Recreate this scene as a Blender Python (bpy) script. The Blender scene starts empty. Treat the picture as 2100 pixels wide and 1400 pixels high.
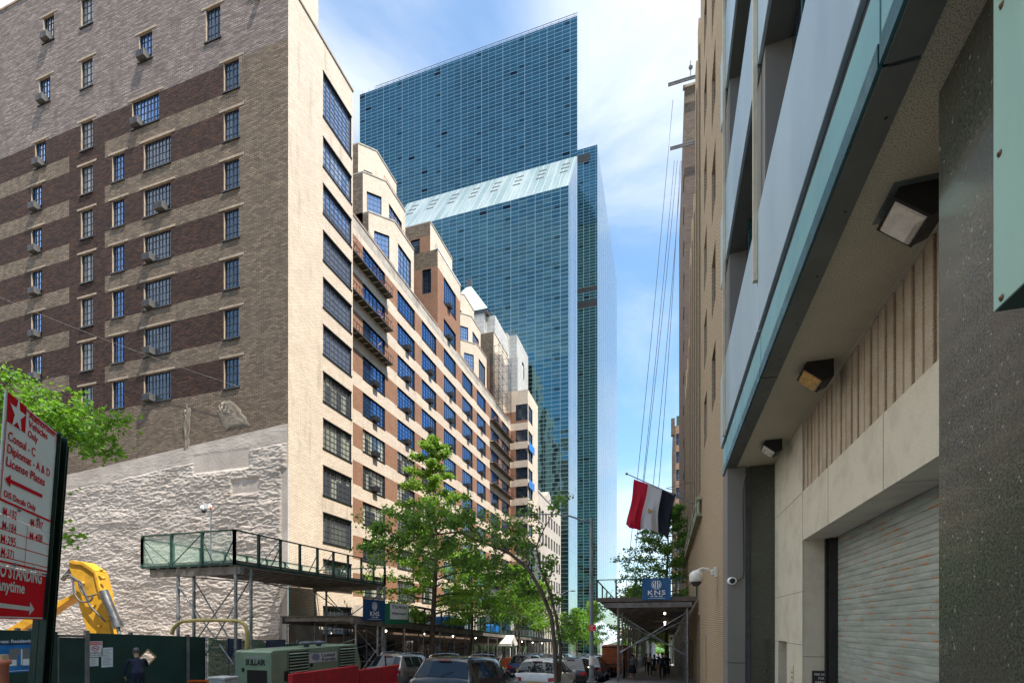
import bpy, bmesh, math, random
from math import sin, cos, pi, radians, floor, sqrt
from mathutils import Vector, Matrix, noise
random.seed(7)
scene = bpy.context.scene
COL = scene.collection

# ---------------------------------------------------------------- camera, world, sun, exposure
TH = radians(17.16)                     # the camera looks this far left of the street axis (+Y)
CT, ST = cos(TH), sin(TH)
FPX, CXP, HZ = 1020.0, 1050.0, 1282.0    # focal length, centre and horizon measured on the 2100 px photograph
cam_d = bpy.data.cameras.new('camera'); cam = bpy.data.objects.new('camera', cam_d); COL.objects.link(cam)
cam_d.sensor_width = 36.0; cam_d.lens = 36.0*FPX/2100.0
cam_d.shift_y = (HZ-700.0)/2100.0
cam_d.clip_start = 0.05; cam_d.clip_end = 6000
cam.location = (0, 0, 0); cam.rotation_euler = (pi/2, 0, TH)
scene.camera = cam

SUN = Vector((0.459, -0.156, 0.874)).normalized()
sd = bpy.data.lights.new('sun', 'SUN'); so = bpy.data.objects.new('sun', sd); COL.objects.link(so)
sd.energy = 4.8; sd.angle = radians(0.55); sd.color = (1.0, 0.94, 0.85)
so.rotation_euler = (-SUN).to_track_quat('-Z', 'Y').to_euler()
w = bpy.data.worlds.new('World'); scene.world = w; w.use_nodes = True
wn = w.node_tree.nodes; wl = w.node_tree.links; wn.clear()
def N_(tree, t, **kw):
    n = tree.nodes.new(t)
    for k, v in kw.items():
        if k.startswith('i_'):
            key = k[2:]
            n.inputs[int(key) if key.isdigit() else key].default_value = v
        else: setattr(n, k, v)
    return n
wt = w.node_tree
sky = N_(wt, 'ShaderNodeTexSky', sky_type='NISHITA', sun_disc=False)
sky.sun_elevation = math.asin(SUN.z); sky.sun_rotation = math.atan2(SUN.x, SUN.y)
sky.altitude = 0; sky.air_density = 1.15; sky.dust_density = 0.6; sky.ozone_density = 1.6
tc = N_(wt, 'ShaderNodeTexCoord')
def wmath(op, a, b=None, c=None):
    n = N_(wt, 'ShaderNodeMath', operation=op)
    for i, v in enumerate((a, b, c)):
        if v is None: continue
        if isinstance(v, (int, float)): n.inputs[i].default_value = v
        else: wl.new(v, n.inputs[i])
    return n.outputs[0]
mp = N_(wt, 'ShaderNodeMapping'); mp.inputs['Scale'].default_value = (1.0, 1.0, 2.1); mp.inputs['Rotation'].default_value = (0.25, 0.5, 0.3)
wl.new(tc.outputs['Generated'], mp.inputs[0])
n1 = N_(wt, 'ShaderNodeTexNoise', i_Scale=2.3, i_Detail=9.0, i_Roughness=0.56, i_Distortion=0.35); wl.new(mp.outputs[0], n1.inputs['Vector'])
n2 = N_(wt, 'ShaderNodeTexNoise', i_Scale=1.1, i_Detail=3.0, i_Roughness=0.5); wl.new(mp.outputs[0], n2.inputs['Vector'])
def lobe(px, py, width):
    r = (px-CXP)/FPX; d = Vector((r*CT-ST, r*ST+CT, (HZ-py)/FPX)).normalized()
    dp = N_(wt, 'ShaderNodeVectorMath', operation='DOT_PRODUCT'); wl.new(tc.outputs['Generated'], dp.inputs[0]); dp.inputs[1].default_value = d
    m = N_(wt, 'ShaderNodeMapRange', interpolation_type='SMOOTHSTEP'); wl.new(dp.outputs['Value'], m.inputs[0])
    m.inputs[1].default_value = cos(radians(width)); m.inputs[2].default_value = 1.0; return m.outputs[0]
base = wmath('ADD', wmath('MULTIPLY', n1.outputs['Fac'], 0.62), wmath('MULTIPLY', n2.outputs['Fac'], 0.38))
base = wmath('ADD', base, wmath('MULTIPLY', lobe(1400, 40, 17), 0.25))
base = wmath('ADD', base, wmath('MULTIPLY', lobe(700, -40, 13), 0.13))
base = wmath('ADD', base, wmath('MULTIPLY', lobe(1300, 1180, 16), 0.08))
base = wmath('ADD', base, wmath('MULTIPLY', lobe(1310, 620, 7), 0.06))
cm = N_(wt, 'ShaderNodeMapRange', interpolation_type='SMOOTHSTEP'); wl.new(base, cm.inputs[0])
cm.inputs[1].default_value = 0.47; cm.inputs[2].default_value = 0.80; cm.inputs[3].default_value = 0.10; cm.inputs[4].default_value = 0.95
SKY_STR = 0.14
mx = N_(wt, 'ShaderNodeMix', data_type='RGBA'); wl.new(cm.outputs[0], mx.inputs[0]); 
tint = N_(wt, 'ShaderNodeMix', data_type='RGBA', blend_type='MULTIPLY'); tint.inputs[0].default_value = 1.0
wl.new(sky.outputs[0], tint.inputs[6]); tint.inputs[7].default_value = (0.63, 0.94, 1.06, 1); wl.new(tint.outputs[2], mx.inputs[6])
mx.inputs[7].default_value = (4.5, 4.7, 5.0, 1)
fill_bank = N_(wt, 'ShaderNodeVectorMath', operation='DOT_PRODUCT'); wl.new(tc.outputs['Generated'], fill_bank.inputs[0]); fill_bank.inputs[1].default_value = Vector((-0.85, 0.02, 0.53)).normalized()
bm_ = N_(wt, 'ShaderNodeMapRange', interpolation_type='SMOOTHSTEP'); wl.new(fill_bank.outputs['Value'], bm_.inputs[0]); bm_.inputs[1].default_value = cos(radians(40)); bm_.inputs[2].default_value = cos(radians(12))
bk_ = wmath('MULTIPLY', bm_.outputs[0], wmath('ADD', 0.35, n1.outputs['Fac']))          # unseen bright bank added to the sky as fill light from the left
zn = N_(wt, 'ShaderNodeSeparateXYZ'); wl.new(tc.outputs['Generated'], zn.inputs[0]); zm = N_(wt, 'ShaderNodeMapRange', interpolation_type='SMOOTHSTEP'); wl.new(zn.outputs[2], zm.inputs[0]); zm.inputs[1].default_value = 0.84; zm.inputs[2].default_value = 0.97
bk_ = wmath('MAXIMUM', bk_, wmath('MULTIPLY', zm.outputs[0], wmath('MULTIPLY', n1.outputs['Fac'], 1.1)))          # unseen bright patch overhead, added to the sky for more fill light
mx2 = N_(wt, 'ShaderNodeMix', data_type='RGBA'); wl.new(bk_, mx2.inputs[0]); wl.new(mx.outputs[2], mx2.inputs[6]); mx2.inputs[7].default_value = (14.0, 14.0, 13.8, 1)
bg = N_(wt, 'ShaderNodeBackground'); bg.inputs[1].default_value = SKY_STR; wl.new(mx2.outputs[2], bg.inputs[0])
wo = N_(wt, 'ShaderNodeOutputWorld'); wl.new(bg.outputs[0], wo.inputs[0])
scene.view_settings.view_transform = 'Standard'; scene.view_settings.look = 'None'
scene.view_settings.exposure = 0.95; scene.view_settings.gamma = 1.0; scene.view_settings.use_curve_mapping = False
scene.cycles.max_bounces = 8; scene.cycles.transparent_max_bounces = 12

# ---------------------------------------------------------------- measuring helpers (photo pixel -> point on a known real plane)
def dirs(px):
    r = (px-CXP)/FPX
    return r*CT-ST, r*ST+CT
def on_x(px, py, X):
    dx, dy = dirs(px); D = X/dx
    return Vector((X, dy*D, (HZ-py)/FPX*D))
def on_y(px, py, Y):
    dx, dy = dirs(px); D = Y/dy
    return Vector((dx*D, Y, (HZ-py)/FPX*D))
def at_d(px, py, D):
    dx, dy = dirs(px); return Vector((dx*D, dy*D, (HZ-py)/FPX*D))
def ground(y):                         # pavement height: the street falls away from the camera
    return -1.8-0.0525*min(max(y, -200), 232)
def road(y): return ground(y)-0.14

# ---------------------------------------------------------------- materials
MATS = {}
def newmat(name):
    m = bpy.data.materials.new(name); m.use_nodes = True; m.node_tree.nodes.clear(); MATS[name] = m
    return m, m.node_tree
def math_(t, op, a, b=None, c=None, clamp=False):
    n = t.nodes.new('ShaderNodeMath'); n.operation = op; n.use_clamp = clamp
    for i, v in enumerate((a, b, c)):
        if v is None: continue
        if isinstance(v, (int, float)): n.inputs[i].default_value = v
        else: t.links.new(v, n.inputs[i])
    return n.outputs[0]
def mix_(t, fac, a, b, bt='MIX'):
    n = t.nodes.new('ShaderNodeMix'); n.data_type = 'RGBA'; n.blend_type = bt
    for i, v in ((0, fac), (6, a), (7, b)):
        if isinstance(v, (int, float)): n.inputs[i].default_value = v
        elif isinstance(v, tuple): n.inputs[i].default_value = (*v[:3], 1)
        else: t.links.new(v, n.inputs[i])
    return n.outputs[2]
def noise_(t, vec, scale, detail=4, rough=0.55, out='Fac'):
    n = t.nodes.new('ShaderNodeTexNoise'); n.inputs['Scale'].default_value = scale
    n.inputs['Detail'].default_value = detail; n.inputs['Roughness'].default_value = rough
    t.links.new(vec, n.inputs['Vector']); return n.outputs[out]
def rng_(t, v, a, b, c=0.0, d=1.0, smooth=True):
    n = t.nodes.new('ShaderNodeMapRange'); n.interpolation_type = 'SMOOTHSTEP' if smooth else 'LINEAR'
    t.links.new(v, n.inputs[0])
    for i, x in enumerate((a, b, c, d)): n.inputs[i+1].default_value = x
    return n.outputs[0]
def coord(t, scale=None):
    n = t.nodes.new('ShaderNodeTexCoord'); o = n.outputs['Object']
    if scale:
        m = t.nodes.new('ShaderNodeMapping'); m.inputs['Scale'].default_value = scale; t.links.new(o, m.inputs[0]); o = m.outputs[0]
    return o
def wallcoord(t):                      # (x+y, z): metres along any axis-aligned wall
    s = t.nodes.new('ShaderNodeSeparateXYZ'); t.links.new(coord(t), s.inputs[0])
    u = math_(t, 'ADD', s.outputs[0], s.outputs[1])
    c = t.nodes.new('ShaderNodeCombineXYZ'); t.links.new(u, c.inputs[0]); t.links.new(s.outputs[2], c.inputs[1])
    return c.outputs[0], u, s.outputs[2]
def finish(t, col, rough=0.6, metal=0.0, bump=None, bstr=0.3, bdist=0.01, spec=0.5, **kw):
    p = t.nodes.new('ShaderNodeBsdfPrincipled'); o = t.nodes.new('ShaderNodeOutputMaterial')
    if isinstance(col, tuple): p.inputs['Base Color'].default_value = (*col[:3], 1)
    else: t.links.new(col, p.inputs['Base Color'])
    for k, v in (('Roughness', rough), ('Metallic', metal), ('Specular IOR Level', spec)):
        if isinstance(v, (int, float)): p.inputs[k].default_value = v
        else: t.links.new(v, p.inputs[k])
    for k, v in kw.items(): p.inputs[k.replace('_', ' ')].default_value = v
    if bump is not None:
        b = t.nodes.new('ShaderNodeBump'); b.inputs['Strength'].default_value = bstr; b.inputs['Distance'].default_value = bdist
        t.links.new(bump, b.inputs['Height']); t.links.new(b.outputs[0], p.inputs['Normal'])
    t.links.new(p.outputs[0], o.inputs[0]); return p
def pm(name, col, rough=0.6, metal=0.0, var=0.18, scale=2.5, bstr=0.15, bdist=0.004, bscale=30, spec=0.5, dirt=None, stretch=None, **kw):
    m, t = newmat(name); c = coord(t, stretch)
    n = noise_(t, c, scale, 6); dark = tuple(x*(1-var) for x in col); lite = tuple(min(1, x*(1+var)) for x in col)
    cc = mix_(t, rng_(t, n, 0.3, 0.7), dark, lite)
    if dirt:
        d = noise_(t, c, scale*0.45, 8, 0.7); cc = mix_(t, rng_(t, d, 0.5, 0.72, 0, dirt[1]), cc, dirt[0])
    r = rng_(t, noise_(t, c, scale*1.7, 4), 0.3, 0.7, max(0.02, rough-0.1), min(1, rough+0.1))
    finish(t, cc, r, metal, noise_(t, c, bscale, 5, 0.6), bstr, bdist, spec, **kw); return m
def brick(name, c1, c2, mortar, stain=None, bw=0.21, bh=0.072, msize=0.010, bstr=0.5, streak=None):
    m, t = newmat(name); v, u, z = wallcoord(t)
    b = t.nodes.new('ShaderNodeTexBrick'); t.links.new(v, b.inputs['Vector'])
    b.inputs['Scale'].default_value = 1.0; b.inputs['Brick Width'].default_value = bw; b.inputs['Row Height'].default_value = bh
    b.inputs['Mortar Size'].default_value = msize; b.inputs['Mortar Smooth'].default_value = 0.2; b.inputs['Bias'].default_value = 0.0
    for k, c in (('Color1', c1), ('Color2', c2), ('Mortar', mortar)): b.inputs[k].default_value = (*c, 1)
    c = b.outputs['Color']
    g = noise_(t, v, 0.55, 8, 0.62); c = mix_(t, rng_(t, g, 0.35, 0.7, 0, 0.35), c, tuple(x*0.62 for x in c1))
    g2 = noise_(t, v, 9.0, 4, 0.7); c = mix_(t, rng_(t, g2, 0.3, 0.75, 0, 0.35), c, tuple(min(1, x*1.45) for x in c1))
    if stain:
        sm = t.nodes.new('ShaderNodeMapping'); sm.inputs['Scale'].default_value = (1.2, 0.16, 1); t.links.new(v, sm.inputs[0])
        c = mix_(t, rng_(t, noise_(t, sm.outputs[0], 1.3, 7, 0.66), 0.52, 0.74, 0, stain[1]), c, stain[0])
    if streak:
        sm = t.nodes.new('ShaderNodeMapping'); sm.inputs['Scale'].default_value = (0.35, 4.6, 1); t.links.new(v, sm.inputs[0])
        c = mix_(t, rng_(t, noise_(t, sm.outputs[0], 2.2, 9, 0.72), 0.40, 0.62, 0, streak[1]), c, streak[0])
    h = math_(t, 'SUBTRACT', math_(t, 'MULTIPLY', noise_(t, v, 14, 5, 0.7), 0.6), b.outputs['Fac'])
    finish(t, c, 0.85, 0, h, bstr, 0.012, 0.3); return m
def glass_grid(name, tint, lw, lh, mul, dens=0.09, wob=0.012, alt=3, dark=0.02, metal=1.0, rough=0.03, hl=0.06):
    """curtain wall: tinted mirror panes with thin metal mullions, each pane very slightly out of true"""
    m, t = newmat(name); v, u, z = wallcoord(t)
    uu = math_(t, 'DIVIDE', u, lw); zz = math_(t, 'DIVIDE', z, lh)
    fu = math_(t, 'FRACT', uu); fz = math_(t, 'FRACT', zz)
    thick = math_(t, 'LESS_THAN', math_(t, 'FRACT', math_(t, 'DIVIDE', math_(t, 'FLOOR', uu), float(alt))), 0.5/alt)
    wv = math_(t, 'ADD', math_(t, 'MULTIPLY', thick, dens*0.6), dens*0.5)
    mv = math_(t, 'LESS_THAN', fu, wv); mh = math_(t, 'LESS_THAN', fz, hl)
    mask = math_(t, 'MAXIMUM', mv, mh)
    cell = t.nodes.new('ShaderNodeCombineXYZ'); t.links.new(math_(t, 'FLOOR', uu), cell.inputs[0]); t.links.new(math_(t, 'FLOOR', zz), cell.inputs[1])
    wn_ = t.nodes.new('ShaderNodeTexWhiteNoise'); wn_.noise_dimensions = '3D'; t.links.new(cell.outputs[0], wn_.inputs['Vector'])
    tc_ = mix_(t, math_(t, 'MULTIPLY', wn_.outputs['Value'], 0.65), tint, tuple(x*0.55 for x in tint))
    big = noise_(t, v, 0.03, 3, 0.5)
    tc_ = mix_(t, rng_(t, big, 0.4, 0.65, 0, 0.4), tc_, tuple(min(1, x*1.35+0.02) for x in tint))
    dk = math_(t, 'GREATER_THAN', wn_.outputs['Value'], 1-dark*0.4); tc_ = mix_(t, dk, tc_, (0.02, 0.03, 0.035))
    col6 = math_(t, 'COMPARE', math_(t, 'MODULO', math_(t, 'ADD', math_(t, 'FLOOR', uu), 600.0), 6.0), 2.0, 0.1); row6 = math_(t, 'COMPARE', math_(t, 'MODULO', math_(t, 'ADD', math_(t, 'FLOOR', zz), 600.0), 7.0), 3.0, 0.1)
    gap = math_(t, 'MULTIPLY', math_(t, 'GREATER_THAN', fu, 0.35), math_(t, 'MULTIPLY', col6, row6)); tc_ = mix_(t, math_(t, 'MULTIPLY', gap, 0.75), tc_, tuple(x*0.3 for x in tint))
    geo = t.nodes.new('ShaderNodeNewGeometry')
    sb = t.nodes.new('ShaderNodeVectorMath'); sb.operation = 'SUBTRACT'; t.links.new(wn_.outputs['Color'], sb.inputs[0]); sb.inputs[1].default_value = (0.5, 0.5, 0.5)
    wc = noise_(t, v, 0.9, 2, 0.5, 'Color'); s2 = t.nodes.new('ShaderNodeVectorMath'); s2.operation = 'SUBTRACT'; t.links.new(wc, s2.inputs[0]); s2.inputs[1].default_value = (0.5, 0.5, 0.5)
    ad0 = t.nodes.new('ShaderNodeVectorMath'); ad0.operation = 'ADD'; t.links.new(sb.outputs[0], ad0.inputs[0]); t.links.new(s2.outputs[0], ad0.inputs[1])
    sc = t.nodes.new('ShaderNodeVectorMath'); sc.operation = 'SCALE'; t.links.new(ad0.outputs[0], sc.inputs[0]); sc.inputs['Scale'].default_value = wob
    ad = t.nodes.new('ShaderNodeVectorMath'); ad.operation = 'ADD'; t.links.new(geo.outputs['Normal'], ad.inputs[0]); t.links.new(sc.outputs[0], ad.inputs[1])
    nm = t.nodes.new('ShaderNodeVectorMath'); nm.operation = 'NORMALIZE'; t.links.new(ad.outputs[0], nm.inputs[0])
    p = t.nodes.new('ShaderNodeBsdfPrincipled'); t.links.new(tc_, p.inputs['Base Color']); p.inputs['Roughness'].default_value = rough; p.inputs['Metallic'].default_value = metal
    t.links.new(nm.outputs[0], p.inputs['Normal'])
    q = t.nodes.new('ShaderNodeBsdfPrincipled'); q.inputs['Base Color'].default_value = (*mul, 1); q.inputs['Roughness'].default_value = 0.35; q.inputs['Metallic'].default_value = 0.5
    ms = t.nodes.new('ShaderNodeMixShader'); t.links.new(mask, ms.inputs[0]); t.links.new(p.outputs[0], ms.inputs[1]); t.links.new(q.outputs[0], ms.inputs[2])
    o = t.nodes.new('ShaderNodeOutputMaterial'); t.links.new(ms.outputs[0], o.inputs[0]); return m
def pane_mat(name, dark, lite, rough=0.04, spec=1.0, metal=0.0, wob=0.01, lo=0.55):
    """window glass over a dim room; curtains and blinds make some windows paler than others"""
    m, t = newmat(name); oi = t.nodes.new('ShaderNodeObjectInfo'); c = coord(t)
    s = t.nodes.new('ShaderNodeSeparateXYZ'); t.links.new(c, s.inputs[0])
    cell = t.nodes.new('ShaderNodeCombineXYZ'); t.links.new(math_(t, 'FLOOR', math_(t, 'MULTIPLY', s.outputs[0], 2.0)), cell.inputs[0])
    t.links.new(math_(t, 'FLOOR', math_(t, 'MULTIPLY', s.outputs[2], 0.8)), cell.inputs[1]); t.links.new(math_(t, 'MULTIPLY', oi.outputs['Random'], 50.0), cell.inputs[2])
    wn_ = t.nodes.new('ShaderNodeTexWhiteNoise'); t.links.new(cell.outputs[0], wn_.inputs['Vector'])
    f = math_(t, 'MULTIPLY', rng_(t, wn_.outputs['Value'], 0.35, 1.0), rng_(t, oi.outputs['Random'], lo, 1.0, 0.15, 1.0))
    cc = mix_(t, f, dark, lite)
    b = noise_(t, c, 1.5, 2, 0.4)
    finish(t, cc, rough, metal, b, 0.25, wob, spec, IOR=1.6); return m

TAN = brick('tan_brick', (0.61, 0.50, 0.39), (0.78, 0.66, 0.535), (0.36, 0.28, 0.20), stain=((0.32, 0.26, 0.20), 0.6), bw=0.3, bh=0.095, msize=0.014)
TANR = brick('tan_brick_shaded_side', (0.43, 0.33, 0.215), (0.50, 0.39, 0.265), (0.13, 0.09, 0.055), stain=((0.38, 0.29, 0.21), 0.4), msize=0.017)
SIDE = brick('weathered_tan_brick', (0.125, 0.088, 0.058), (0.35, 0.265, 0.18), (0.050, 0.035, 0.024), stain=((0.045, 0.033, 0.025), 0.6), streak=((0.11, 0.085, 0.07), 0.55), bw=0.34, bh=0.11, msize=0.018)
BROWN = brick('brown_brick', (0.024, 0.009, 0.005), (0.13, 0.054, 0.028), (0.008, 0.005, 0.004), streak=((0.018, 0.01, 0.009), 0.5), bw=0.34, bh=0.11, msize=0.018)
BROWNF = brick('red_brown_brick', (0.27, 0.13, 0.075), (0.36, 0.20, 0.12), (0.17, 0.10, 0.07), stain=((0.16, 0.09, 0.06), 0.4))
WASH = brick('whitewashed_brick', (0.20, 0.155, 0.135), (0.46, 0.37, 0.33), (0.08, 0.06, 0.053), stain=((0.08, 0.065, 0.055), 0.55), streak=((0.085, 0.066, 0.06), 0.85), bw=0.34, bh=0.11, msize=0.016)
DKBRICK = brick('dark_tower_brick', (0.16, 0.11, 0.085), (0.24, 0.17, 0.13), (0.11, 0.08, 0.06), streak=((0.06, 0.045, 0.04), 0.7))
CONC = pm('parapet_concrete', (0.40, 0.35, 0.29), 0.85, var=0.22, scale=1.2, dirt=((0.16, 0.13, 0.11), 0.7))
PARGE = pm('painted_parging', (0.47, 0.405, 0.35), 0.8, var=0.16, scale=0.6, bstr=0.6, bdist=0.03, bscale=7, dirt=((0.30, 0.245, 0.20), 0.6))
ROOF = pm('roof_felt', (0.12, 0.12, 0.12), 0.9)
FRAME = pm('dark_steel_frame', (0.020, 0.026, 0.036), 0.45, 0.3, var=0.2)
FRAMEL = pm('weathered_steel_frame', (0.085, 0.082, 0.088), 0.5, 0.2, var=0.25)
PANE = pane_mat('window_glass', (0.05, 0.06, 0.07), (0.46, 0.47, 0.36), lo=0.0)
PANEB = pane_mat('sky_blue_window_glass', (0.05, 0.15, 0.36), (0.16, 0.26, 0.42), rough=0.03, metal=0.75, lo=0.0)
PANED = pane_mat('dim_window_glass', (0.02, 0.035, 0.055), (0.10, 0.12, 0.14), lo=0.3)
PANEF = pane_mat('facade_window_glass', (0.20, 0.27, 0.40), (0.42, 0.46, 0.50), rough=0.03, metal=0.55, lo=0.4)
PANEG = pane_mat('dusty_stair_glass', (0.06, 0.062, 0.055), (0.16, 0.16, 0.14), rough=0.3, lo=0.1)
BLACK = pm('black_metal', (0.018, 0.017, 0.018), 0.5, 0.2)
ACM = pm('brown_grey_casing', (0.05, 0.045, 0.042), 0.55, 0.2)
ACG = pm('grey_casing', (0.10, 0.097, 0.092), 0.55, 0.2)
GREEN = pm('green_painted_plywood', (0.008, 0.036, 0.028), 0.55, var=0.3, scale=1.0, dirt=((0.03, 0.045, 0.038), 0.6))
GREENM = pm('green_painted_steel', (0.010, 0.055, 0.042), 0.4, 0.1, var=0.3, dirt=((0.04, 0.07, 0.06), 0.6))
GREENS = pm('green_sign_channel', (0.008, 0.035, 0.027), 0.35, 0.3, var=0.2)
GALV = pm('galvanised_tube', (0.30, 0.31, 0.32), 0.42, 0.75, var=0.3, scale=4, dirt=((0.16, 0.11, 0.08), 0.5))
STEELB = pm('grey_beam', (0.20, 0.185, 0.17), 0.6, 0.3, var=0.25, dirt=((0.10, 0.07, 0.05), 0.6))
PLANK = pm('shed_planks', (0.13, 0.105, 0.085), 0.8, var=0.35, scale=3, stretch=(4, 0.3, 4))
WHITE = pm('white_paint', (0.72, 0.73, 0.72), 0.4, var=0.06)
SIGNW = pm('sign_white', (0.90, 0.93, 0.91), 0.7, var=0.03, spec=0.3)
SIGNR = pm('sign_red', (0.72, 0.008, 0.018), 0.85, var=0.06, spec=0.12)
BARK = pm('bark', (0.10, 0.075, 0.055), 0.9, var=0.4, scale=9, bstr=0.9, bdist=0.02, bscale=14, stretch=(1, 1, 0.3))
def leafmat(name, a, b, tr=0.35):
    m, t = newmat(name); c = coord(t); oi = noise_(t, c, 1.3, 3, 0.6); wn_ = t.nodes.new('ShaderNodeTexWhiteNoise'); geo = t.nodes.new('ShaderNodeNewGeometry')
    f = math_(t, 'ADD', math_(t, 'MULTIPLY', oi, 0.6), math_(t, 'MULTIPLY', geo.outputs['Random Per Island'], 0.5))
    cc = mix_(t, rng_(t, f, 0.25, 0.85), a, b)
    d = t.nodes.new('ShaderNodeBsdfPrincipled'); t.links.new(cc, d.inputs['Base Color']); d.inputs['Roughness'].default_value = 0.5; d.inputs['Specular IOR Level'].default_value = 0.35
    tr_ = t.nodes.new('ShaderNodeBsdfTranslucent'); t.links.new(mix_(t, 0.5, cc, (b[0]*2.0, b[1]*2.0, b[2]*0.9)), tr_.inputs[0])
    ms = t.nodes.new('ShaderNodeMixShader'); ms.inputs[0].default_value = tr; t.links.new(d.outputs[0], ms.inputs[1]); t.links.new(tr_.outputs[0], ms.inputs[2])
    o = t.nodes.new('ShaderNodeOutputMaterial'); t.links.new(ms.outputs[0], o.inputs[0]); return m
LEAF = leafmat('ginkgo_leaves', (0.06, 0.15, 0.02), (0.23, 0.38, 0.05))
LEAFB = leafmat('bright_leaves', (0.055, 0.17, 0.015), (0.16, 0.31, 0.03), 0.4)
LEAFD = leafmat('dark_leaves', (0.045, 0.12, 0.025), (0.15, 0.28, 0.05), 0.4)

# ---------------------------------------------------------------- object helpers
def thing(name, label, cat, loc=(0, 0, 0), rotz=0.0, group=None):
    o = bpy.data.objects.new(name, None); COL.objects.link(o); o.location = loc; o.rotation_euler = (0, 0, rotz)
    o.empty_display_size = 0.3; o['label'] = label; o['category'] = cat
    if group: o['group'] = group
    return o
def tag(o, label, cat, group=None):
    o['label'] = label; o['category'] = cat
    if group: o['group'] = group
    return o
def dup(root, loc, rotz=None, label=None, scale=None):
    def cp(o, par):
        c = o.copy(); COL.objects.link(c)
        if par is not None: c.parent = par
        for ch in [x for x in KIDS.get(o.name, [])]: KIDS.setdefault(c.name, []).append(cp(ch, c))
        return c
    r = cp(root, None); r.location = loc
    if rotz is not None: r.rotation_euler = (0, 0, rotz)
    if label: r['label'] = label
    if scale: r.scale = scale
    return r
KIDS = {}
def mobj(name, me, parent=None, mats=None, world=False, mw=None):
    o = bpy.data.objects.new(name, me); COL.objects.link(o)
    if mats:
        for m in mats: me.materials.append(m)
    if parent is not None:
        o.parent = parent; KIDS.setdefault(parent.name, []).append(o)
        if world:
            o.matrix_parent_inverse = WORLDINV(parent)

    if mw is not None: o.matrix_basis = mw
    return o
def WORLDINV(p):
    M = Matrix.Identity(4); chain = []
    while p is not None: chain.append(p); p = p.parent
    for q in reversed(chain):
        M = M @ (q.matrix_parent_inverse if q.parent is not None else Matrix.Identity(4)) @ Matrix.LocRotScale(q.location, q.rotation_euler, q.scale)
    return M.inverted()
def frame_of(d):
    d = Vector(d).normalized(); up = Vector((0, 0, 1)) if abs(d.z) < 0.95 else Vector((0, 1, 0))
    a = d.cross(up).normalized(); b = a.cross(d).normalized(); return a, b
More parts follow.
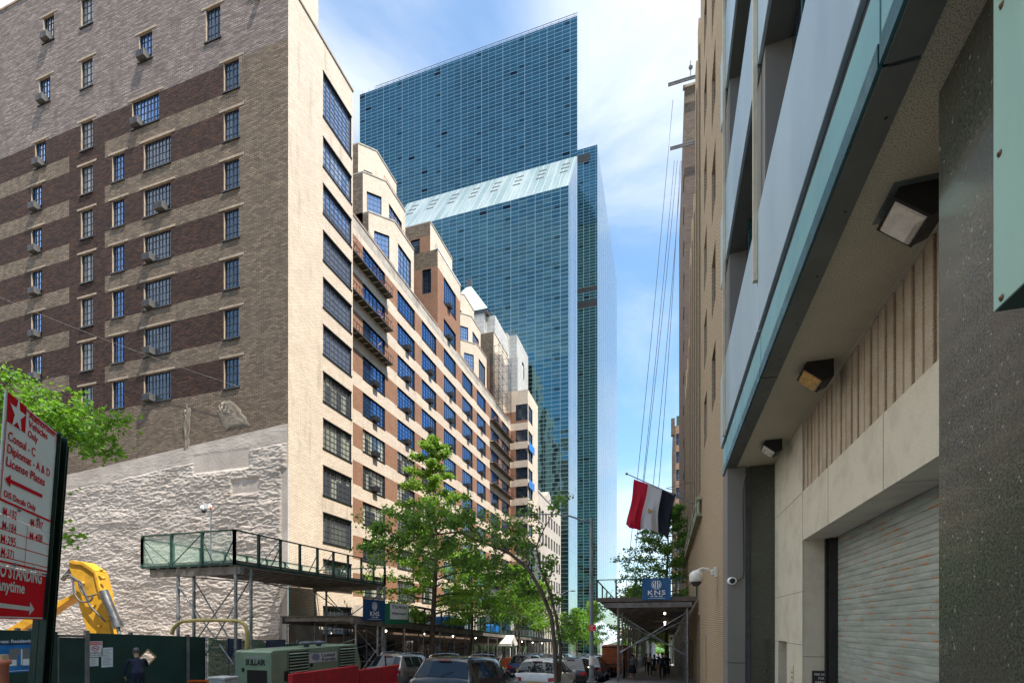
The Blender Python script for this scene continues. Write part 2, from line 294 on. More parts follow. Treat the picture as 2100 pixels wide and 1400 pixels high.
class MB:
    def __init__(s): s.v = []; s.f = []; s.m = []; s.s = []
    def add(s, vs, fs, mi=0, smooth=False, M=None):
        o = len(s.v)
        if M is not None: vs = [M @ Vector(p) for p in vs]
        s.v.extend([tuple(p) for p in vs])
        for f in fs: s.f.append(tuple(i+o for i in f)); s.m.append(mi); s.s.append(smooth)
        return s
    def quad(s, a, b, c, d, mi=0): return s.add([a, b, c, d], [(0, 1, 2, 3)], mi)
    def box(s, x0, x1, y0, y1, z0, z1, mi=0, M=None):
        vs = [(x0, y0, z0), (x1, y0, z0), (x1, y1, z0), (x0, y1, z0), (x0, y0, z1), (x1, y0, z1), (x1, y1, z1), (x0, y1, z1)]
        return s.add(vs, [(0, 3, 2, 1), (4, 5, 6, 7), (0, 1, 5, 4), (1, 2, 6, 5), (2, 3, 7, 6), (3, 0, 4, 7)], mi, False, M)
    def sbox(s, x0, x1, y0, y1, h0, h1, base=ground, mi=0):     # a box whose foot and top follow the fall of the street
        a, b = base(y0), base(y1)
        vs = [(x0, y0, a+h0), (x1, y0, a+h0), (x1, y1, b+h0), (x0, y1, b+h0), (x0, y0, a+h1), (x1, y0, a+h1), (x1, y1, b+h1), (x0, y1, b+h1)]
        return s.add(vs, [(0, 3, 2, 1), (4, 5, 6, 7), (0, 1, 5, 4), (1, 2, 6, 5), (2, 3, 7, 6), (3, 0, 4, 7)], mi)
    def prism(s, poly, z0, z1, mi=0, M=None):                   # poly CCW in xy
        n = len(poly); vs = [(p[0], p[1], z0) for p in poly]+[(p[0], p[1], z1) for p in poly]
        return s.add(vs, [tuple(reversed(range(n))), tuple(range(n, 2*n))]+[(i, (i+1) % n, (i+1) % n+n, i+n) for i in range(n)], mi, False, M)
    def tube(s, p0, p1, r, n=8, mi=0, r1=None, caps=True, M=None):
        p0, p1 = Vector(p0), Vector(p1); a, b = frame_of(p1-p0); r1 = r if r1 is None else r1
        vs = [p0+(a*cos(2*pi*i/n)+b*sin(2*pi*i/n))*r for i in range(n)]+[p1+(a*cos(2*pi*i/n)+b*sin(2*pi*i/n))*r1 for i in range(n)]
        s.add(vs, [(i, (i+1) % n, (i+1) % n+n, i+n) for i in range(n)], mi, True, M)
        if caps: s.add([vs[i] for i in range(n)], [tuple(reversed(range(n)))], mi, False, M); s.add([vs[i+n] for i in range(n)], [tuple(range(n))], mi, False, M)
        return s
    def path(s, pts, r, n=8, mi=0, rf=None, M=None):
        pts = [Vector(p) for p in pts]; rings = []; k = len(pts); a0 = None
        for i, p in enumerate(pts):
            d = (pts[min(i+1, k-1)]-pts[max(i-1, 0)]).normalized()
            if a0 is None: a, b = frame_of(d)
            else:
                a = (a0-d*a0.dot(d)).normalized(); b = d.cross(a)*-1; b = a.cross(d)
            a0 = a; rr = r if rf is None else rf(i/(k-1))
            rings.append([p+(a*cos(2*pi*j/n)+b*sin(2*pi*j/n))*rr for j in range(n)])
        vs = [q for ring in rings for q in ring]
        fs = [(i*n+j, i*n+(j+1) % n, (i+1)*n+(j+1) % n, (i+1)*n+j) for i in range(k-1) for j in range(n)]
        s.add(vs, fs+[tuple(reversed(range(n))), tuple(range((k-1)*n, k*n))], mi, True, M); return s
    def lathe(s, prof, n=20, mi=0, M=None):                     # prof: (r, z)
        vs = [(r*cos(2*pi*j/n), r*sin(2*pi*j/n), z) for r, z in prof for j in range(n)]; k = len(prof)
        return s.add(vs, [(i*n+j, i*n+(j+1) % n, (i+1)*n+(j+1) % n, (i+1)*n+j) for i in range(k-1) for j in range(n)], mi, True, M)
    def sphere(s, c, r, mi=0, n=12, sc=(1, 1, 1), M=None):
        pr = [(max(1e-4, sin(pi*i/8)), -cos(pi*i/8)) for i in range(9)]
        T = Matrix.Translation(c) @ Matrix.Diagonal((r*sc[0], r*sc[1], r*sc[2], 1))
        if M is not None: T = M @ T
        return s.lathe(pr, n, mi, T)
    def mesh(s, me, M, mi=0):
        return s.add([v.co.copy() for v in me.vertices], [tuple(p.vertices) for p in me.polygons], mi, False, M)
    def bar(s, p0, p1, wd, ht, mi=0, up=(0, 0, 1), M=None):
        p0, p1 = Vector(p0), Vector(p1); d = (p1-p0).normalized(); up = Vector(up)
        if abs(d.dot(up)) > 0.98: up = Vector((1, 0, 0))
        a = d.cross(up).normalized()*wd/2; b = a.cross(d).normalized()*ht/2
        vs = [p0-a-b, p0+a-b, p0+a+b, p0-a+b, p1-a-b, p1+a-b, p1+a+b, p1-a+b]
        return s.add(vs, [(0, 3, 2, 1), (4, 5, 6, 7), (0, 1, 5, 4), (1, 2, 6, 5), (2, 3, 7, 6), (3, 0, 4, 7)], mi, False, M)
    def me(s, name, mats):
        me = bpy.data.meshes.new(name); me.from_pydata(s.v, [], s.f)
        for m in mats: me.materials.append(m)
        me.polygons.foreach_set('material_index', s.m); me.polygons.foreach_set('use_smooth', s.s); me.update()
        bm = bmesh.new(); bm.from_mesh(me); bmesh.ops.recalc_face_normals(bm, faces=bm.faces) if RECALC[0] else None; bm.to_mesh(me); bm.free()
        return me
    def build(s, name, mats, parent=None, world=False, bevel=0, mw=None):
        if not isinstance(mats, (list, tuple)): mats = [mats]
        o = mobj(name, s.me(name, mats), parent, None, world, mw)
        if bevel:
            b = o.modifiers.new('bevel', 'BEVEL'); b.width = bevel; b.segments = 2; b.limit_method = 'ANGLE'; b.angle_limit = radians(40)
        return o
RECALC = [False]
def struct(o): o['kind'] = 'structure'; return o
def text_me(s, size, squeeze=1.0, bold=0.0, ext=0.0, align='LEFT', sp=1.0):
    cu = bpy.data.curves.new('lettering', 'FONT'); cu.body = s; cu.size = size; cu.offset = bold; cu.extrude = ext; cu.align_x = align; cu.space_character = sp; cu.resolution_u = 3
    o = bpy.data.objects.new('lettering', cu); me = bpy.data.meshes.new_from_object(o)
    for v in me.vertices: v.co.x *= squeeze
    bpy.data.objects.remove(o); return me
def plane_M(O, U, V):                 # local x -> U, local y -> V, local z -> out of the sheet
    U = Vector(U); V = Vector(V); N = U.cross(V).normalized()
    return Matrix(((U.x, V.x, N.x, O[0]), (U.y, V.y, N.y, O[1]), (U.z, V.z, N.z, O[2]), (0, 0, 0, 1)))

def wall(mb, O, U, u0, u1, z0, z1, ops=(), matfn=None, mi=0, depth=0.2, rmi=None, us=(), zs=()):
    """vertical wall in metres along U from O, real openings with reveals, outward normal U x Z"""
    O = Vector((O[0], O[1], 0)); U = Vector((U[0], U[1], 0)).normalized(); Nn = Vector((U.y, -U.x, 0))
    P = lambda u, z, d=0.0: O+U*u-Nn*d+Vector((0, 0, z))
    ub = sorted(set([round(x, 4) for x in [u0, u1, *us]+[q for o in ops for q in o[:2]] if u0 <= x <= u1]))
    zb = sorted(set([round(x, 4) for x in [z0, z1, *zs]+[q for o in ops for q in o[2:4]] if z0 <= x <= z1]))
    for i in range(len(ub)-1):
        for j in range(len(zb)-1):
            uc, zc = (ub[i]+ub[i+1])/2, (zb[j]+zb[j+1])/2
            if any(o[0] < uc < o[1] and o[2] < zc < o[3] for o in ops): continue
            k = mi if matfn is None else matfn(uc, zc)
            if k is None: continue
            mb.quad(P(ub[i], zb[j]), P(ub[i+1], zb[j]), P(ub[i+1], zb[j+1]), P(ub[i], zb[j+1]), k)
    for o in ops:
        a, b, c, d = o[:4]; k = rmi if rmi is not None else (mi if matfn is None else (matfn(a-0.05, (c+d)/2) or 0))
        mb.quad(P(a, c), P(b, c), P(b, c, depth), P(a, c, depth), k); mb.quad(P(a, d, depth), P(b, d, depth), P(b, d), P(a, d), k)
        mb.quad(P(a, c, depth), P(a, d, depth), P(a, d), P(a, c), k); mb.quad(P(b, c), P(b, d), P(b, d, depth), P(b, c, depth), k)
WCACHE = {}
def window_meshes(wd, ht, cols, rows, fm, pmat, thick=(), bar=0.036, fr=0.07, sill=False):
    key = (round(wd, 2), round(ht, 2), cols, rows, fm.name, pmat.name, thick, sill)
    if key in WCACHE: return WCACHE[key]
    f = MB(); y0, y1 = 0.10, 0.16
    f.box(0, fr, y0, y1+0.03, 0, ht); f.box(wd-fr, wd, y0, y1+0.03, 0, ht); f.box(fr, wd-fr, y0, y1+0.03, 0, fr); f.box(fr, wd-fr, y0, y1+0.03, ht-fr, ht)
    for i in range(1, cols):
        x = wd*i/cols; b = bar*1.9 if i in thick else bar*0.8; f.box(x-b/2, x+b/2, y0+0.005, y1, fr, ht-fr)
    for j in range(1, rows):
        z = ht*j/rows; f.box(fr, wd-fr, y0+0.02, y1-0.003, z-bar*0.35, z+bar*0.35)
    if sill: f.box(-0.08, wd+0.08, -0.05, 0.10, -0.06, 0.0)
    p = MB(); p.quad((fr/2, y1-0.02, fr/2), (wd-fr/2, y1-0.02, fr/2), (wd-fr/2, y1-0.02, ht-fr/2), (fr/2, y1-0.02, ht-fr/2))
    WCACHE[key] = (f.me('window', [fm]), p.me('pane', [pmat])); return WCACHE[key]
WIN_COUNT = {}
def window(parent, O, U, wd, ht, cols, rows, fm=None, pmat=None, thick=(), sill=False):
    """O: lower corner of the opening on the wall plane (world); U: wall direction"""
    a, b = window_meshes(wd, ht, cols, rows, fm or FRAME, pmat or PANE, thick, 0.045, 0.07, sill)
    M = Matrix.Translation(Vector(O)) @ Matrix.Rotation(math.atan2(U[1], U[0]), 4, 'Z')
    n = WIN_COUNT.setdefault(parent.name, 0); WIN_COUNT[parent.name] += 1
    o = mobj('window', a, parent, None, True); o.matrix_basis = M
    q = mobj('pane', b, o); return o
def volume(mb, pts, z0, z1, ops={}, matfn=None, mi=0, roofmi=None, zs=()):
    n = len(pts)
    for i in range(n):
        a, b = Vector(pts[i]), Vector(pts[(i+1) % n]); L = (b-a).length
        wall(mb, a, b-a, 0, L, z0, z1, ops.get(i, ()), matfn, mi, zs=zs)
    mb.add([(p[0], p[1], z1) for p in pts], [tuple(range(n))], mi if roofmi is None else roofmi)
# ---------------------------------------------------------------- the setting: ground, road, pavements
ASPH = pm('asphalt', (0.050, 0.050, 0.053), 0.85, var=0.25, scale=1.5, bstr=0.5, bdist=0.01, bscale=80, dirt=((0.09, 0.088, 0.085), 0.5))
PAVE = pm('pavement_concrete', (0.27, 0.26, 0.245), 0.85, var=0.2, scale=1.0, bstr=0.4, bdist=0.004, bscale=90, dirt=((0.13, 0.125, 0.12), 0.6))
DIRT = pm('bare_earth', (0.20, 0.16, 0.12), 0.95, var=0.3, scale=1.2, bstr=0.8, bdist=0.05, bscale=5)
GRASS = pm('grass', (0.06, 0.14, 0.025), 0.9, var=0.4, scale=2)
def sheet(name, x0, x1, ys, dz, m, base=road):
    b = MB()
    for a, c in zip(ys, ys[1:]): b.quad((x0, a, base(a)+dz), (x1, a, base(a)+dz), (x1, c, base(c)+dz), (x0, c, base(c)+dz))
    return struct(b.build(name, m))
YS = [-160, -40, 0, 20, 40, 80, 130, 232]
sheet('ground', -1500, 1500, [-1500, -200, 232, 3500], -0.004, DIRT)
sheet('road', -14.0, -3.5, YS, 0.0, ASPH)
sheet('avenue', -200, 200, [224, 252], 0.006, ASPH)
def kerbed(name, x0, x1, y0, y1, m):
    b = MB(); ys = [y0+(y1-y0)*i/12 for i in range(13)]
    for a, c in zip(ys, ys[1:]): b.sbox(x0, x1, a, c, -0.6, 0.0, ground)
    o = b.build(name, m); struct(o); return o
kerbed('pavement', -3.5, 3.4, -60, 223, PAVE); kerbed('pavement', -20.4, -14.0, -60, 223, PAVE)
b = MB()
for yy in [20+3.05*i for i in range(40)]:
    b.quad((-8.82, yy, road(yy)+0.004), (-8.70, yy, road(yy)+0.004), (-8.70, yy+1.5, road(yy+1.5)+0.004), (-8.82, yy+1.5, road(yy+1.5)+0.004))
for yy in (215, 218): b.quad((-13.9, yy, road(yy)+0.004), (-3.6, yy, road(yy)+0.004), (-3.6, yy+0.6, road(yy+0.6)+0.004), (-13.9, yy+0.6, road(yy+0.6)+0.004))
struct(b.build('road_markings', pm('road_paint', (0.6, 0.6, 0.58), 0.7, dirt=((0.15, 0.15, 0.15), 0.6))))

# ---------------------------------------------------------------- the big apartment building on the left
apt = thing('apartment_building', 'tall tan and brown brick apartment block with a blank weathered side wall and stepped terraces', 'building', (-28, 40, ground(40)))
XN, XM, YS0 = -20.4, -23.2, 23.15
ZT = [4.1+2.925*i for i in range(-2, 14)]
def zt(n): return 4.1+2.925*n
WH = 1.78
def sx(px): return on_y(px, 1000, YS0).x
# side wall -------------------------------------------------
side_ops = []; side_wins = []
def sw(pa, pb, n, cols, rows, z=None, h=WH, pmat=None, thick=()):
    a, c = sx(pa), sx(pb); t = zt(n) if z is None else z
    side_ops.append((a, c, t-h, t)); side_wins.append((a, c, t-h, t, cols, rows, pmat or PANEB, thick))
for n in range(4, 11):
    sw(459, 490, n, 4, 4, pmat=PANED, thick=(2,)); sw(166, 190, n, 3, 4, z=zt(n)+0.05, h=1.9, pmat=PANEG)
    if n < 10: sw(295, 350, n, 8, 4, pmat=PANED, thick=(2, 4, 6)); sw(230, 255, n, 4, 4, thick=(2,))
sw(271, 326, 10, 8, 4, thick=(2, 4, 6))
for n in range(5, 10): sw(64, 86, n, 4, 4, thick=(2,))
sw(72, 94, 10, 4, 4, thick=(2,)); sw(80, 103, 11, 4, 4, z=37.6, thick=(2,)); sw(89, 111, 12, 4, 4, z=41.7, pmat=PANED, thick=(2,))
sw(285, 312, 11, 4, 4, z=37.4, thick=(2,)); sw(166, 190, 11, 3, 4, z=37.5, h=1.9, pmat=PANEG); sw(166, 190, 12, 3, 4, z=41.6, h=1.9, pmat=PANEG)
sw(422, 452, 11, 4, 4, z=37.0, h=2.0, pmat=PANED, thick=(2,)); sw(64, 86, 4, 4, 4, thick=(2,))
xj1, xj2, xR = sx(142), sx(215), sx(490)
def side_mat(u, z):
    if u > XM and z > 36.4: return None
    if z > 33.25: return 2
    if z > 13.85 and u < xR:
        for n in range(4, 11):
            if zt(n)-1.86 < z < zt(n)+0.0: return 1
        if xj1 < u < xj2: return 1
        if u < xR: return 0
    return 0
zs = [zt(n)-1.86 for n in range(4, 11)]+[zt(n) for n in range(4, 11)]+[33.25, 13.85, 36.4, 11.0]
b = MB()
wall(b, (0, YS0), (1, 0), -47, XN, 9.0, 43.8, side_ops, side_mat, depth=0.24, us=[xj1, xj2, xR, XM], zs=zs, rmi=3)
for a, c, z0, z1 in side_ops:                                # soldier-course lintels and thin sills, a few cm proud
    wd = 0.35 if (c-a) > 1 else 0.3
    b.box(a-wd, c+wd, YS0-0.018, YS0-0.002, z1+0.02, z1+0.15, 3); b.box(a-0.08, c+0.08, YS0-0.07, YS0-0.002, z0-0.10, z0-0.01, 4)
b.box(sx(530)-0.1, XM+0.9, YS0-0.25, YS0-0.003, 36.1, 36.35, 5)
b.build('side_wall', [SIDE, BROWN, WASH, pm('pale_lintel_brick', (0.34, 0.265, 0.19), 0.85), BLACK, CONC], apt, True)
for a, c, z0, z1, cols, rows, pmx, th in side_wins: window(apt, (a, YS0, z0), (1, 0), c-a, z1-z0, cols, rows, FRAME, pmx, th)
# rough parged lower part of the side wall: real relief
def parge_top(x): return 11.42+(x+20.4)*0.072
def flat_patch(x, z):
    for (a, c, p, q) in ((sx(395), sx(515), zq(395, 975), zq(450, 925)), (sx(475), sx(535), zq(500, 1015), zq(500, 980)), (sx(205), sx(248), zq(230, 975), zq(230, 952)), (sx(575), sx(592), -3, zq(580, 960))):
        if a < x < c and p < z < q: return min(1.0, min(x-a, c-x, z-p, q-z)/0.12)
    return 0.0
def zq(px, py): return on_y(px, py, YS0).z
nx, nz = 540, 400; x0_, x1_, z0_ = -47.0, XN, -4.5
vs = []; fs = []
for i in range(nx+1):
    x = x0_+(x1_-x0_)*i/nx; top = parge_top(x)
    for j in range(nz+1):
        z = z0_+(top-z0_)*j/nz
        v = Vector((x*1.9, 3.1, z*7.0)); wv = Vector((noise.noise(v*0.7), 0, noise.noise(v*0.7+Vector((9, 0, 0)))))*0.9
        f = noise.fractal(v*1.15+wv, 0.75, 2.1, 7)
        rdg = 1-abs(noise.noise(Vector((x*0.5, 8, z*3.6))+wv*0.8))*2.2
        h = 0.055+0.038*f+0.06*noise.noise(Vector((x*0.3, 2, z*1.1)))+0.022*max(0, rdg)*(0.5+noise.noise(v*0.4))+0.022*noise.noise(Vector((x*6, 1, z*13)))
        edge = min(1.0, (top-z)/1.6); low = 0.55+0.45*edge
        if top-z < 1.1: h = h*0.25
        h = max(0.0, h)*low; fl = flat_patch(x, z); h = h*(1-fl)
        if x > XN-0.25: h *= (XN-x)/0.25
        vs.append((x, YS0-0.02-h, z))
for i in range(nx):
    for j in range(nz): k = i*(nz+1)+j; fs.append((k, k+nz+1, k+nz+2, k+1))
b = MB(); b.add(vs, fs, 0, True); b.quad((x0_, YS0-0.02, parge_top(x0_)), (x1_, YS0-0.02, parge_top(x1_)), (x1_, YS0+0.01, parge_top(x1_)), (x0_, YS0+0.01, parge_top(x0_)))
b.build('rough_rendered_wall_base', PARGE, apt, True)
for pts in ([(378, 925), (390, 925), (390, 835), (384, 826), (378, 840)], [(462, 880), (512, 872), (498, 848), (478, 820), (452, 826), (446, 842)]):
    P = [(sx(p), zq(p, q)) for p, q in pts]; cx_ = sum(p[0] for p in P)/len(P); cz_ = sum(p[1] for p in P)/len(P); b = MB(); ring = []
    for k in range(len(P)):
        a_, c_ = P[k], P[(k+1) % len(P)]
        for t in range(5): u = t/5; ring.append((a_[0]+(c_[0]-a_[0])*u+random.uniform(-.11, .11), a_[1]+(c_[1]-a_[1])*u+random.uniform(-.11, .11)))
    vv = []; n = len(ring); L = 7
    for l in range(L+1):
        s_ = 1-l/L*0.98
        for (x, z) in ring:
            X, Z = cx_+(x-cx_)*s_, cz_+(z-cz_)*s_; vv.append((X, YS0-0.01-(0.012+0.035*(0.5+noise.noise(Vector((X*3, 0, Z*7)))))*min(1, l*1.5), Z))
    ff = [(l*n+k, l*n+(k+1) % n, (l+1)*n+(k+1) % n, (l+1)*n+k) for l in range(L) for k in range(n)]
    b.add(vv, ff+[tuple(range(L*n, L*n+n))], 0, True); b.build('mortar_scar', pm('rough_mortar', (0.20, 0.165, 0.125), 0.9, bstr=0.8, bdist=0.04, bscale=9) if 'rough_mortar' not in MATS else MATS['rough_mortar'], apt, True)
# street front -----------------------------------------------
front_wins = []
def fy(px, X): return on_x(px, 1000, X).y
ya, yb_ = fy(662.5, XN), fy(720.5, XN); YN1 = fy(723.5, XN)
ops = []
def fw(lst, u0, a, c, z0, z1, X, cols, rows, pmat=None, thick=()):
    lst.append((a-u0, c-u0, z0, z1)); front_wins.append((X, a, c, z0, z1, cols, rows, pmat, thick))
for n in range(-1, 10):
    pmx = PANEF if n > 4 else (PANE if n > -1 else PANED)
    fw(ops, YS0, ya, yb_, zt(n)-WH, zt(n), XN, 7, 5, pmx, (1, 2))
fw(ops, YS0, ya, yb_, 31.75, 34.5, XN, 7, 9, PANEF, (1, 2))
b = MB()
def near_mat(u, z): return 2 if z < 0.6 else 0
wall(b, (XN, YS0), (0, 1), 0, YN1-YS0, -5, 36.4, ops, near_mat, depth=0.22, zs=(0.6,), rmi=1)
wall(b, (XM, YN1), (-1, 0), 0, 0.001, -5, 36.4); wall(b, (XN, YN1), (-1, 0), 0, XN-XM, -5, 36.4)
wall(b, (XM, YS0), (0, 1), 0, YN1-YS0, 36.3, 43.8)
b.quad((XM, YS0, 36.4), (XN, YS0, 36.4), (XN, YN1, 36.4), (XM, YN1, 36.4), 3)
for o in ops: b.box(XN, XN+0.05, YS0+o[0]-0.05, YS0+o[1]+0.05, o[2]-0.09, o[2]-0.01, 4); b.box(XN, XN+0.03, YS0+o[0]-0.03, YS0+o[1]+0.03, o[3]+0.001, o[3]+0.07, 4)
b.box(XM-0.0, XN+0.06, YS0-0.06, YS0+0.2, 36.4, 36.52, 5); b.box(XN-0.2, XN+0.06, YS0+0.2, YN1+0.05, 36.4, 36.52, 5)
b.box(-47, XM, YS0-0.05, YS0+0.3, 43.8, 43.95, 5)
b.build('projecting_end_bay', [TAN, FRAME, CONC, ROOF, BLACK, MATS['pale_lintel_brick']], apt, True)
cols_px = [(744, 789.5), (815, 850.5), (865, 894.6), (910, 934.8), (948, 969), (978, 996), (1006.5, 1022.5), (1029, 1043.4)]
YE = 74.4
mops = []; b = MB()
for ci, (pa, pb) in enumerate(cols_px):
    a, c = fy(pa, XM), fy(pb, XM)
    for n in range(-1, 10):
        pmx = (PANEB if n > 4-(ci > 2) else PANE) if n > -1 else PANED
        fw(mops, YN1, a, c, zt(n)-WH, zt(n), XM, 6, 5, pmx, (1, 5))
    if ci == 3: fw(mops, YN1, a, c, zt(10)-WH+0.3, zt(10)+0.3, XM, 6, 6, PANEB, (1,)); fw(mops, YN1, a, c, 35.4, 38.2, XM, 6, 6, PANEB, (1,))
ZP = 31.85
yB0, yB1 = 48.3, 54.4
def mid_mat(u, z):
    y = u+YN1
    if z > ZP and not (yB0 < y < yB1): return None
    if z < 1.6: return 2
    if z > 39.0: return 0
    if z > ZP: return 1 if (z < 38.2) else 0
    if z > 30.95: return 2
    for n in range(0, 10):
        if zt(n)-WH-0.05 < z < zt(n)+0.02: return 1
    return 0
wall(b, (XM, YN1), (0, 1), 0, YE-YN1, -7, 40.1, mops, mid_mat, depth=0.2, us=(yB0-YN1, yB1-YN1), rmi=3,
     zs=[1.6, ZP, 30.95, 38.2, 39.0]+[zt(n)-WH-0.05 for n in range(0, 10)]+[zt(n)+0.02 for n in range(0, 10)])
for o in mops: b.box(XM, XM+0.05, YN1+o[0]-0.04, YN1+o[1]+0.04, o[2]-0.08, o[2]-0.005, 4)
b.quad((-46, YN1, ZP-0.9), (XM, YN1, ZP-0.9), (XM, YE, ZP-0.9), (-46, YE, ZP-0.9), 5); b.box(XM-0.3, XM+0.05, YN1+0.02, yB0-0.02, ZP, ZP+0.1, 2); b.box(XM-0.3, XM+0.05, yB1+0.02, YE, ZP, ZP+0.1, 2)
b.build('street_front', [TAN, BROWNF, CONC, FRAME, BLACK, ROOF], apt, True)
b = MB(); BASE = pm('shade_toned_base_stone', (0.13, 0.085, 0.055), 0.7)  # stone toned dark: the shade under the shed put into its colour
for i in range(15):
    y0, y1 = YN1+(YE-YN1)*i/15, YN1+(YE-YN1)*(i+1)/15; b.sbox(XM-0.5, XN, y0, y1, -0.5, 3.3, mi=0)
    b.sbox(XN+0.003, XN+0.03, y0+0.5, y1-0.6, 0.5 if i % 4 else 0.05, 2.5, mi=1)
b.build('ground_floor', [BASE, PANED], apt, True)
# end tower nearest the river, projecting like the near bay
b = MB(); YE1 = fy(1103, XN)
ex = [(on_y(1058, 900, YE).x, on_y(1084, 900, YE).x)]
sops = []; eops = []
for n in range(-1, 11):
    z1 = zt(n) if n < 10 else 34.4; z0 = z1-WH if n < 10 else 31.9
    sops.append((ex[0][0], ex[0][1]-0.15, z0, z1)); eops.append((0.35, fy(1092, XN)-YE, z0, z1))
def e_mat(u, z):
    for n in range(0, 11):
        if zt(n)-WH-0.05 < z < zt(n)+0.02: return 1
    return 0
wall(b, (0, YE), (1, 0), XM-4, XN, -8, 36.6, sops, e_mat, depth=0.2, rmi=3, zs=[zt(n)-WH-0.05 for n in range(0, 11)]+[zt(n)+0.02 for n in range(0, 11)])
wall(b, (XN, YE), (0, 1), 0, YE1-YE, -8, 36.6, eops, None, 0, 0.2, 3)
wall(b, (XN, YE1), (-1, 0), 0, 25, -8, 36.6)
b.quad((-46, YE, 36.6), (XN, YE, 36.6), (XN, YE1, 36.6), (-46, YE1, 36.6), 2)
b.build('river_end_tower', [TAN, BROWNF, ROOF, FRAME], apt, True)
# terraces above the parapet
penth = []
def terr(name, X, y0, y1, z1, ch, opsS=(), opsC=(), opsE=(), brownS=None, z0=ZP-0.95, xb=-40):
    b = MB(); pts = [(xb, y0-ch), (X-ch, y0-ch), (X, y0), (X, y1), (xb, y1)] if ch > 0 else [(xb, y0), (X, y0), (X, y1), (xb, y1)]
    ek = 2 if ch > 0 else 1
    ops_ = {0: [(o[0]-xb, o[1]-xb, o[2], o[3]) for o in opsS], ek: [(o[0]-y0, o[1]-y0, o[2], o[3]) for o in opsE]}
    if ch > 0: ops_[1] = list(opsC)
    n = len(pts)
    for i in range(n):
        p, q = Vector(pts[i]), Vector(pts[(i+1) % n]); L = (q-p).length
        f = (lambda u, z: 1 if (brownS and brownS[0] < z < brownS[1]) else 3) if i == 0 else (lambda u, z: 1 if (brownS and any(o[2]-0.1 < z < o[3]+0.1 for o in opsE) and False) else 0)
        wall(b, p, q-p, 0, L, z0, z1, ops_.get(i, ()), f, rmi=2, zs=(brownS or ()))
        U = (q-p).normalized()
        for o in ops_.get(i, ()): penth.append(((p.x+U.x*o[0], p.y+U.y*o[0], o[2]), (U.x, U.y), o[1]-o[0], o[3]-o[2]))
    b.add([(p[0], p[1], z1) for p in pts], [tuple(range(n))], 4)
    N2 = [(p[0]+(0.06 if p[0] > xb+1 else 0), p[1]) for p in pts]
    b.prism(N2, z1+0.003, z1+0.12, 5)
    b.build(name, [TAN, BROWNF, FRAME, SIDE, ROOF, CONC], apt, True)
for dy in (0, 21.3):
    X1 = -26; terr('penthouse', -26, 41+dy, 44.6+dy, 44.6, 1.2, opsC=[(0.5, 1.3, 40.6, 42.4)])
    terr('penthouse', -25, 41+dy, 44.6+dy, 41.5, 1.5, opsC=[(0.35, 1.7, 37.6, 39.9)], opsE=[(41.5+dy, 43.9+dy, 37.6, 39.9)])
    terr('penthouse', -24.2, 41.2+dy, 44.9+dy, 37.7, 1.7, opsC=[(0.5, 1.9, 33.8, 36.2)], opsE=[(41.8+dy, 44.3+dy, 33.4, 36.2)])
terr('penthouse', -24.2, yB0+0.25, yB1-0.1, 43.4, 0, opsS=[(on_y(843, 500, yB0+.25).x, on_y(861, 500, yB0+.25).x, 40.3, 41.9)], brownS=(39.2, 42.0))
b = MB()
wall(b, (0, yB0), (1, 0), -30, XM, ZP-0.9, 40.1, [(on_y(866, 500, yB0).x, on_y(884, 500, yB0).x, 35.6, 38.2)], lambda u, z: 1 if z < 38.3 else 0, rmi=2, zs=(38.3,))
penth.append(((on_y(866, 500, yB0).x, yB0, 35.6), (1, 0), on_y(884, 500, yB0).x-on_y(866, 500, yB0).x, 2.6))
wall(b, (XM, yB1), (-1, 0), 0, 8, ZP-0.9, 40.1); b.quad((-30, yB0, 40.1), (XM, yB0, 40.1), (XM, yB1, 40.1), (-30, yB1, 40.1), 3); b.box(XM-0.2, XM+0.05, yB0-0.04, yB1, 40.1, 40.25, 4)
b.build('flush_terrace_block', [SIDE, BROWNF, FRAME, ROOF, WHITE], apt, True)
terr('penthouse', -24.2, 69.2, 76, 43.2, 0, opsS=[(-26.5, -25.2, 35.5, 38)], brownS=(33, 38.3))
# all front windows, largest first; the hundred largest are parts, the rest one batch
zcount = sorted(front_wins, key=lambda q: q[1])
NSIDE = len(side_wins); room = 99-NSIDE-len(penth)
rest = MB(); restp = MB()
for i, (X, a, c, z0, z1, cols, rows, pmx, th) in enumerate(zcount):
    if i < room: window(apt, (X, a, z0), (0, 1), c-a, z1-z0, cols, rows, FRAMEL if X == XN else FRAME, pmx, th)
    else:
        f, p = window_meshes(c-a, z1-z0, cols, rows, FRAME, pmx, th); M = Matrix.Translation((X, a, z0)) @ Matrix.Rotation(pi/2, 4, 'Z')
        rest.mesh(f, M, 0); rest.mesh(p, M, 1 if pmx is PANEB else 2)
for (x, y, z), U, wd, ht in penth: window(apt, (x, y, z), U, wd, ht, 4, 5, FRAME, PANED if U[0] > 0.9 else PANEF)
for o in sops:
    f, p = window_meshes(o[1]-o[0], o[3]-o[2], 6, 5, FRAME, PANE, ()); M = Matrix.Translation((o[0], YE, o[2])); rest.mesh(f, M, 0); rest.mesh(p, M, 2)
for o in eops:
    f, p = window_meshes(o[1]-o[0], o[3]-o[2], 5, 5, FRAME, PANE, ()); M = Matrix.Translation((XN, YE+o[0], o[2])) @ Matrix.Rotation(pi/2, 4, 'Z'); rest.mesh(f, M, 0); rest.mesh(p, M, 2)
o = rest.build('windows', [FRAME, PANEB, PANED], apt, True); o['kind'] = 'stuff'
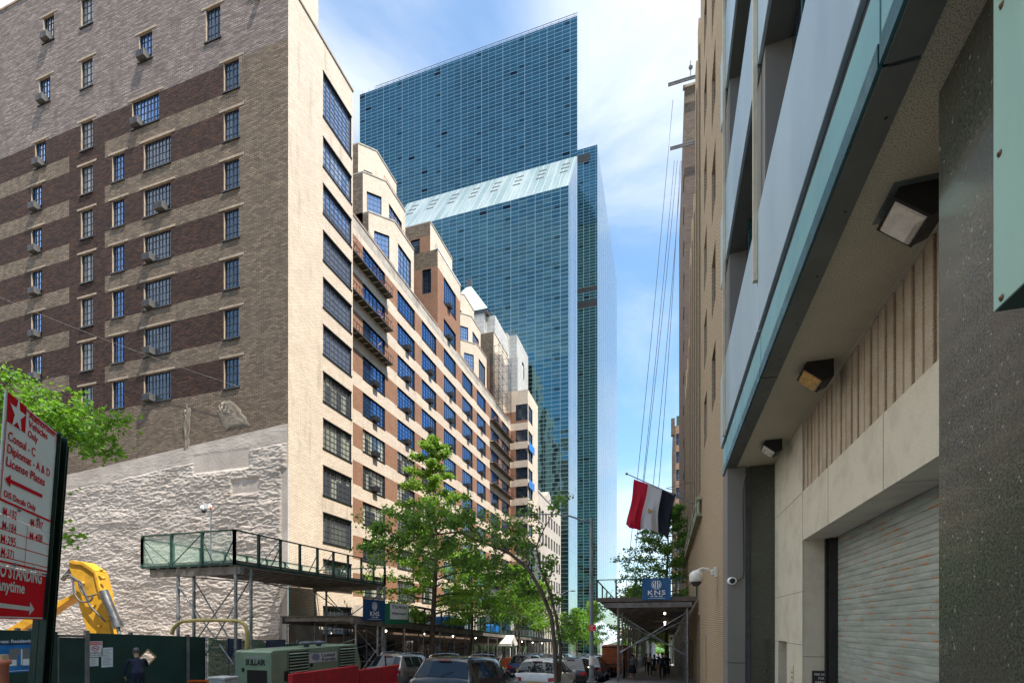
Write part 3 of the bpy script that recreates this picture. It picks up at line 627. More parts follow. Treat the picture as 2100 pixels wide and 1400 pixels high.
# balconies with folding chairs and plants
PINK = pm('salmon_paint', (0.55, 0.20, 0.15), 0.6, var=0.2); DKRED = pm('dark_red_leaves', (0.12, 0.03, 0.03), 0.7, var=0.4)
def balcony(n, a, c):
    b = MB(); z = zt(n)-WH-0.12; b.box(XM, XM+0.65, a, c, z-0.15, z-0.05, 0)
    for i in range(12):
        y = a+(c-a)*i/12; b.box(XM+0.01, XM+0.55, y, y+0.06, z-0.21, z-0.15, 1)
    o = b.build('balcony', [pm('dark_balcony_steel', (0.05, 0.045, 0.03), 0.6) if 'dark_balcony_steel' not in MATS else MATS['dark_balcony_steel'], TAN], apt, True)
    b = MB(); k = int((c-a)/0.35)
    for i in range(k+1): y = a+0.03+(c-a-0.06)*i/k; b.bar((XM+0.62, y, z-0.05), (XM+0.62, y, z+0.5), 0.02, 0.02)
    b.bar((XM+0.62, a, z+0.5), (XM+0.62, c, z+0.5), 0.035, 0.035)
    b.build('railing', BLACK, o)
    o.children; KIDS[o.name][-1].matrix_parent_inverse = WORLDINV(o)
    b = MB(); rr = random.Random(n*7+int(a))
    for i in range(16):
        y = rr.uniform(a+0.1, c-0.3); x = XM+rr.uniform(0.2, 0.78); zz = z+rr.uniform(-0.1, 0.3)
        b.bar((x, y, zz), (x+rr.uniform(-.1, .15), y+rr.uniform(.15, .5), zz+rr.uniform(-.15, .3)), 0.05, 0.05, 0 if rr.random() < 0.6 else 1)
        b.bar((x, y+0.1, zz), (x+0.1, y+0.15, zz+0.4), 0.03, 0.03, 1)
    p = b.build('planting', [PINK, DKRED], o); p.matrix_parent_inverse = WORLDINV(o)
for n in (7, 8, 9): balcony(n, YN1+0.05, fy(793, XM))
for n in (6, 7, 8, 9): balcony(n, fy(1004, XM), fy(1046, XM))
RAILM = pm('faded_red_railing', (0.30, 0.15, 0.10), 0.6)
for (y0, y1, x, z) in ((YN1+1, 40, XM-0.3, ZP+0.1), (44.9, yB0, XM-0.3, ZP+0.1), (yB1, 72, XM-0.3, ZP+0.1), (41, 44.6, -24.4, 37.8), (41, 44.6, -25.2, 41.6), (62, 66, -24.4, 37.8), (24, 29, -20.7, 36.5), (48.4, 54.2, -23.5, 40.2)):
    b = MB(); k = int((y1-y0)/0.5)
    for i in range(k+1): y = y0+(y1-y0)*i/k; b.bar((x, y, z), (x, y, z+0.55), 0.025, 0.025)
    b.bar((x, y0, z+0.55), (x, y1, z+0.55), 0.03, 0.03); b.bar((x, y0, z+0.3), (x, y1, z+0.3), 0.02, 0.02); b.build('terrace_railing', RAILM, apt, True)

# water-stained banners on the end tower
for q, n in enumerate((9, 7)):
    z = zt(n)-WH; b = MB(); y0, y1 = YE-0.05, fy(1092, XN)+0.3
    vs = [(XN+0.22+0.05*sin(i*1.7), y0+(y1-y0)*i/8, z-0.1-1.25*j) for j in (0, 1) for i in range(9)]
    b.add(vs, [(i, i+1, i+10, i+9) for i in range(8)], 0, True)
    vs2 = [(v[0]-0.02, v[1], v[2]) for v in vs]; b.add(vs2, [(i+9, i+10, i+1, i) for i in range(8)], 0, True)
    t = b.build('banner', pm('blue_tarpaulin', (0.01, 0.16, 0.50), 0.4) if 'blue_tarpaulin' not in MATS else MATS['blue_tarpaulin'])
    tag(t, ['bright blue banner just below the top window of the apartment block\'s projecting end tower', 'bright blue banner two storeys lower on the apartment block\'s projecting end tower'][q], 'banner', 'blue banners on the end tower')
# scaffold with netting on the far terrace
sc_ = thing('roof_scaffold', 'scaffold frames with dark netting on the far terrace of the apartment block', 'scaffold', (-23.6, 69, ZP))
b = MB()
for yy in (67.2, 69.0, 71, 73):
    for xx in (-24.0, -22.7): b.tube((xx, yy, ZP-0.5), (xx, yy, 41.0), 0.03, 6)
for z in [ZP+0.5+1.9*i for i in range(5)]:
    for xx in (-24.0, -22.7): b.tube((xx, 67.2, z), (xx, 73, z), 0.025, 6)
    for yy in (67.2, 69, 71, 73): b.tube((-24, yy, z), (-22.7, yy, z), 0.025, 6)
    b.tube((-22.7, 67.2, z), (-22.7, 69, z+1.9), 0.02, 6)
b.build('frames', BLACK, sc_, True)
m, t = newmat('netting'); pb_ = t.nodes.new('ShaderNodeBsdfPrincipled'); pb_.inputs['Base Color'].default_value = (0.05, 0.045, 0.04, 1); pb_.inputs['Alpha'].default_value = 0.55
o_ = t.nodes.new('ShaderNodeOutputMaterial'); t.links.new(pb_.outputs[0], o_.inputs[0])
b = MB()
for i in range(12):
    y0, y1 = 67.2+i*5.8/12, 67.2+(i+1)*5.8/12
    b.quad((-22.62+0.08*sin(i*2.1), y0, ZP+0.5), (-22.62+0.08*sin((i+1)*2.1), y1, ZP+0.5), (-22.66+0.05*sin((i+1)*1.3), y1, 38.9+0.4*sin(i)), (-22.66+0.05*sin(i*1.3), y0, 38.9+0.4*sin(i-1)))
b.quad((-24.1, 67.15, ZP), (-22.6, 67.15, ZP), (-22.6, 67.15, 38.6), (-24.1, 67.15, 39.0)); b.build('netting', m, sc_, True)

# ---------------------------------------------------------------- window air conditioners
def ac(kind):
    r = thing('air_conditioner', 'x', 'air conditioner'); b = MB(); w_, h_, d_ = (0.66, 0.43, 0.27) if kind else (0.64, 0.42, 0.36)
    b.box(-w_/2, w_/2, -d_, 0.12, 0, h_); b.build('casing', ACG if kind else ACM, r, bevel=0.015)
    b = MB(); b.box(-w_/2+0.015, w_/2-0.015, -d_-0.006, -d_-0.001, 0.015, h_-0.015)
    for i in range(7): b.box(-w_/2+0.02, w_/2-0.02, -d_-0.012, -d_-0.002, 0.025+i*0.053, 0.025+i*0.053+0.043)
    b.build('grille', BLACK, r)
    return r
ORD = ['top', 'second', 'third', 'fourth', 'fifth', 'sixth', 'seventh', 'eighth', 'ninth', 'tenth', 'eleventh', 'twelfth']
acs = {0: None, 1: None}
def place_ac(kind, loc, rot, label, group):
    if acs[kind] is None: o = ac(kind); acs[kind] = o; o.location = loc; o.rotation_euler = (0, 0, rot); o['label'] = label; o['group'] = group; return
    o = dup(acs[kind], loc, rot, label); o['group'] = group
k = 0
for z, pa in [(41.7, 89), (37.6, 80), (zt(10), 72)]+[(zt(n), 64) for n in (9, 8, 7, 6, 5)]:
    place_ac(1, (sx(pa)+0.42, YS0, z-WH+0.02), 0, 'dark air conditioner in the side wall\'s leftmost window column, %s from top' % ORD[k], 'air conditioners in the side wall'); k += 1
k = 0
place_ac(1, (sx(285)+0.42, YS0, 37.4-WH+0.02), 0, 'dark air conditioner in the narrow side wall window above the topmost wide window', 'air conditioners in the side wall')
for n, px in ((10, 272), (8, 322), (7, 297), (6, 297), (5, 297), (4, 297)):
    place_ac(1, (sx(px)+0.42, YS0, zt(n)-WH+0.02), 0, 'dark air conditioner in a wide window of the side wall, %s from top' % ORD[k], 'air conditioners in the side wall'); k += 1
ACS = {0: (6, 5, 4, 3, 2), 1: (8, 7, 6, 5, 4, 3, 2), 2: (8, 7, 6, 5, 4, 3), 3: (8, 7, 6, 5, 4, 3), 4: (8, 7, 6, 5, 4, 3), 5: (8, 7, 6, 5, 4, 3, 2), 6: (5, 4, 3), 7: (5, 4)}
for ci, ns in ACS.items():
    a, c = fy(cols_px[ci][0], XM), fy(cols_px[ci][1], XM)
    for n in ns:
        place_ac(0, (XM, a+(c-a)*(0.52 if ci else 0.5), zt(n)-WH+0.02), pi/2, 'black air conditioner on sunlit front, %s window column from the left, %s window below parapet' % (['second', 'third', 'fourth', 'fifth', 'sixth', 'seventh', 'eighth', 'ninth'][ci], ['first', 'second', 'third', 'fourth', 'fifth', 'sixth', 'seventh', 'eighth', 'ninth'][9-n]), 'air conditioners in the sunlit front')
for n in (10, 9):
    ci = 3; a, c = fy(cols_px[ci][0], XM), fy(cols_px[ci][1], XM)
    place_ac(0, (XM, a+1.2, (zt(10)-WH+0.32) if n == 9 else 35.4), pi/2, 'black air conditioner in the flush block above the parapet, %s window' % ('upper' if n == 10 else 'lower'), 'air conditioners in the sunlit front')

# ---------------------------------------------------------------- pale buildings beyond the apartment block
bb = thing('office_building', 'low beige stone office block with paired windows just beyond the apartment block', 'building', (-26, 90, ground(90)))
BEIGE = pm('beige_stone', (0.46, 0.40, 0.34), 0.8, var=0.1, scale=0.6); b = MB(); y1b = fy(1150, XN); ops = []; zb_ = 22.4
for r_ in range(7):
    z1 = on_x(1106, 1044, XN).z+0.4-3.85*r_
    for k in range(8): y = YE1+0.7+k*2.32; ops.append((y-YE1, y-YE1+1.35, z1-2.1, z1))
wall(b, (XN, YE1), (0, 1), 0.01, y1b-YE1, -10, zb_, ops, None, 0, 0.25, 1); wall(b, (XN, y1b), (-1, 0), 0, 20, -10, zb_)
b.quad((-40, YE1, zb_), (XN, YE1, zb_), (XN, y1b, zb_), (-40, y1b, zb_), 1)
b.box(XN-0.3, XN+0.1, YE1+0.02, y1b, zb_+0.002, zb_+0.3)
cyl = [(XN-1.2+0.0, 88.6+1.7*cos(pi*i/8), zb_+0.3+1.6*sin(pi*i/8)) for i in range(9)]
b.add(cyl+[(XN+0.05, p[1], p[2]) for p in cyl], [tuple(range(9, 18)), tuple(reversed(range(9)))]+[(i, i+1, i+10, i+9) for i in range(8)], 0)
b.build('wall', [BEIGE, CONC], bb, True)
for o in ops: window(bb, (XN, YE1+o[0], o[2]), (0, 1), o[1]-o[0], o[3]-o[2], 2, 2, FRAMEL, PANED)
STONE = brick('pale_stone_panels', (0.40, 0.38, 0.355), (0.48, 0.46, 0.43), (0.16, 0.15, 0.14), bw=1.6, bh=0.8, msize=0.035)
MINT = pm('mint_copper_roof', (0.42, 0.62, 0.52), 0.5, var=0.1)
def stone(label, X, y0, y1, z1, pyr):
    t = thing('stone_tower', label, 'building', (X-5, (y0+y1)/2, ground(y0)), group='pale stone tops behind the apartment block'); b = MB()
    volume(b, [(X-14, y0), (X-1.6, y0), (X-1.6, y0+1.2), (X, y0+1.2), (X, y1), (X-14, y1)], -10, z1, mi=0)
    volume(b, [(X-1.6, y0-2.2), (X+1.2, y0-2.2), (X+1.2, y0+1.9), (X-1.6, y0+1.9)], -10, z1-6.5, mi=0)
    b.box(X-13, X-0.2, y0+0.1, y0+0.4, z1, z1+0.02)
    b.build('shaft', [STONE], t, True)
    yc = (y0+y1)/2+0.8; b = MB(); n = 28
    ring = [(X+0.03, yc+0.9*cos(2*pi*i/n)*1.15, z1-5.2+1.9*sin(2*pi*i/n)) for i in range(n)]
    b.add(ring, [tuple(range(n))]); b.build('round_window', PANED, t, True)
    if pyr:
        b = MB(); A = Vector((X-6, y0+4, z1+8.5)); q = [(X-11.5, y0-0.2, z1+0.6), (X-0.9, y0-0.2, z1+0.6), (X-0.9, y1-1, z1+0.6), (X-11.5, y1-1, z1+0.6)]
        b.add(q+[tuple(A)], [(0, 1, 4), (1, 2, 4), (2, 3, 4), (3, 0, 4)], 0); b.box(A.x-0.4, A.x+0.4, A.y-0.4, A.y+0.4, A.z-1, A.z+0.8, 1)
        b.box(X-11.4, X-1, y0-0.1, y1-1.1, z1+0.01, z1+0.6, 1); b.build('pyramid_roof', [MINT, FRAMEL], t, True)
    return t
stone('pale stone tower top with a mint green pyramid roof and a round window', -29, 82.5, 91.3, 55.2, True)
stone('flat topped pale stone tower nearer the glass tower, with a round window but no pyramid', -29, 96, 106, 59.3, False)

# ---------------------------------------------------------------- glass towers
G1 = glass_grid('teal_curtain_wall', (0.085, 0.175, 0.182), 1.9, 0.955, (0.26, 0.36, 0.41), dens=0.05, wob=0.035, dark=0.012, hl=0.10)
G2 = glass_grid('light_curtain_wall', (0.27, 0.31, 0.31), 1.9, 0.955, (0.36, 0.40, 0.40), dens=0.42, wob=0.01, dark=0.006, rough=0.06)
G3 = glass_grid('rippled_green_curtain_wall', (0.10, 0.20, 0.18), 1.9, 0.955, (0.30, 0.34, 0.30), dens=0.08, wob=0.12, dark=0.01, hl=0.12)
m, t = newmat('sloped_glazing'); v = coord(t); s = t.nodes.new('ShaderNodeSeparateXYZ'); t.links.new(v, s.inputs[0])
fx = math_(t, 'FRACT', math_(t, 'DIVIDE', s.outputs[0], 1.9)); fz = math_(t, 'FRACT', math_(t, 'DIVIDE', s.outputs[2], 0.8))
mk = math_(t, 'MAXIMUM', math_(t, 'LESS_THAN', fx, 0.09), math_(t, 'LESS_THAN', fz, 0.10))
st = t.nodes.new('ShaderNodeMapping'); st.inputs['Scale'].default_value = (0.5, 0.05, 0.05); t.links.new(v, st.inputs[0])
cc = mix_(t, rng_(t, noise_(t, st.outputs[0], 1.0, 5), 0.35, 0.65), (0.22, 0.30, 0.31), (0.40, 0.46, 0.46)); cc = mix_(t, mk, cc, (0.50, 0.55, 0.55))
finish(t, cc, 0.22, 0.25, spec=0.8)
YT, XT = 119.0, -20.3
gt = thing('glass_tower', 'huge teal glass tower with a sloped glass shoulder halfway up', 'skyscraper', (-50, 135, ground(135)))
ZT1 = 146.6; b = MB()
volume(b, [(-80.8, YT), (XT, YT), (XT-8, YT+30), (-80.8, YT+30)], -12, ZT1); b.build('upper_shaft', [G1, ROOF], gt, True)
YL = 107.7; zl, zh = 96.3, 112.9; XL = -66.0; XR = -20.3; b = MB()
wall(b, (XL, YL), (1, 0), 0, XR-XL, -12, zl, mi=0)
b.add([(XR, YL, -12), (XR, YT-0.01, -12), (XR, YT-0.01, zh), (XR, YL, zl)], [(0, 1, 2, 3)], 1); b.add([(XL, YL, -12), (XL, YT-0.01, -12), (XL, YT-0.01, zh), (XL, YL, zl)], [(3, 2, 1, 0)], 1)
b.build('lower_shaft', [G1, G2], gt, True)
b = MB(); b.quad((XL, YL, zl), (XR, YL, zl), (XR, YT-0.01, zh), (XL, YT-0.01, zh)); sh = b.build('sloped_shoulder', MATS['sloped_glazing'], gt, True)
dv = Vector((0, YT-YL, zh-zl)).normalized(); nv = Vector((0, -(zh-zl), YT-YL)).normalized()*0.02
for i in range(9):
    x = XR-3.2-i*5.7
    for k in range(3):
        b = MB(); c0 = Vector((x-0.35*0, YL, zl))+dv*(10.2+k*2.7); b.quad(c0+nv, c0+Vector((1.9, 0, 0))+nv, c0+Vector((1.9, 0, 0))+dv*0.75+nv, c0+dv*0.75+nv)
        o = b.build('roof_vent', BLACK, sh); o.matrix_parent_inverse = WORLDINV(sh)
b = MB()
for x in [-80+i*1.9 for i in range(32)]: b.bar((x, YT+0.3, ZT1), (x, YT+0.3, ZT1+1.1), 0.06, 0.06)
b.bar((-76, YT+0.3, ZT1+1.1), (XT, YT+0.3, ZT1+1.1), 0.08, 0.08); b.bar((-76, YT+0.3, ZT1+0.6), (XT, YT+0.3, ZT1+0.6), 0.05, 0.05); b.build('roof_rail', FRAMEL, gt, True)
g2 = thing('glass_tower', 'narrower green glass tower behind the first, with two dark bands and a pale street side', 'skyscraper', (-30, 180, ground(180)))
Y2, Y3 = 155.8, 220.7; ZT2 = 149.6; b = MB(); za, zb2 = on_y(1205, 462, Y2).z, 0
band = [(on_y(1205, 588, Y2).z, on_y(1205, 598, Y2).z), (on_y(1205, 616, Y2).z, on_y(1205, 630, Y2).z)]
wall(b, (XT, Y2), (1, 0), -28, 0, -12, ZT2, (), lambda u, z: 3 if any(p < z < q for q, p in band) or (145.2 < z < 147.8 and u < -2.2) else (0 if z > za else 2), zs=[za, 145.2, 147.8]+[q for p in band for q in p], us=(-2.2,))
wall(b, (XT, Y2), (0, 1), 0, Y3-Y2, -12, ZT2, mi=1); wall(b, (XT, Y3), (-1, 0), 0, 28, -12, ZT2, mi=1); b.quad((XT-28, Y2, ZT2), (XT, Y2, ZT2), (XT, Y3, ZT2), (XT-28, Y3, ZT2), 3)
b.build('shaft', [G1, G2, G3, BLACK], g2, True)
# glass skirt at the foot of the towers
b = MB(); ys_ = [112+i*3.2 for i in range(17)]
fr_ = thing('glass_canopy', 'sloped white framed glass canopy at the foot of the glass towers', 'canopy', (-17, 130, ground(130)))
for i, y in enumerate(ys_):
    g = ground(120)
    b.bar((XT+0.1, y, g+9.5), (-13.4, y, g+4.6), 0.22, 0.28)
for k in range(6): f = k/5; b.bar((XT+0.1+(6.8)*f, ys_[0], ground(120)+9.5-4.9*f), (XT+0.1+6.8*f, ys_[-1], ground(120)+9.5-4.9*f), 0.16, 0.16)
b.bar((-13.4, ys_[0], ground(120)+4.1), (-13.4, ys_[-1], ground(120)+4.1), 0.3, 1.0)
for y in ys_[::3]: b.bar((-13.8, y, ground(y)), (-13.8, y, ground(120)+4.2), 0.3, 0.3)
b.build('frame', WHITE, fr_, True)
b = MB(); g = ground(120); b.quad((XT+0.1, ys_[0], g+9.6), (-13.4, ys_[0], g+4.7), (-13.4, ys_[-1], g+4.7), (XT+0.1, ys_[-1], g+9.6)); b.build('glazing', pm('canopy_glass', (0.45, 0.52, 0.58), 0.12, 0.2), fr_, True)
t = thing('apartment_building', 'unseen tan apartment house beside the viewer, added to bounce warm light across the street', 'building', (-28, -20, ground(-20))); b = MB()  # unseen house, added for warm bounce onto the garage side; kept low for fill
volume(b, [(-40, -55), (-20.4, -55), (-20.4, 5), (-40, 5)], -3, 17)
b.build('wall', TAN, t, True); b = MB()
for z in range(3, 15, 3):
    for q in range(14): b.box(-20.39, -20.33, -53+q*4.1, -51+q*4.1, z, z+1.7)
b.build('windows', PANED, t, True)
# buildings behind the camera: the street goes on there and the towers mirror it
for i, (x, y, w_, h_, mt, lb) in enumerate([(-62, -150, 34, 120, TAN, 'broad tan'), (-22, -210, 22, 165, SIDE, 'slender grey brown'), (16, -120, 26, 85, BROWNF, 'red brown')]):
    t = thing('apartment_tower', lb+' apartment tower up the street behind the viewer, mirrored in the teal glass', 'building', (x, y, ground(-160))); b = MB()
    volume(b, [(x-w_/2, y), (x+w_/2, y), (x+w_/2, y+18), (x-w_/2, y+18)], 0, h_); volume(b, [(x-w_/4, y+2), (x+w_/4, y+2), (x+w_/4, y+14), (x-w_/4, y+14)], h_, h_+14)
    b.build('wall', mt, t, True); b = MB()
    for z in range(8, int(h_)-2, 4):
        for q in range(int(w_/3.4)): b.box(x-w_/2+1+q*3.4, x-w_/2+2.6+q*3.4, y+18.003, y+18.05, z, z+2)
    b.build('windows', PANED, t, True)
# ---------------------------------------------------------------- right side: the consulate with metal panels, garage and dark granite
def speckle(name, base, dots, amt=0.55, scale=60, rough=0.6, spec=0.5, bst=0.2, light=None, blot=None, ring=None, coat=0.0):
    m, t = newmat(name); c = coord(t)
    n = noise_(t, c, scale, 2, 0.6); cc = mix_(t, rng_(t, n, amt-0.04, amt+0.06), base, dots)
    if light: cc = mix_(t, rng_(t, noise_(t, c, scale*0.55, 1, 0.5), 0.70, 0.75), cc, light)
    if blot: cc = mix_(t, rng_(t, noise_(t, c, 1.6, 6, 0.65), 0.42, 0.7, 0, blot[1]), cc, blot[0])
    finish(t, cc, rough, 0, n, bst, 0.003, spec, Coat_Weight=coat, Coat_Roughness=0.06); return m
STUCCO = speckle('speckled_stucco_soffit', (0.56, 0.51, 0.375), (0.22, 0.195, 0.14), 0.54, 80, 0.9, bst=0.3, blot=((0.40, 0.36, 0.26), 0.5))
LIME = speckle('pale_limestone', (0.56, 0.53, 0.43), (0.38, 0.35, 0.28), 0.60, 90, 0.6, blot=((0.38, 0.345, 0.28), 0.6))
LIMED = speckle('grey_limestone', (0.17, 0.17, 0.16), (0.12, 0.12, 0.11), 0.6, 70, 0.75, blot=((0.16, 0.155, 0.15), 0.7))
RIB = speckle('pebbled_rib_stone', (0.45, 0.375, 0.285), (0.18, 0.14, 0.10), 0.58, 85, 0.85, bst=0.8, blot=((0.28, 0.22, 0.155), 0.7))
GRAN = speckle('polished_dark_granite', (0.068, 0.080, 0.062), (0.028, 0.034, 0.027), 0.5, 45, 0.20, 0.5, 0.02, light=(0.22, 0.24, 0.20), blot=((0.058, 0.056, 0.046), 0.8), coat=0.15)
PANEL = pm('brushed_blue_metal_panel', (0.40, 0.52, 0.60), 0.42, 0.6, var=0.05, scale=0.5, stretch=(1, 1, 0.15), bstr=0.0)
TEAL = pm('teal_enamel_fascia', (0.17, 0.37, 0.40), 0.38, 0.2, var=0.05, scale=0.7, bstr=0.0, dirt=((0.12, 0.22, 0.22), 0.35))
TEALD = pm('dark_teal_edge', (0.020, 0.085, 0.095), 0.35, 0.3)
METS = pm('grey_metal_soffit_strip', (0.12, 0.13, 0.12), 0.55, 0.3, var=0.10, scale=1.2, bstr=0.0, dirt=((0.12, 0.115, 0.10), 0.4))
MINTM = pm('pale_mint_enamel', (0.27, 0.46, 0.41), 0.4, 0.1, var=0.05, scale=2, stretch=(1, 1, 0.2))
CREAM = pm('cream_mullion', (0.50, 0.47, 0.36), 0.5, var=0.1)
XO, XI, XW, ZS, YEND, YWALL = 1.76, 2.04, 3.06, 4.75, 17.1, 16.2
con = thing('consulate_building', 'modern building with pale blue metal panels, a ribbed stone wall and a garage', 'building', (3, 6, ground(6)))
b = MB()
b.quad((XI, -6, ZS), (XI, YEND-0.1, ZS), (XW+0.4, YEND-0.1, ZS), (XW+0.4, -6, ZS)); b.build('stucco_soffit', STUCCO, con, True)
JO = [-0.6, 4.95, 10.5, 16.0]
b = MB(); b2 = MB(); b3 = MB(); b4 = MB()
ys_ = [-6]+JO+[YEND]
for y0, y1 in zip(ys_, ys_[1:]):
    g = 0.02
    b.box(XO, XI-0.004, y0+g, y1-g, ZS-0.03, ZS+0.01, 0)                     # metal soffit strip
    for k in range(max(1, int((y1-y0)/1.1))): yy = y0+0.5+k*1.1; M = Matrix.Translation((XO+0.20, yy, ZS-0.031)) @ Matrix.Rotation(pi, 4, 'X'); b.lathe([(0.016, 0), (0.012, 0.008), (0.001, 0.01)], 8, 1, M)
    b2.box(XO-0.035, XO+0.05, y0+g, y1-g, ZS-0.01, ZS+0.20, 1); b2.box(XO-0.02, XO+0.05, y0+g, y1-g, ZS+0.20, ZS+0.80, 0)
    b4.box(XO+0.06, XO+0.1, y0, y1, ZS-0.02, ZS+1.1)
b4.box(XO+0.02, XO+0.08, -6, YEND-0.02, ZS+0.80, ZS+1.05)
b.build('soffit_strip', [METS, BLACK], con, True); b2.build('fascia', [TEAL, TEALD], con, True); b4.build('shadow_gap', BLACK, con, True)
rows = [(5.78, 8.05), (10.96, 13.17), (16.1, 18.3), (21.2, 23.4), (26.3, 28.5), (31.4, 33.6), (36.3, 38.2)]
for k, (z0, z1) in enumerate(rows):
    for y0, y1 in ((-6, -0.6), (-0.6, 4.95), (4.95, 10.75), (10.75, 16.2), (16.2, 17.6)):
        q = MB(); q.box(XO-0.04, XO+0.30, y0+0.03, y1-0.03, z0, z1, 0); q.build('metal_panel', PANEL, con, True, bevel=0.012)
    q = MB(); q.box(XO+0.05, 2.9, -6, YEND+0.3, z0+0.02, z1-0.05, 0)
    if k: q.box(XO+0.02, 2.2, -6, YEND+0.3, z0-0.012, z0-0.002, 1)
    q.build('spandrel', [LIMED, METS], con, True)
q = MB(); q2 = MB()
for k in range(6):
    z0 = rows[k][1]; z1 = rows[k+1][0]
    for yy in JO: q2 = MB(); q2.box(1.80, 2.75, yy-0.1, yy+0.75, z0-0.04, z1+0.01); q2.build('pier', LIMED, con, True)
    for y0, y1 in zip(JO, JO[1:]):
        q.box(2.25, 2.32, y0+0.8, y1-0.1, z0-0.04, z1, 0)
        for t in range(1, 4): q.box(2.14, 2.24, y0+0.75+(y1-y0-0.85)*t/4-0.04, y0+0.75+(y1-y0-0.85)*t/4+0.04, z0-0.03, z1, 1)
        q.box(2.13, 2.23, y0+0.8, y1-0.1, z0+(z1-z0)*0.62, z0+(z1-z0)*0.62+0.07, 1)
q.build('glazing', [PANED, TEALD], con, True)
for yy, z0 in ((10.75, 6.75), (16.2, 5.7), (4.95, 8.1)):
    q = MB(); q.box(XO-0.12, XO-0.045, yy-0.05, yy+0.05, z0, 38.0); q.build('mullion', CREAM, con, True)
q = MB(); q.box(1.85, 14, -12, YEND+0.05, 38.3, 38.8); q.box(2.8, 14, YWALL+0.4, YEND+0.1, -5, 38.3); q.box(13.9, 14, -12, YWALL+0.3, -4, 38.3); q.build('roof', ROOF, con, True)
# the ground-floor wall: limestone with a ribbed frieze and the garage opening
YJ = 13.1; ZL, ZR = 1.99, 3.12
b = MB()
wall(b, (XW, YWALL), (0, -1), 0, 22, -3.2, ZS, [(YWALL-YJ, YWALL+1.2, -3.3, ZL), (YWALL-YJ, YWALL+1.2, ZR, ZS-0.002), (YWALL-15.75, YWALL-14.7, -3.3, -0.42)], None, 0, 0.62, 0, us=())
b.build('limestone_wall', [LIME], con, True)
b = MB(); b.box(XW+0.17, XW+0.25, -1, YJ, ZR, ZS); b.build('frieze_recess', pm('dark_recess_stone', (0.035, 0.026, 0.02), 0.9), con, True)
b = MB(); y = YJ-0.03; i = 0
while y > 4.2:
    d = 0.004*((i*7) % 5); b.box(XW+0.03+d, XW+0.17, y-0.205, y, ZR+0.002, ZS-0.003, 0); y -= 0.28; i += 1
b.build('ribs', RIB, con, True, bevel=0.015)
b = MB()                                                   # thin open joints of the stone
for z in (1.99+1.12, 0.8, -0.45, -1.7): b.box(XW-0.003, XW+0.003, YJ+0.02, YWALL-0.01, z-0.006, z+0.006)
for yy in (11.2, 8.6, 6.1): b.box(XW-0.003, XW+0.003, yy-0.005, yy+0.005, ZL+0.003, ZR)
b.box(XW-0.003, XW+0.003, YJ-0.006, YJ+0.006, -3, ZS-0.01)
for z in (-0.72,): b.box(XW+0.01, XW+0.60, YJ-0.003, YJ-0.001, z-0.006, z+0.006)
for yy in (11.0, 8.2, 5.8): b.box(XW+0.01, XW+0.6, yy-0.005, yy+0.005, ZL-0.003, ZL-0.001)
b.build('stone_joints', pm('joint', (0.13, 0.115, 0.09), 0.9), con, True)
sh = MB()                                                  # roller shutter
m, t = newmat('rusty_shutter'); c = coord(t); s = t.nodes.new('ShaderNodeSeparateXYZ'); t.links.new(c, s.inputs[0])
st = t.nodes.new('ShaderNodeMapping'); st.inputs['Scale'].default_value = (1, 0.8, 4.5); t.links.new(c, st.inputs[0])
b1 = mix_(t, rng_(t, noise_(t, st.outputs[0], 2.0, 6, 0.6), 0.3, 0.7), (0.25, 0.285, 0.265), (0.38, 0.42, 0.39))
st2 = t.nodes.new('ShaderNodeMapping'); st2.inputs['Scale'].default_value = (1, 1.9, 3.2); st2.inputs['Location'].default_value = (0, 3, 1); t.links.new(c, st2.inputs[0])
slotz = math_(t, 'FRACT', math_(t, 'DIVIDE', math_(t, 'SUBTRACT', ZL+0.3, s.outputs[2]), 0.115))
edge = rng_(t, slotz, 0.55, 1.0)
r1 = math_(t, 'MULTIPLY', rng_(t, noise_(t, st2.outputs[0], 1.7, 6, 0.62), 0.53, 0.60), edge)
b1 = mix_(t, r1, b1, (0.50, 0.19, 0.045)); r2 = rng_(t, noise_(t, st2.outputs[0], 4.5, 5, 0.6), 0.66, 0.72); b1 = mix_(t, math_(t, 'MULTIPLY', r2, 0.8), b1, (0.05, 0.05, 0.05))
b1 = mix_(t, rng_(t, noise_(t, st.outputs[0], 5.5, 3, 0.6), 0.68, 0.74, 0, 0.8), b1, (0.60, 0.66, 0.62))
finish(t, b1, 0.45, 0.25, noise_(t, c, 20, 4), 0.2, 0.004)
XS = XW+0.66; z = ZL+0.3; pr = []
while z > -3.4:
    for u, dx in ((0, 0.008), (0.005, -0.003), (0.055, -0.006), (0.106, -0.003), (0.111, 0.008)): pr.append((XS+dx, z-u))
    z -= 0.115
vs = [(x, 3.5, z_) for x, z_ in pr]+[(x, YJ-0.22, z_) for x, z_ in pr]; n = len(pr)
sh.add(vs, [(i, i+1, i+1+n, i+n) for i in range(n-1)], 0); sh.build('roller_shutter', m, con, True)
b = MB(); b.box(XS-0.16, XS+0.02, YJ-0.20, YJ-0.02, -3.4, ZL+0.3); b.box(XS-0.22, XS-0.18, YJ-0.10, YJ-0.02, -3.4, ZL+0.3); b.box(XS+0.02, XS+0.1, 3, YJ, ZL-0.005, ZS); b.build('shutter_rail', BLACK, con, True)
b = MB(); b.box(XW-0.02, XW+0.9, -1, 5.37, ZS-0.002, ZS-0.001)
b = MB(); b.box(2.33, XW+0.7, -6, 5.37, -2.4, ZS-0.004); b.build('granite_pier', GRAN, con, True, bevel=0.008)
b = MB(); b.box(XW+0.5, XW+0.55, 14.72, 15.73, -3.4, -0.44); o = b.build('service_door', pm('dark_grey_door', (0.045, 0.05, 0.055), 0.5), con, True)
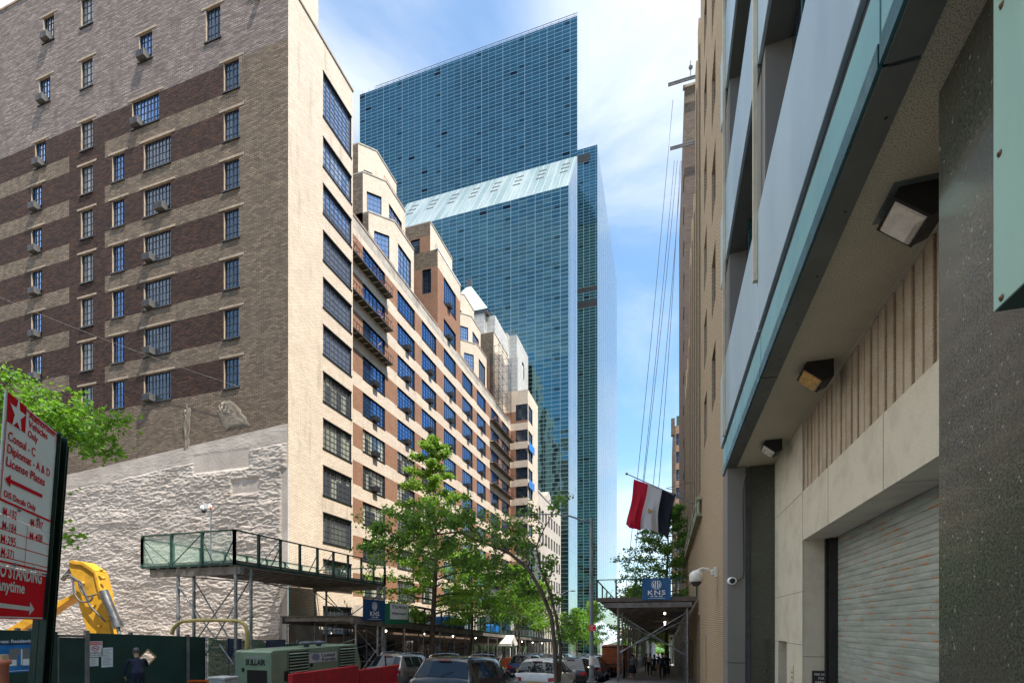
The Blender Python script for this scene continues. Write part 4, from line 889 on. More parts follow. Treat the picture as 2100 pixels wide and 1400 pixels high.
q = MB(); q.box(XW+0.45, XW+0.5, 15.58, 15.66, -1.45, -1.2); q2 = q.build('handle', GALV, o); q2.matrix_parent_inverse = WORLDINV(o)
# end wall facing the viewer: limestone pier, grey recess, black granite
b = MB(); b.box(1.775, 2.27, YWALL, YWALL+1.2, -3.3, ZS-0.02); b.box(1.772, 2.273, YWALL-0.004, YWALL+1, -1.12, -1.10, 1)
b.build('limestone_pier', [LIMED, BLACK], con, True, bevel=0.006)
b = MB(); b.box(2.28, 2.43, YWALL+0.22, YWALL+1.2, -3.3, ZS-0.02); b.build('grey_recess', pm('recess_stone', (0.16, 0.165, 0.17), 0.7), con, True)
b = MB(); b.box(2.43, XW-0.002, YWALL+0.04, YWALL+1.2, -3.3, ZS-0.02); b.build('granite_return', GRAN, con, True)
# teal box on the granite
tb = thing('metal_box', 'pale mint green metal box with rusty screws on the dark granite pier', 'metal box', (2.2, 3, 2.1)); b = MB()
b.box(2.10, 2.328, 0.2, 4.14, 2.10, 4.6, 0); b.build('casing', [MINTM], tb, True, bevel=0.004)
b = MB(); b.box(2.105, 2.326, 0.25, 4.13, 2.094, 2.099); b.build('underside', pm('dark_green_underside', (0.03, 0.075, 0.065), 0.5), tb, True)
for yy, zz in ((4.05, 2.14), (4.07, 3.10), (4.05, 4.05)):
    b = MB(); M = Matrix.Translation((2.10, yy, zz)) @ Matrix.Rotation(-pi/2, 4, 'Y'); b.lathe([(0.022, 0), (0.022, 0.004), (0.010, 0.006), (0.010, 0.014), (0.001, 0.016)], 12, 0, M); b.build('screw', pm('rusty_steel', (0.14, 0.065, 0.035), 0.7) if 'rusty_steel' not in MATS else MATS['rusty_steel'], tb, True)
# wall pack lamps under the soffit
LENSW = pm('frosted_lens', (0.62, 0.58, 0.52), 0.25, var=0.1, scale=5); LENSA = pm('amber_lens', (0.55, 0.33, 0.09), 0.25, var=0.25, scale=8, Transmission_Weight=0.15)
def wallpack(loc, label, lens, s=1.0, rz=0.0, door=True):
    t = thing('wall_lamp', label, 'lamp', loc, rz, 'lamps under the canopy'); t.scale = (s, s, s)
    b = MB(); H = [(-0.24, -0.27, 0.0), (0.30, -0.27, 0.0), (0.30, 0.27, 0.0), (-0.20, 0.27, 0.0)]; Lw = [(-0.30, -0.29, -0.12), (0.12, -0.29, -0.47), (0.12, 0.29, -0.47), (-0.30, 0.29, -0.12)]; K = [(0.30, -0.29, -0.40), (0.30, 0.29, -0.40)]
    b.add(H+Lw+K, [(0, 1, 2, 3), (0, 4, 5, 8, 1), (1, 8, 9, 2), (2, 9, 6, 7, 3), (3, 7, 4, 0), (5, 6, 9, 8)], 0)
    b.build('housing', BLACK, t, bevel=0.012)
    b = MB(); P = [Vector(p) for p in Lw]; U = (P[1]-P[0]).normalized(); V = Vector((0, 1, 0)); Nn = Vector((U.z, 0, -U.x)); Nn = Nn if Nn.z < 0 else -Nn
    def fr(i, s_, d): c = sum(P, Vector())/4; return c+(P[i]-c)*s_+Nn*d
    ring = [[fr(i, s_, d) for i in range(4)] for s_, d in ((1.0, 0.0), (1.0, 0.025), (0.86, 0.03), (0.86, 0.0))]
    vs = [p for r_ in ring for p in r_]; b.add(vs, [(k*4+i, k*4+(i+1) % 4, (k+1)*4+(i+1) % 4, (k+1)*4+i) for k in range(3) for i in range(4)], 0); b.build('rim', BLACK, t)
    b = MB(); ring = [[fr(i, s_, d) for i in range(4)] for s_, d in ((0.86, 0.01), (0.80, 0.05), (0.58, 0.10))]; vs = [p for r_ in ring for p in r_]
    b.add(vs, [(k*4+i, k*4+(i+1) % 4, (k+1)*4+(i+1) % 4, (k+1)*4+i) for k in range(2) for i in range(4)]+[(8, 9, 10, 11)], 0); b.build('lens', lens, t, bevel=0.01)
    if door:
        b = MB(); b.box(-0.34, 0.32, -0.36, 0.36, -0.012, -0.003); b.build('mounting_plate', pm('grey_green_plate', (0.12, 0.14, 0.13), 0.5) if 'grey_green_plate' not in MATS else MATS['grey_green_plate'], t)
    return t
wallpack((2.62, 6.60, ZS), 'black wall lamp with a frosted lens, nearest of the three under the canopy', LENSW, 0.82, 0.0)
wallpack((2.62, 10.35, ZS), 'black wall lamp with an amber lens, middle one under the canopy', LENSA, 0.80, 0.0, False)
wallpack((2.62, 14.3, ZS), 'small grey wall lamp with a white lens at the far end of the canopy', LENSW, 0.72, 0.0, False)
# small signs by the garage
sg = thing('door_plaque', 'small black plaque with white lettering low on the garage jamb', 'sign', (XW+0.45, YJ-0.02, -1.2)); b = MB(); b.box(XW+0.19, XW+0.55, YJ-0.035, YJ-0.004, -1.45, -1.04); b.build('plate', BLACK, sg, True)
b = MB()
for i, l in enumerate(('FIRE DEPT', 'FOR', 'GARAGE')):
    me_ = text_me(l, 0.075, 0.85, align='CENTER'); b.mesh(me_, plane_M((XW+0.37, YJ-0.037, -1.15-i*0.09), (1, 0, 0), (0, 0, 1)))
b.build('lettering', WHITE, sg, True)
sg = thing('number_plate', 'narrow cream upright notice beside the service door', 'sign', (XW-0.01, 14.1, -1.3)); b = MB(); b.box(XW-0.015, XW-0.004, 13.95, 14.2, -1.75, -1.0); b.build('plate', CREAM, sg, True)
b = MB()
for i in range(4): b.box(XW-0.018, XW-0.016, 14.0, 14.14, -1.2-i*0.13, -1.15-i*0.13)
b.build('lettering', LIMED, sg, True)

# ---------------------------------------------------------------- right side: brick buildings
bk = thing('brick_building', 'tan brick building with deep piers and a sidewalk shed against it, right of the street', 'building', (4, 30, ground(30)))
XB = 1.80; Z1 = 7.2; b = MB()
o1 = [(29.2, 30.9, -5.4, 0.6), (32.3, 33.3, -5.4, -0.6), (24.6, 25.0, -5.5, -0.4)]
op = [(a, c, p, q) for a, c, p, q in o1]
for y in (36, 40, 44, 48): op.append((y, y+2.2, -4.2, -1.0))
for z in (8.6, 12.4, 16.2, 20, 23.8, 27.6, 31.4): op.append((20.2, 21.8, z, z+2.2)); op.append((24.4, 26.0, z, z+2.2))
for k in range(5): pass
def bmat(u, z): return None if (u > 28 and z > Z1) else 0
b2 = MB()
uu = [53+0.001*0-y for y in ()]
opf = [(YB2-c, YB2-a, p, q) for YB2 in (53.0,) for a, c, p, q in op]
wall(b, (XB, 53.0), (0, -1), 0, 53-YEND-0.01, -6, 36, opf, lambda u, z: bmat(53-u, z), 0, 0.4, 0, us=(25.0,), zs=(Z1,))
b.quad((XB, YEND+0.02, -5), (XB, YEND+0.02, 36), (12, YEND+0.02, 36), (12, YEND+0.02, -5)); b.quad((XB, YEND, 36), (XB, 28, 36), (14, 28, 36), (14, YEND, 36), 0)
wall(b, (14, 28.0), (-1, 0), 0, 14-XB, Z1, 36)
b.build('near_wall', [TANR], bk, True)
for a, c, p, q in op: window(bk, (XB, c, p), (0, -1), c-a, q-p, 3 if q-p < 3 else 2, 5 if q-p < 3 else 10, FRAMEL, PANED)
y = 28.6; i = 0
while y < 52.5:
    zt_ = 36 if y < 35 else (30 if y < 43 else 24)
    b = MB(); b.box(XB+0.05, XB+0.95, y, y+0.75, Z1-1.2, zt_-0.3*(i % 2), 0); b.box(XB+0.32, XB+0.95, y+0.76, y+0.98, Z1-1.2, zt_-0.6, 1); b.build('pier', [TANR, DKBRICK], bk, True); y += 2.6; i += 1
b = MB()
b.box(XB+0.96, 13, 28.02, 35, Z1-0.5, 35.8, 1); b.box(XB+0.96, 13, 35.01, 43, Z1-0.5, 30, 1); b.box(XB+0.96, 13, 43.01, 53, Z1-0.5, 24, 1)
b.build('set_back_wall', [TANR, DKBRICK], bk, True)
MOSS = pm('mossy_balustrade', (0.30, 0.31, 0.22), 0.9, var=0.3, scale=3, dirt=((0.14, 0.15, 0.09), 0.7))
b = MB(); zb_ = 5.75
b.box(XB-0.28, XB-0.002, 27.3, 53, zb_-0.1, zb_+0.02)
for y in [27.5+0.33*i for i in range(77)]: b.tube((XB-0.16, y, zb_+0.02), (XB-0.16, y, zb_+0.75), 0.06, 6, caps=False)
b.box(XB-0.26, XB-0.05, 27.3, 53, zb_+0.75, zb_+0.9)
for y in range(28, 54, 4): b.box(XB-0.28, XB-0.03, y, y+0.4, zb_+0.02, zb_+0.95)
b.build('balustrade', MOSS, bk, True)
tw = thing('brick_tower', 'dark brown brick tower with hoist beams, rising behind the tan brick building', 'building', (4, 60, ground(60))); b = MB()
zt_ = on_y(1418, 178, 54).z
XQ = on_y(1403.5, 200, 54).x
wall(b, (XQ, 54), (1, 0), 0, 10, -6, zt_, (), lambda u, z: 1 if z > zt_-2.4 or (zt_-5.5 < z < zt_-4.2) else 0, zs=(zt_-2.4, zt_-5.5, zt_-4.2)); wall(b, (XQ, 75), (0, -1), 0, 21, -6, zt_)
b.quad((XQ, 54, zt_), (XQ+10, 54, zt_), (XQ+10, 75, zt_), (XQ, 75, zt_))
for z in [2+3.4*i for i in range(14)]: b.box(XQ-0.07, XQ-0.003, 54.2, 56.2, z, z+0.25, 1)
b.build('wall', [DKBRICK, SIDE], tw, True)
b = MB(); b.box(XQ-0.15, XQ+10, 53.85, 54.2, zt_, zt_+0.25); b.build('coping', CONC, tw, True)
for z, L in ((zt_+0.3, 1.6), (on_y(1390, 312, 54).z, 1.4)):
    t = thing('hoist_beam', 'steel outrigger beam at the %s of the dark brick tower, ropes hanging from it' % ('roof' if L > 1.5 else 'seventh of its height below the roof'), 'hoist beam', (XQ, 54, z), group='rope beams'); b = MB()
    b.box(XQ-L, XQ+3, 53.5, 53.62, z, z+0.04); b.box(XQ-L, XQ+3, 53.5, 53.62, z+0.26, z+0.30); b.box(XQ-L, XQ+3, 53.54, 53.58, z+0.04, z+0.26)
    if L > 1.5: b.tube((XQ+0.6, 53.6, z+0.3), (XQ+0.6, 53.6, z+1.9), 0.06, 8); b.sphere((XQ+0.6, 53.6, z+1.3), 0.22)
    b.build('beam', STEELB, t, True)
ropes = [((1380, 205), (1284, 1205)), ((1383, 330), (1296, 1195)), ((1389, 330), (1318, 1010)), ((1395, 330), (1350, 1010)), ((1398, 330), (1338, 1010))]
for i, (p, q) in enumerate(ropes):
    A = on_y(*p, 53.6); B = on_y(*q, 50); b = MB(); n = 8
    pts = [A.lerp(B, k/n)+Vector((0.12*sin(pi*k/n), 0, 0)) for k in range(n+1)]; b.path(pts, 0.028, 5)
    tag(b.build('hanging_rope', BLACK), ['long black rope hanging from the rooftop beam, leftmost of five', 'second black rope from the left, falling behind the flag', 'third of the five thin black ropes, in the middle of the bunch', 'black rope nearest the dark brick tower, falling to the flag pole', 'thin black rope just left of the one nearest the tower'][i], 'rope', 'ropes hanging beside the brick tower')
fb = thing('brown_apartment_block', 'distant salmon brown apartment block with stacked dark windows, right of the flag', 'building', (3, 92, ground(92))); b = MB(); YF = 88
xa, xb_, xc = on_y(1380, 900, YF).x, on_y(1385, 900, YF).x, on_y(1404, 900, YF).x; zf = on_y(1390, 872, YF).z
ops = []
for i in range(14):
    z1 = on_y(1390, 889, YF).z-3.0*i; ops.append((xb_-xa+0.1, xc-xa-0.2, z1-1.9, z1))
wall(b, (xa, YF), (1, 0), 0, 10, -8, zf, ops, lambda u, z: 1 if u < 0.42 else 0, 0, 0.25, 0, us=(0.42,)); wall(b, (xa, YF+15), (0, -1), 0, 15, -8, zf, (), None, 1); b.quad((xa, YF, zf), (xa+10, YF, zf), (xa+10, YF+15, zf), (xa, YF+15, zf), 2)
b.box(xa-0.3, xa+0.3, YF-0.3, YF+0.6, zf-1.6, zf+1.2, 1); b.box(xa+0.6, xa+1.6, YF+1, YF+2, zf, zf+2.0, 3)
b.build('wall', [pm('salmon_brick', (0.36, 0.22, 0.15), 0.85), SIDE, ROOF, pm('roof_plants', (0.06, 0.10, 0.04), 0.8)], fb, True)
for o in ops: window(fb, (xa+o[0], YF, o[2]), (1, 0), o[1]-o[0], o[3]-o[2], 4, 3, FRAME, PANEF)
# ---------------------------------------------------------------- near parking sign
R_ = Vector((CT, ST, 0))
Ptl, Ptr = at_d(12, 800, 2.1), at_d(117, 888, 2.57)
SU = (Ptr-Ptl); SU.z = 0; SWID = SU.length; SU.normalize(); SV = (R_*0.073+Vector((0, 0, 0.9625))).normalized(); SN = SU.cross(SV).normalized()
SN = -SN if SN.dot(-Ptl) < 0 else SN
def suv(px, py):
    dx, dy = dirs(px); d = Vector((dx, dy, (HZ-py)/FPX)); t = Ptl.dot(SN)/d.dot(SN); q = d*t-Ptl
    a = Matrix(((SU.dot(SU), SU.dot(SV)), (SU.dot(SV), SV.dot(SV)))); s_ = a.inverted() @ Vector((q.dot(SU), q.dot(SV))); return s_.x, s_.y
def SP(u, v, d=0.0): return Ptl+SU*u+SV*v+SN*d
def splate(mb, u0, u1, v0, v1, d0, d1, mi=0):
    vs = [SP(u, v, d) for d in (d0, d1) for u, v in ((u0, v0), (u1, v0), (u1, v1), (u0, v1))]
    mb.add(vs, [(3, 2, 1, 0), (4, 5, 6, 7), (0, 1, 5, 4), (1, 2, 6, 5), (2, 3, 7, 6), (3, 0, 4, 7)], mi)
def sline(mb, a, c, w_, d=0.0045, mi=0):
    a = Vector((*a, 0)); c = Vector((*c, 0)); n = (c-a).normalized(); n = Vector((-n.y, n.x, 0))*w_/2
    mb.add([SP(q.x, q.y, d) for q in (a-n, c-n, c+n, a+n)], [(0, 1, 2, 3)], mi)
def stext(mb, s, p0, p1, cap, bold=0.0, mi=0, d=0.004):
    u0, v0 = suv(*p0); u1, v1 = suv(*p1); me_ = text_me(s, cap/0.70, 1.0, bold); xs = [v.co.x for v in me_.vertices]; k = (u1-u0)/(max(xs)-min(xs)); x0 = min(xs)
    O = SP(u0, v0, d); U = (SP(u1, v1, d)-O).normalized(); M = Matrix(((U.x, SV.x, SN.x, O.x), (U.y, SV.y, SN.y, O.y), (U.z, SV.z, SN.z, O.z), (0, 0, 0, 1)))
    for v in me_.vertices: v.co.x = (v.co.x-x0)*k
    mb.mesh(me_, M, mi)
def sarrow(mb, tip, tail, w_, head, mi=0, d=0.0045):
    a = Vector((*suv(*tip), 0)); c = Vector((*suv(*tail), 0)); dr = (c-a).normalized(); n = Vector((-dr.y, dr.x, 0)); h = a+dr*head
    P = [a, h-n*w_*1.6, h-n*w_*0.5, c-n*w_*0.5, c+n*w_*0.5, h+n*w_*0.5, h+n*w_*1.6]
    mb.add([SP(q.x, q.y, d) for q in P], [(0, 1, 2), (0, 2, 5), (0, 5, 6), (2, 3, 4, 5)], mi)
post_u = suv(131, 1000)[0]
gpt = SP(post_u, -3.0); sgn = thing('parking_sign', 'leaning stack of white and red parking regulation plates on a dark green steel post', 'sign', (gpt.x, gpt.y, ground(gpt.y)))
vb1 = suv(100, 1093)[1]; vb2 = suv(94, 1176)[1]; vb3 = suv(88, 1270)[1]
b = MB(); splate(b, -0.005, SWID, vb1+0.004, 0, -0.002, 0.002, 0); o1_ = b.build('authorized_vehicles_plate', SIGNW, sgn, True)
def sub(mb, name, mats, par): o = mb.build(name, mats, par); o.matrix_parent_inverse = WORLDINV(par); return o
b = MB(); RD = 0; q = [suv(*p) for p in ((14.2, 802.9), (53, 833.7), (49.8, 887.4), (11.4, 862.3))]; b.add([SP(u, v, 0.0035) for u, v in q], [(3, 2, 1, 0)], 0)
sub(b, 'red_star_field', SIGNR, o1_)
b = MB(); cu_, cv_ = suv(33.5, 850); ru = 0.082; star = []
for k in range(10): r_ = ru if k % 2 == 0 else ru*0.38; star.append(SP(cu_+r_*0.9*cos(pi/2+k*pi/5), cv_+r_*sin(pi/2+k*pi/5), 0.0052))
b.add([SP(cu_, cv_, 0.0052)]+star, [(0, 1+k, 1+(k+1) % 10) for k in range(10)], 0); sub(b, 'star', SIGNW, o1_)
b = MB()
for s_, p0, p1, cap in (('Authorized', (56.7, 855.4), (109.5, 894), 0.030), ('Vehicles', (56, 873.7), (95, 901), 0.030), ('Only', (54.9, 894), (75, 908), 0.030), ('Consul - C', (14.2, 900), (70, 936), 0.036), ('Diplomat - A & D', (12.6, 926.3), (100, 977.5), 0.036), ('License Plates', (10.3, 952.6), (89.5, 996), 0.036), ('D/S Decals Only', (5.7, 1016.6), (71, 1047.5), 0.026)):
    stext(b, s_, p0, p1, cap*1.05, 0.0009)
sarrow(b, (8.0, 980.5), (84.6, 1017), 0.017, 0.045)
u0, v0 = suv(53, 833); u1, v1 = SWID-0.02, -0.02; ub, vb = suv(101, 1068)
sline(b, (suv(53, 833)[0], -0.012), (SWID-0.012, -0.012), 0.007); sline(b, (SWID-0.012, -0.012), (SWID-0.012, -0.05), 0.004)
sline(b, (0.012, suv(11, 862)[1]), (0.012, vb), 0.006); sline(b, (-0.005, vb), (SWID-0.01, vb), 0.010)
sub(b, 'lettering', SIGNR, o1_)
b = MB(); splate(b, -0.12, SWID-0.005, vb2, vb1-0.0, -0.003, 0.0035, 0); o2_ = b.build('plate_number_table', SIGNW, sgn, True)
b = MB()
for s_, p0, p1 in (('M-132', (3, 1056.5), (31, 1066)), ('M-397', (60, 1078), (85, 1086)), ('M-184', (1.5, 1084), (30, 1093)), ('M-408', (58, 1105), (84, 1112)), ('M-295', (-1.5, 1111.5), (29, 1120)), ('M-371', (-1, 1138.5), (25, 1145.5))): stext(b, s_, p0, p1, 0.038, 0.0005, 0, 0.0048)
ud = suv(54, 1080)[0]
sline(b, (ud, vb1), (ud, vb2), 0.0035, 0.0046)
for k in range(1, 4): vv = vb1+(vb2-vb1)*k/3.55; sline(b, (-0.12, vv), (SWID-0.005, vv), 0.004, 0.0047)
sline(b, (-0.12, vb2+0.012), (SWID-0.006, vb2+0.012), 0.009, 0.0046)
sub(b, 'lettering', SIGNR, o2_)
b = MB(); splate(b, -0.12, SWID-0.012, vb3, vb2-0.006, -0.003, 0.0025, 0); o3_ = b.build('no_standing_plate', SIGNR, sgn, True)
b = MB(); stext(b, 'NO STANDING', (-16, 1177.5), (83, 1196), 0.060, 0.0025); stext(b, 'Anytime', (-14, 1207), (48, 1216), 0.050, 0.0020); sarrow(b, (68, 1248.5), (-20, 1238), 0.02, 0.05)
for k in (vb3+0.008, vb2-0.012): sline(b, (-0.12, k), (SWID-0.012, k), 0.006, 0.0035)
sub(b, 'lettering', WHITE, o3_)
for p in ((36, 1045.5), (75, 1064), (27, 1156.5), (66, 1165)): b = MB(); u, v = suv(*p); M = Matrix.Translation(SP(u, v, 0.004)) @ SN.to_track_quat('Z', 'Y').to_matrix().to_4x4(); b.lathe([(0.008, 0), (0.008, 0.006), (0.001, 0.009)], 8, 0, M); b.build('bolt', GALV, sgn, True)
vtop = suv(117, 886)[1]; vlow = -3.05
def chan(u0, u1, vt, d0, d1, name):
    b = MB(); n = 10; splate(b, u0, u1, vlow, vt, d0, d1, 0); splate(b, u0, u0+0.008, vlow, vt, d1, d1+0.03, 0); splate(b, u1-0.008, u1, vlow, vt, d1, d1+0.03, 0); b.build(name, GREENS, sgn, True, bevel=0.002)
chan(SWID-0.004, SWID+0.085, vtop, -0.04, -0.012, 'post'); chan(SWID+0.098, SWID+0.165, vtop-0.02, -0.06, -0.03, 'post')
b = MB(); splate(b, SWID+0.083, SWID+0.0975, vlow, vtop-0.01, -0.03, 0.012, 0); b.build('post_edge_highlight', pm('highlight_green_edge', (0.16, 0.27, 0.24), 0.4, 0.3), sgn, True)  # pale strip: the highlight along the post edge, put into its colour

# ---------------------------------------------------------------- trees
def leaves_mesh(pts, size, rnd, per=7, spread=0.25, up=0.35):
    vs = []; fs = []
    for p, sc in pts:
        for _ in range(per):
            c = Vector(p)+Vector((rnd.gauss(0, spread), rnd.gauss(0, spread), rnd.gauss(0, spread*0.7)))
            n = Vector((rnd.gauss(0, 1), rnd.gauss(0, 1), rnd.gauss(0, 1)+up)).normalized(); a, b_ = frame_of(n); th = rnd.uniform(0, 2*pi); u = a*cos(th)+b_*sin(th); v = n.cross(u); s = size*sc*rnd.uniform(0.6, 1.25)
            k = len(vs); vs += [c-u*s*0.5, c+v*s*0.42+n*s*0.1, c+u*s*0.55, c-v*s*0.42+n*s*0.1]; fs += [(k, k+3, k+2, k+1)]
    return vs, fs
def tree(label, cat, base, H, nb, prof, r0, leaf, lsize, per=7, twigs=7, t0=0.25, seed=1, spread=0.22, droop=0.1, rise=0.35, lean=(0, 0), name='street_tree', group=None, clip=None, tw_len=0.35, trunk_pts=None):
    rnd = random.Random(seed); t = thing(name, label, cat, base, group=group); B = Vector(base)
    def trunk(f):
        if trunk_pts: k = f*(len(trunk_pts)-1); i = min(int(k), len(trunk_pts)-2); return Vector(trunk_pts[i]).lerp(Vector(trunk_pts[i+1]), k-i)
        return B+Vector((lean[0]*f+0.12*sin(f*7+seed), lean[1]*f+0.12*cos(f*5+seed), H*f))
    mb = MB(); mb.path([trunk(i/14) for i in range(15)], r0, 10, rf=lambda f: r0*(1-f)**0.8+0.012); mb.build('trunk', BARK, t, True)
    lb = MB(); pts = []
    for i in range(nb):
        f = t0+(1-t0)*((i+rnd.random()*0.6)/nb); L = prof((f-t0)/(1-t0))*rnd.uniform(0.7, 1.15); az = i*2.39996+rnd.uniform(-.4, .4)
        d = Vector((cos(az), sin(az), rise*(0.5+f))).normalized(); p0 = trunk(f); bp = []
        n = 7
        for k in range(n+1):
            s = k/n; q = p0+d*L*s+Vector((0, 0, -droop*L*s*s))+Vector((rnd.gauss(0, .05), rnd.gauss(0, .05), rnd.gauss(0, .04)))*L*s; bp.append(q)
        rb = max(0.012, r0*0.42*(1-f*0.7)); lb.path(bp, rb, 5, rf=lambda s_: rb*(1-s_)+0.006)
        for k in range(twigs):
            s = 0.25+0.75*(k+rnd.random())/twigs; j = min(int(s*n), n-1); q0 = bp[j].lerp(bp[j+1], s*n-j)
            td = (d+Vector((rnd.gauss(0, .8), rnd.gauss(0, .8), rnd.gauss(0, .45)))).normalized(); tl = L*tw_len*rnd.uniform(0.5, 1.1)*(1.2-s*0.6)
            q1 = q0+td*tl; lb.tube(q0, q1, 0.012, 3, 0, 0.004, False)
            for m_ in range(4): pts.append((q0.lerp(q1, (m_+0.7)/4), 1.0))
        for k in range(3, n+1): pts.append((bp[k], 1.0))
    for m_ in range(int(nb*0.5)): pts.append((trunk(rnd.uniform(max(t0, 0.5), 1)), 1))
    if clip: pts = [p for p in pts if clip(p[0])]
    lb.build('limbs', BARK, t, True)
    vs, fs = leaves_mesh(pts, lsize, rnd, per, spread); cr = MB(); cr.add(vs, fs, 0); cr.build('crown', leaf, t, True); return t
p = on_x(889, 1300, -14.9)
tree('tall ginkgo tree with a dense sunlit crown, trunk rising through the left sidewalk shed', 'tree', (p.x, p.y, ground(p.y)), 16.0, 54, lambda f: 5.4*(1-f)**0.8*(0.6+0.4*min(1, f*4))+0.3, 0.20, LEAF, 0.17, per=9, twigs=9, t0=0.21, seed=4, spread=0.15, droop=0.22, rise=0.35, tw_len=0.28)
for px, X, H, sd_, lb_, lf in ((965, -15.2, 8.0, 11, 'bright green tree right of the ginkgo, spreading over the shed roof', LEAFB), (1062, -15.0, 9.0, 12, 'light green street tree near the pale entrance awning', LEAFB), (1105, -14.8, 8.5, 13, 'leafy green street tree farthest down the left pavement', LEAF)):
    q = on_x(px, 1300, X); tree(lb_, 'tree', (q.x, q.y, ground(q.y)), H+1.5, 26, lambda f: 3.3*(1-f)**0.6+0.4, 0.13, lf, 0.20, per=7, twigs=7, t0=0.38, seed=sd_, spread=0.3)
# the near forked tree that leans left over the cars
B0 = on_x(1136, 1400, -3.75); B0.z = ground(B0.y)
nt = thing('street_tree', 'near forked tree with dark leaves, its two stems leaning left over the parked cars', 'tree', B0); Yn = B0.y
def nd(px, py, dy=0): return on_y(px, py, Yn+dy)
st1 = [B0, nd(1141, 1398), nd(1138, 1330), nd(1131, 1265, .1), nd(1112, 1215, .2), nd(1083, 1165, .3), nd(1040, 1130, .5), nd(990, 1112, .7), nd(940, 1090, .9), nd(890, 1096, 1.1), nd(840, 1110, 1.3), nd(790, 1120, 1.4)]
st2 = [nd(1146, 1398), nd(1150, 1330), nd(1140, 1262), nd(1125, 1205, .1), nd(1108, 1165, 0), nd(1100, 1120, -.2), nd(1115, 1085, -.3), nd(1130, 1060, -.3)]
b = MB(); b.path(st1, 0.11, 10, rf=lambda f: 0.082*(1-f)**0.8+0.012); b.path(st2, 0.08, 8, rf=lambda f: 0.06*(1-f)+0.012)
tr_ = b.build('trunk', BARK, nt, True)
b = MB(); rnd = random.Random(5); pts = []
def limb(a, c, r, nt_=8, tl=0.5, lf=1.0, dens=4):
    a = Vector(a); c = Vector(c); bp = [a.lerp(c, k/6)+Vector((rnd.gauss(0, .05), rnd.gauss(0, .1), rnd.gauss(0, .05)))*(k > 0) for k in range(7)]; b.path(bp, r, 5, rf=lambda f: r*(1-f)+0.006)
    for k in range(nt_):
        s = rnd.uniform(0.2, 1); j = min(5, int(s*6)); q0 = bp[j].lerp(bp[j+1], s*6-j); q1 = q0+Vector((rnd.gauss(0, 1), rnd.gauss(0, .8), rnd.gauss(0, .7))).normalized()*tl*rnd.uniform(.5, 1.2); b.tube(q0, q1, 0.008, 3, 0, 0.003, False)
        for m_ in range(dens): pts.append((q0.lerp(q1, (m_+1)/dens), lf))
for a, c in (((1083, 1165), (1010, 1190)), ((1040, 1130), (1000, 1060)), ((1040, 1130), (985, 1165)), ((990, 1112), (950, 1050)), ((990, 1112), (930, 1160)), ((940, 1090), (900, 1045)), ((940, 1090), (880, 1150)), ((890, 1096), (830, 1060)), ((890, 1096), (850, 1150)), ((840, 1110), (760, 1150)), ((840, 1110), (775, 1085)), ((790, 1120), (745, 1130)), ((1112, 1215), (1055, 1210)), ((1083, 1165), (1075, 1100)), ((1040, 1130), (1055, 1080)), ((900, 1096), (860, 1020)), ((860, 1100), (800, 1040)), ((830, 1105), (745, 1065))):
    limb(nd(*a, 0.6), nd(*c, rnd.uniform(-.6, 1.8)), 0.028, 13, 0.62)
for a, c in (((1108, 1165), (1150, 1140)), ((1100, 1120), (1065, 1080)), ((1130, 1060), (1145, 1020)), ((1125, 1205), (1120, 1150)), ((1140, 1262), (1185, 1285)), ((1138, 1300), (1170, 1300)), ((1125, 1205), (1145, 1240)), ((1115, 1085), (1090, 1040))): limb(nd(*a, 0), nd(*c, rnd.uniform(-.4, .5)), 0.018, 5, 0.32, 1.0, 3)
b.build('limbs', BARK, nt, True)
vs, fs = leaves_mesh(pts, 0.125, rnd, 7, 0.13); b = MB(); b.add(vs, fs, 0); b.build('crown', LEAFD, nt, True)
# bright boughs at the left edge, in front of the side wall
rnd = random.Random(9); lt = thing('street_tree', 'bright sunlit tree at the left edge, its boughs reaching out behind the parking sign', 'tree', (-18.6, 8.0, ground(8)))
b = MB(); T0 = Vector((-18.6, 8.0, ground(8))); b.path([T0, T0+Vector((0.1, 0, 3)), T0+Vector((0, .2, 6)), T0+Vector((-.2, .3, 9))], 0.18, 10, rf=lambda f: 0.2*(1-f)+0.03); b.build('trunk', BARK, lt, True)
b = MB(); pts = []
def ld(px, py, D=14.5): return at_d(px, py, D)
for a, c, nn in (((-260, 900), (60, 790), 16), ((-200, 900), (30, 762), 14), ((-100, 880), (140, 865), 16), ((40, 850), (250, 862), 13), ((60, 870), (238, 932), 14), ((-100, 900), (120, 930), 18), ((60, 800), (95, 840), 8), ((120, 870), (190, 830), 9), ((130, 890), (225, 905), 9), ((-160, 980), (90, 1010), 16), ((60, 1060), (165, 1108), 5), ((-250, 850), (-20, 800), 10), ((140, 862), (200, 880), 8), ((-120, 820), (110, 905), 18), ((-100, 780), (90, 835), 18), ((-50, 880), (160, 900), 16), ((-80, 840), (130, 845), 16)):
    A = ld(*a, 15.0+rnd.uniform(-.5, 1)); C = ld(*c, 14.2+rnd.uniform(-.6, 1.2)); limb(A, C, 0.03, nn, 0.62, 1.0, 4)
b.build('limbs', BARK, lt, True); vs, fs = leaves_mesh(pts, 0.13, rnd, 8, 0.15); b = MB(); b.add(vs, fs, 0); b.build('crown', LEAFB, lt, True)
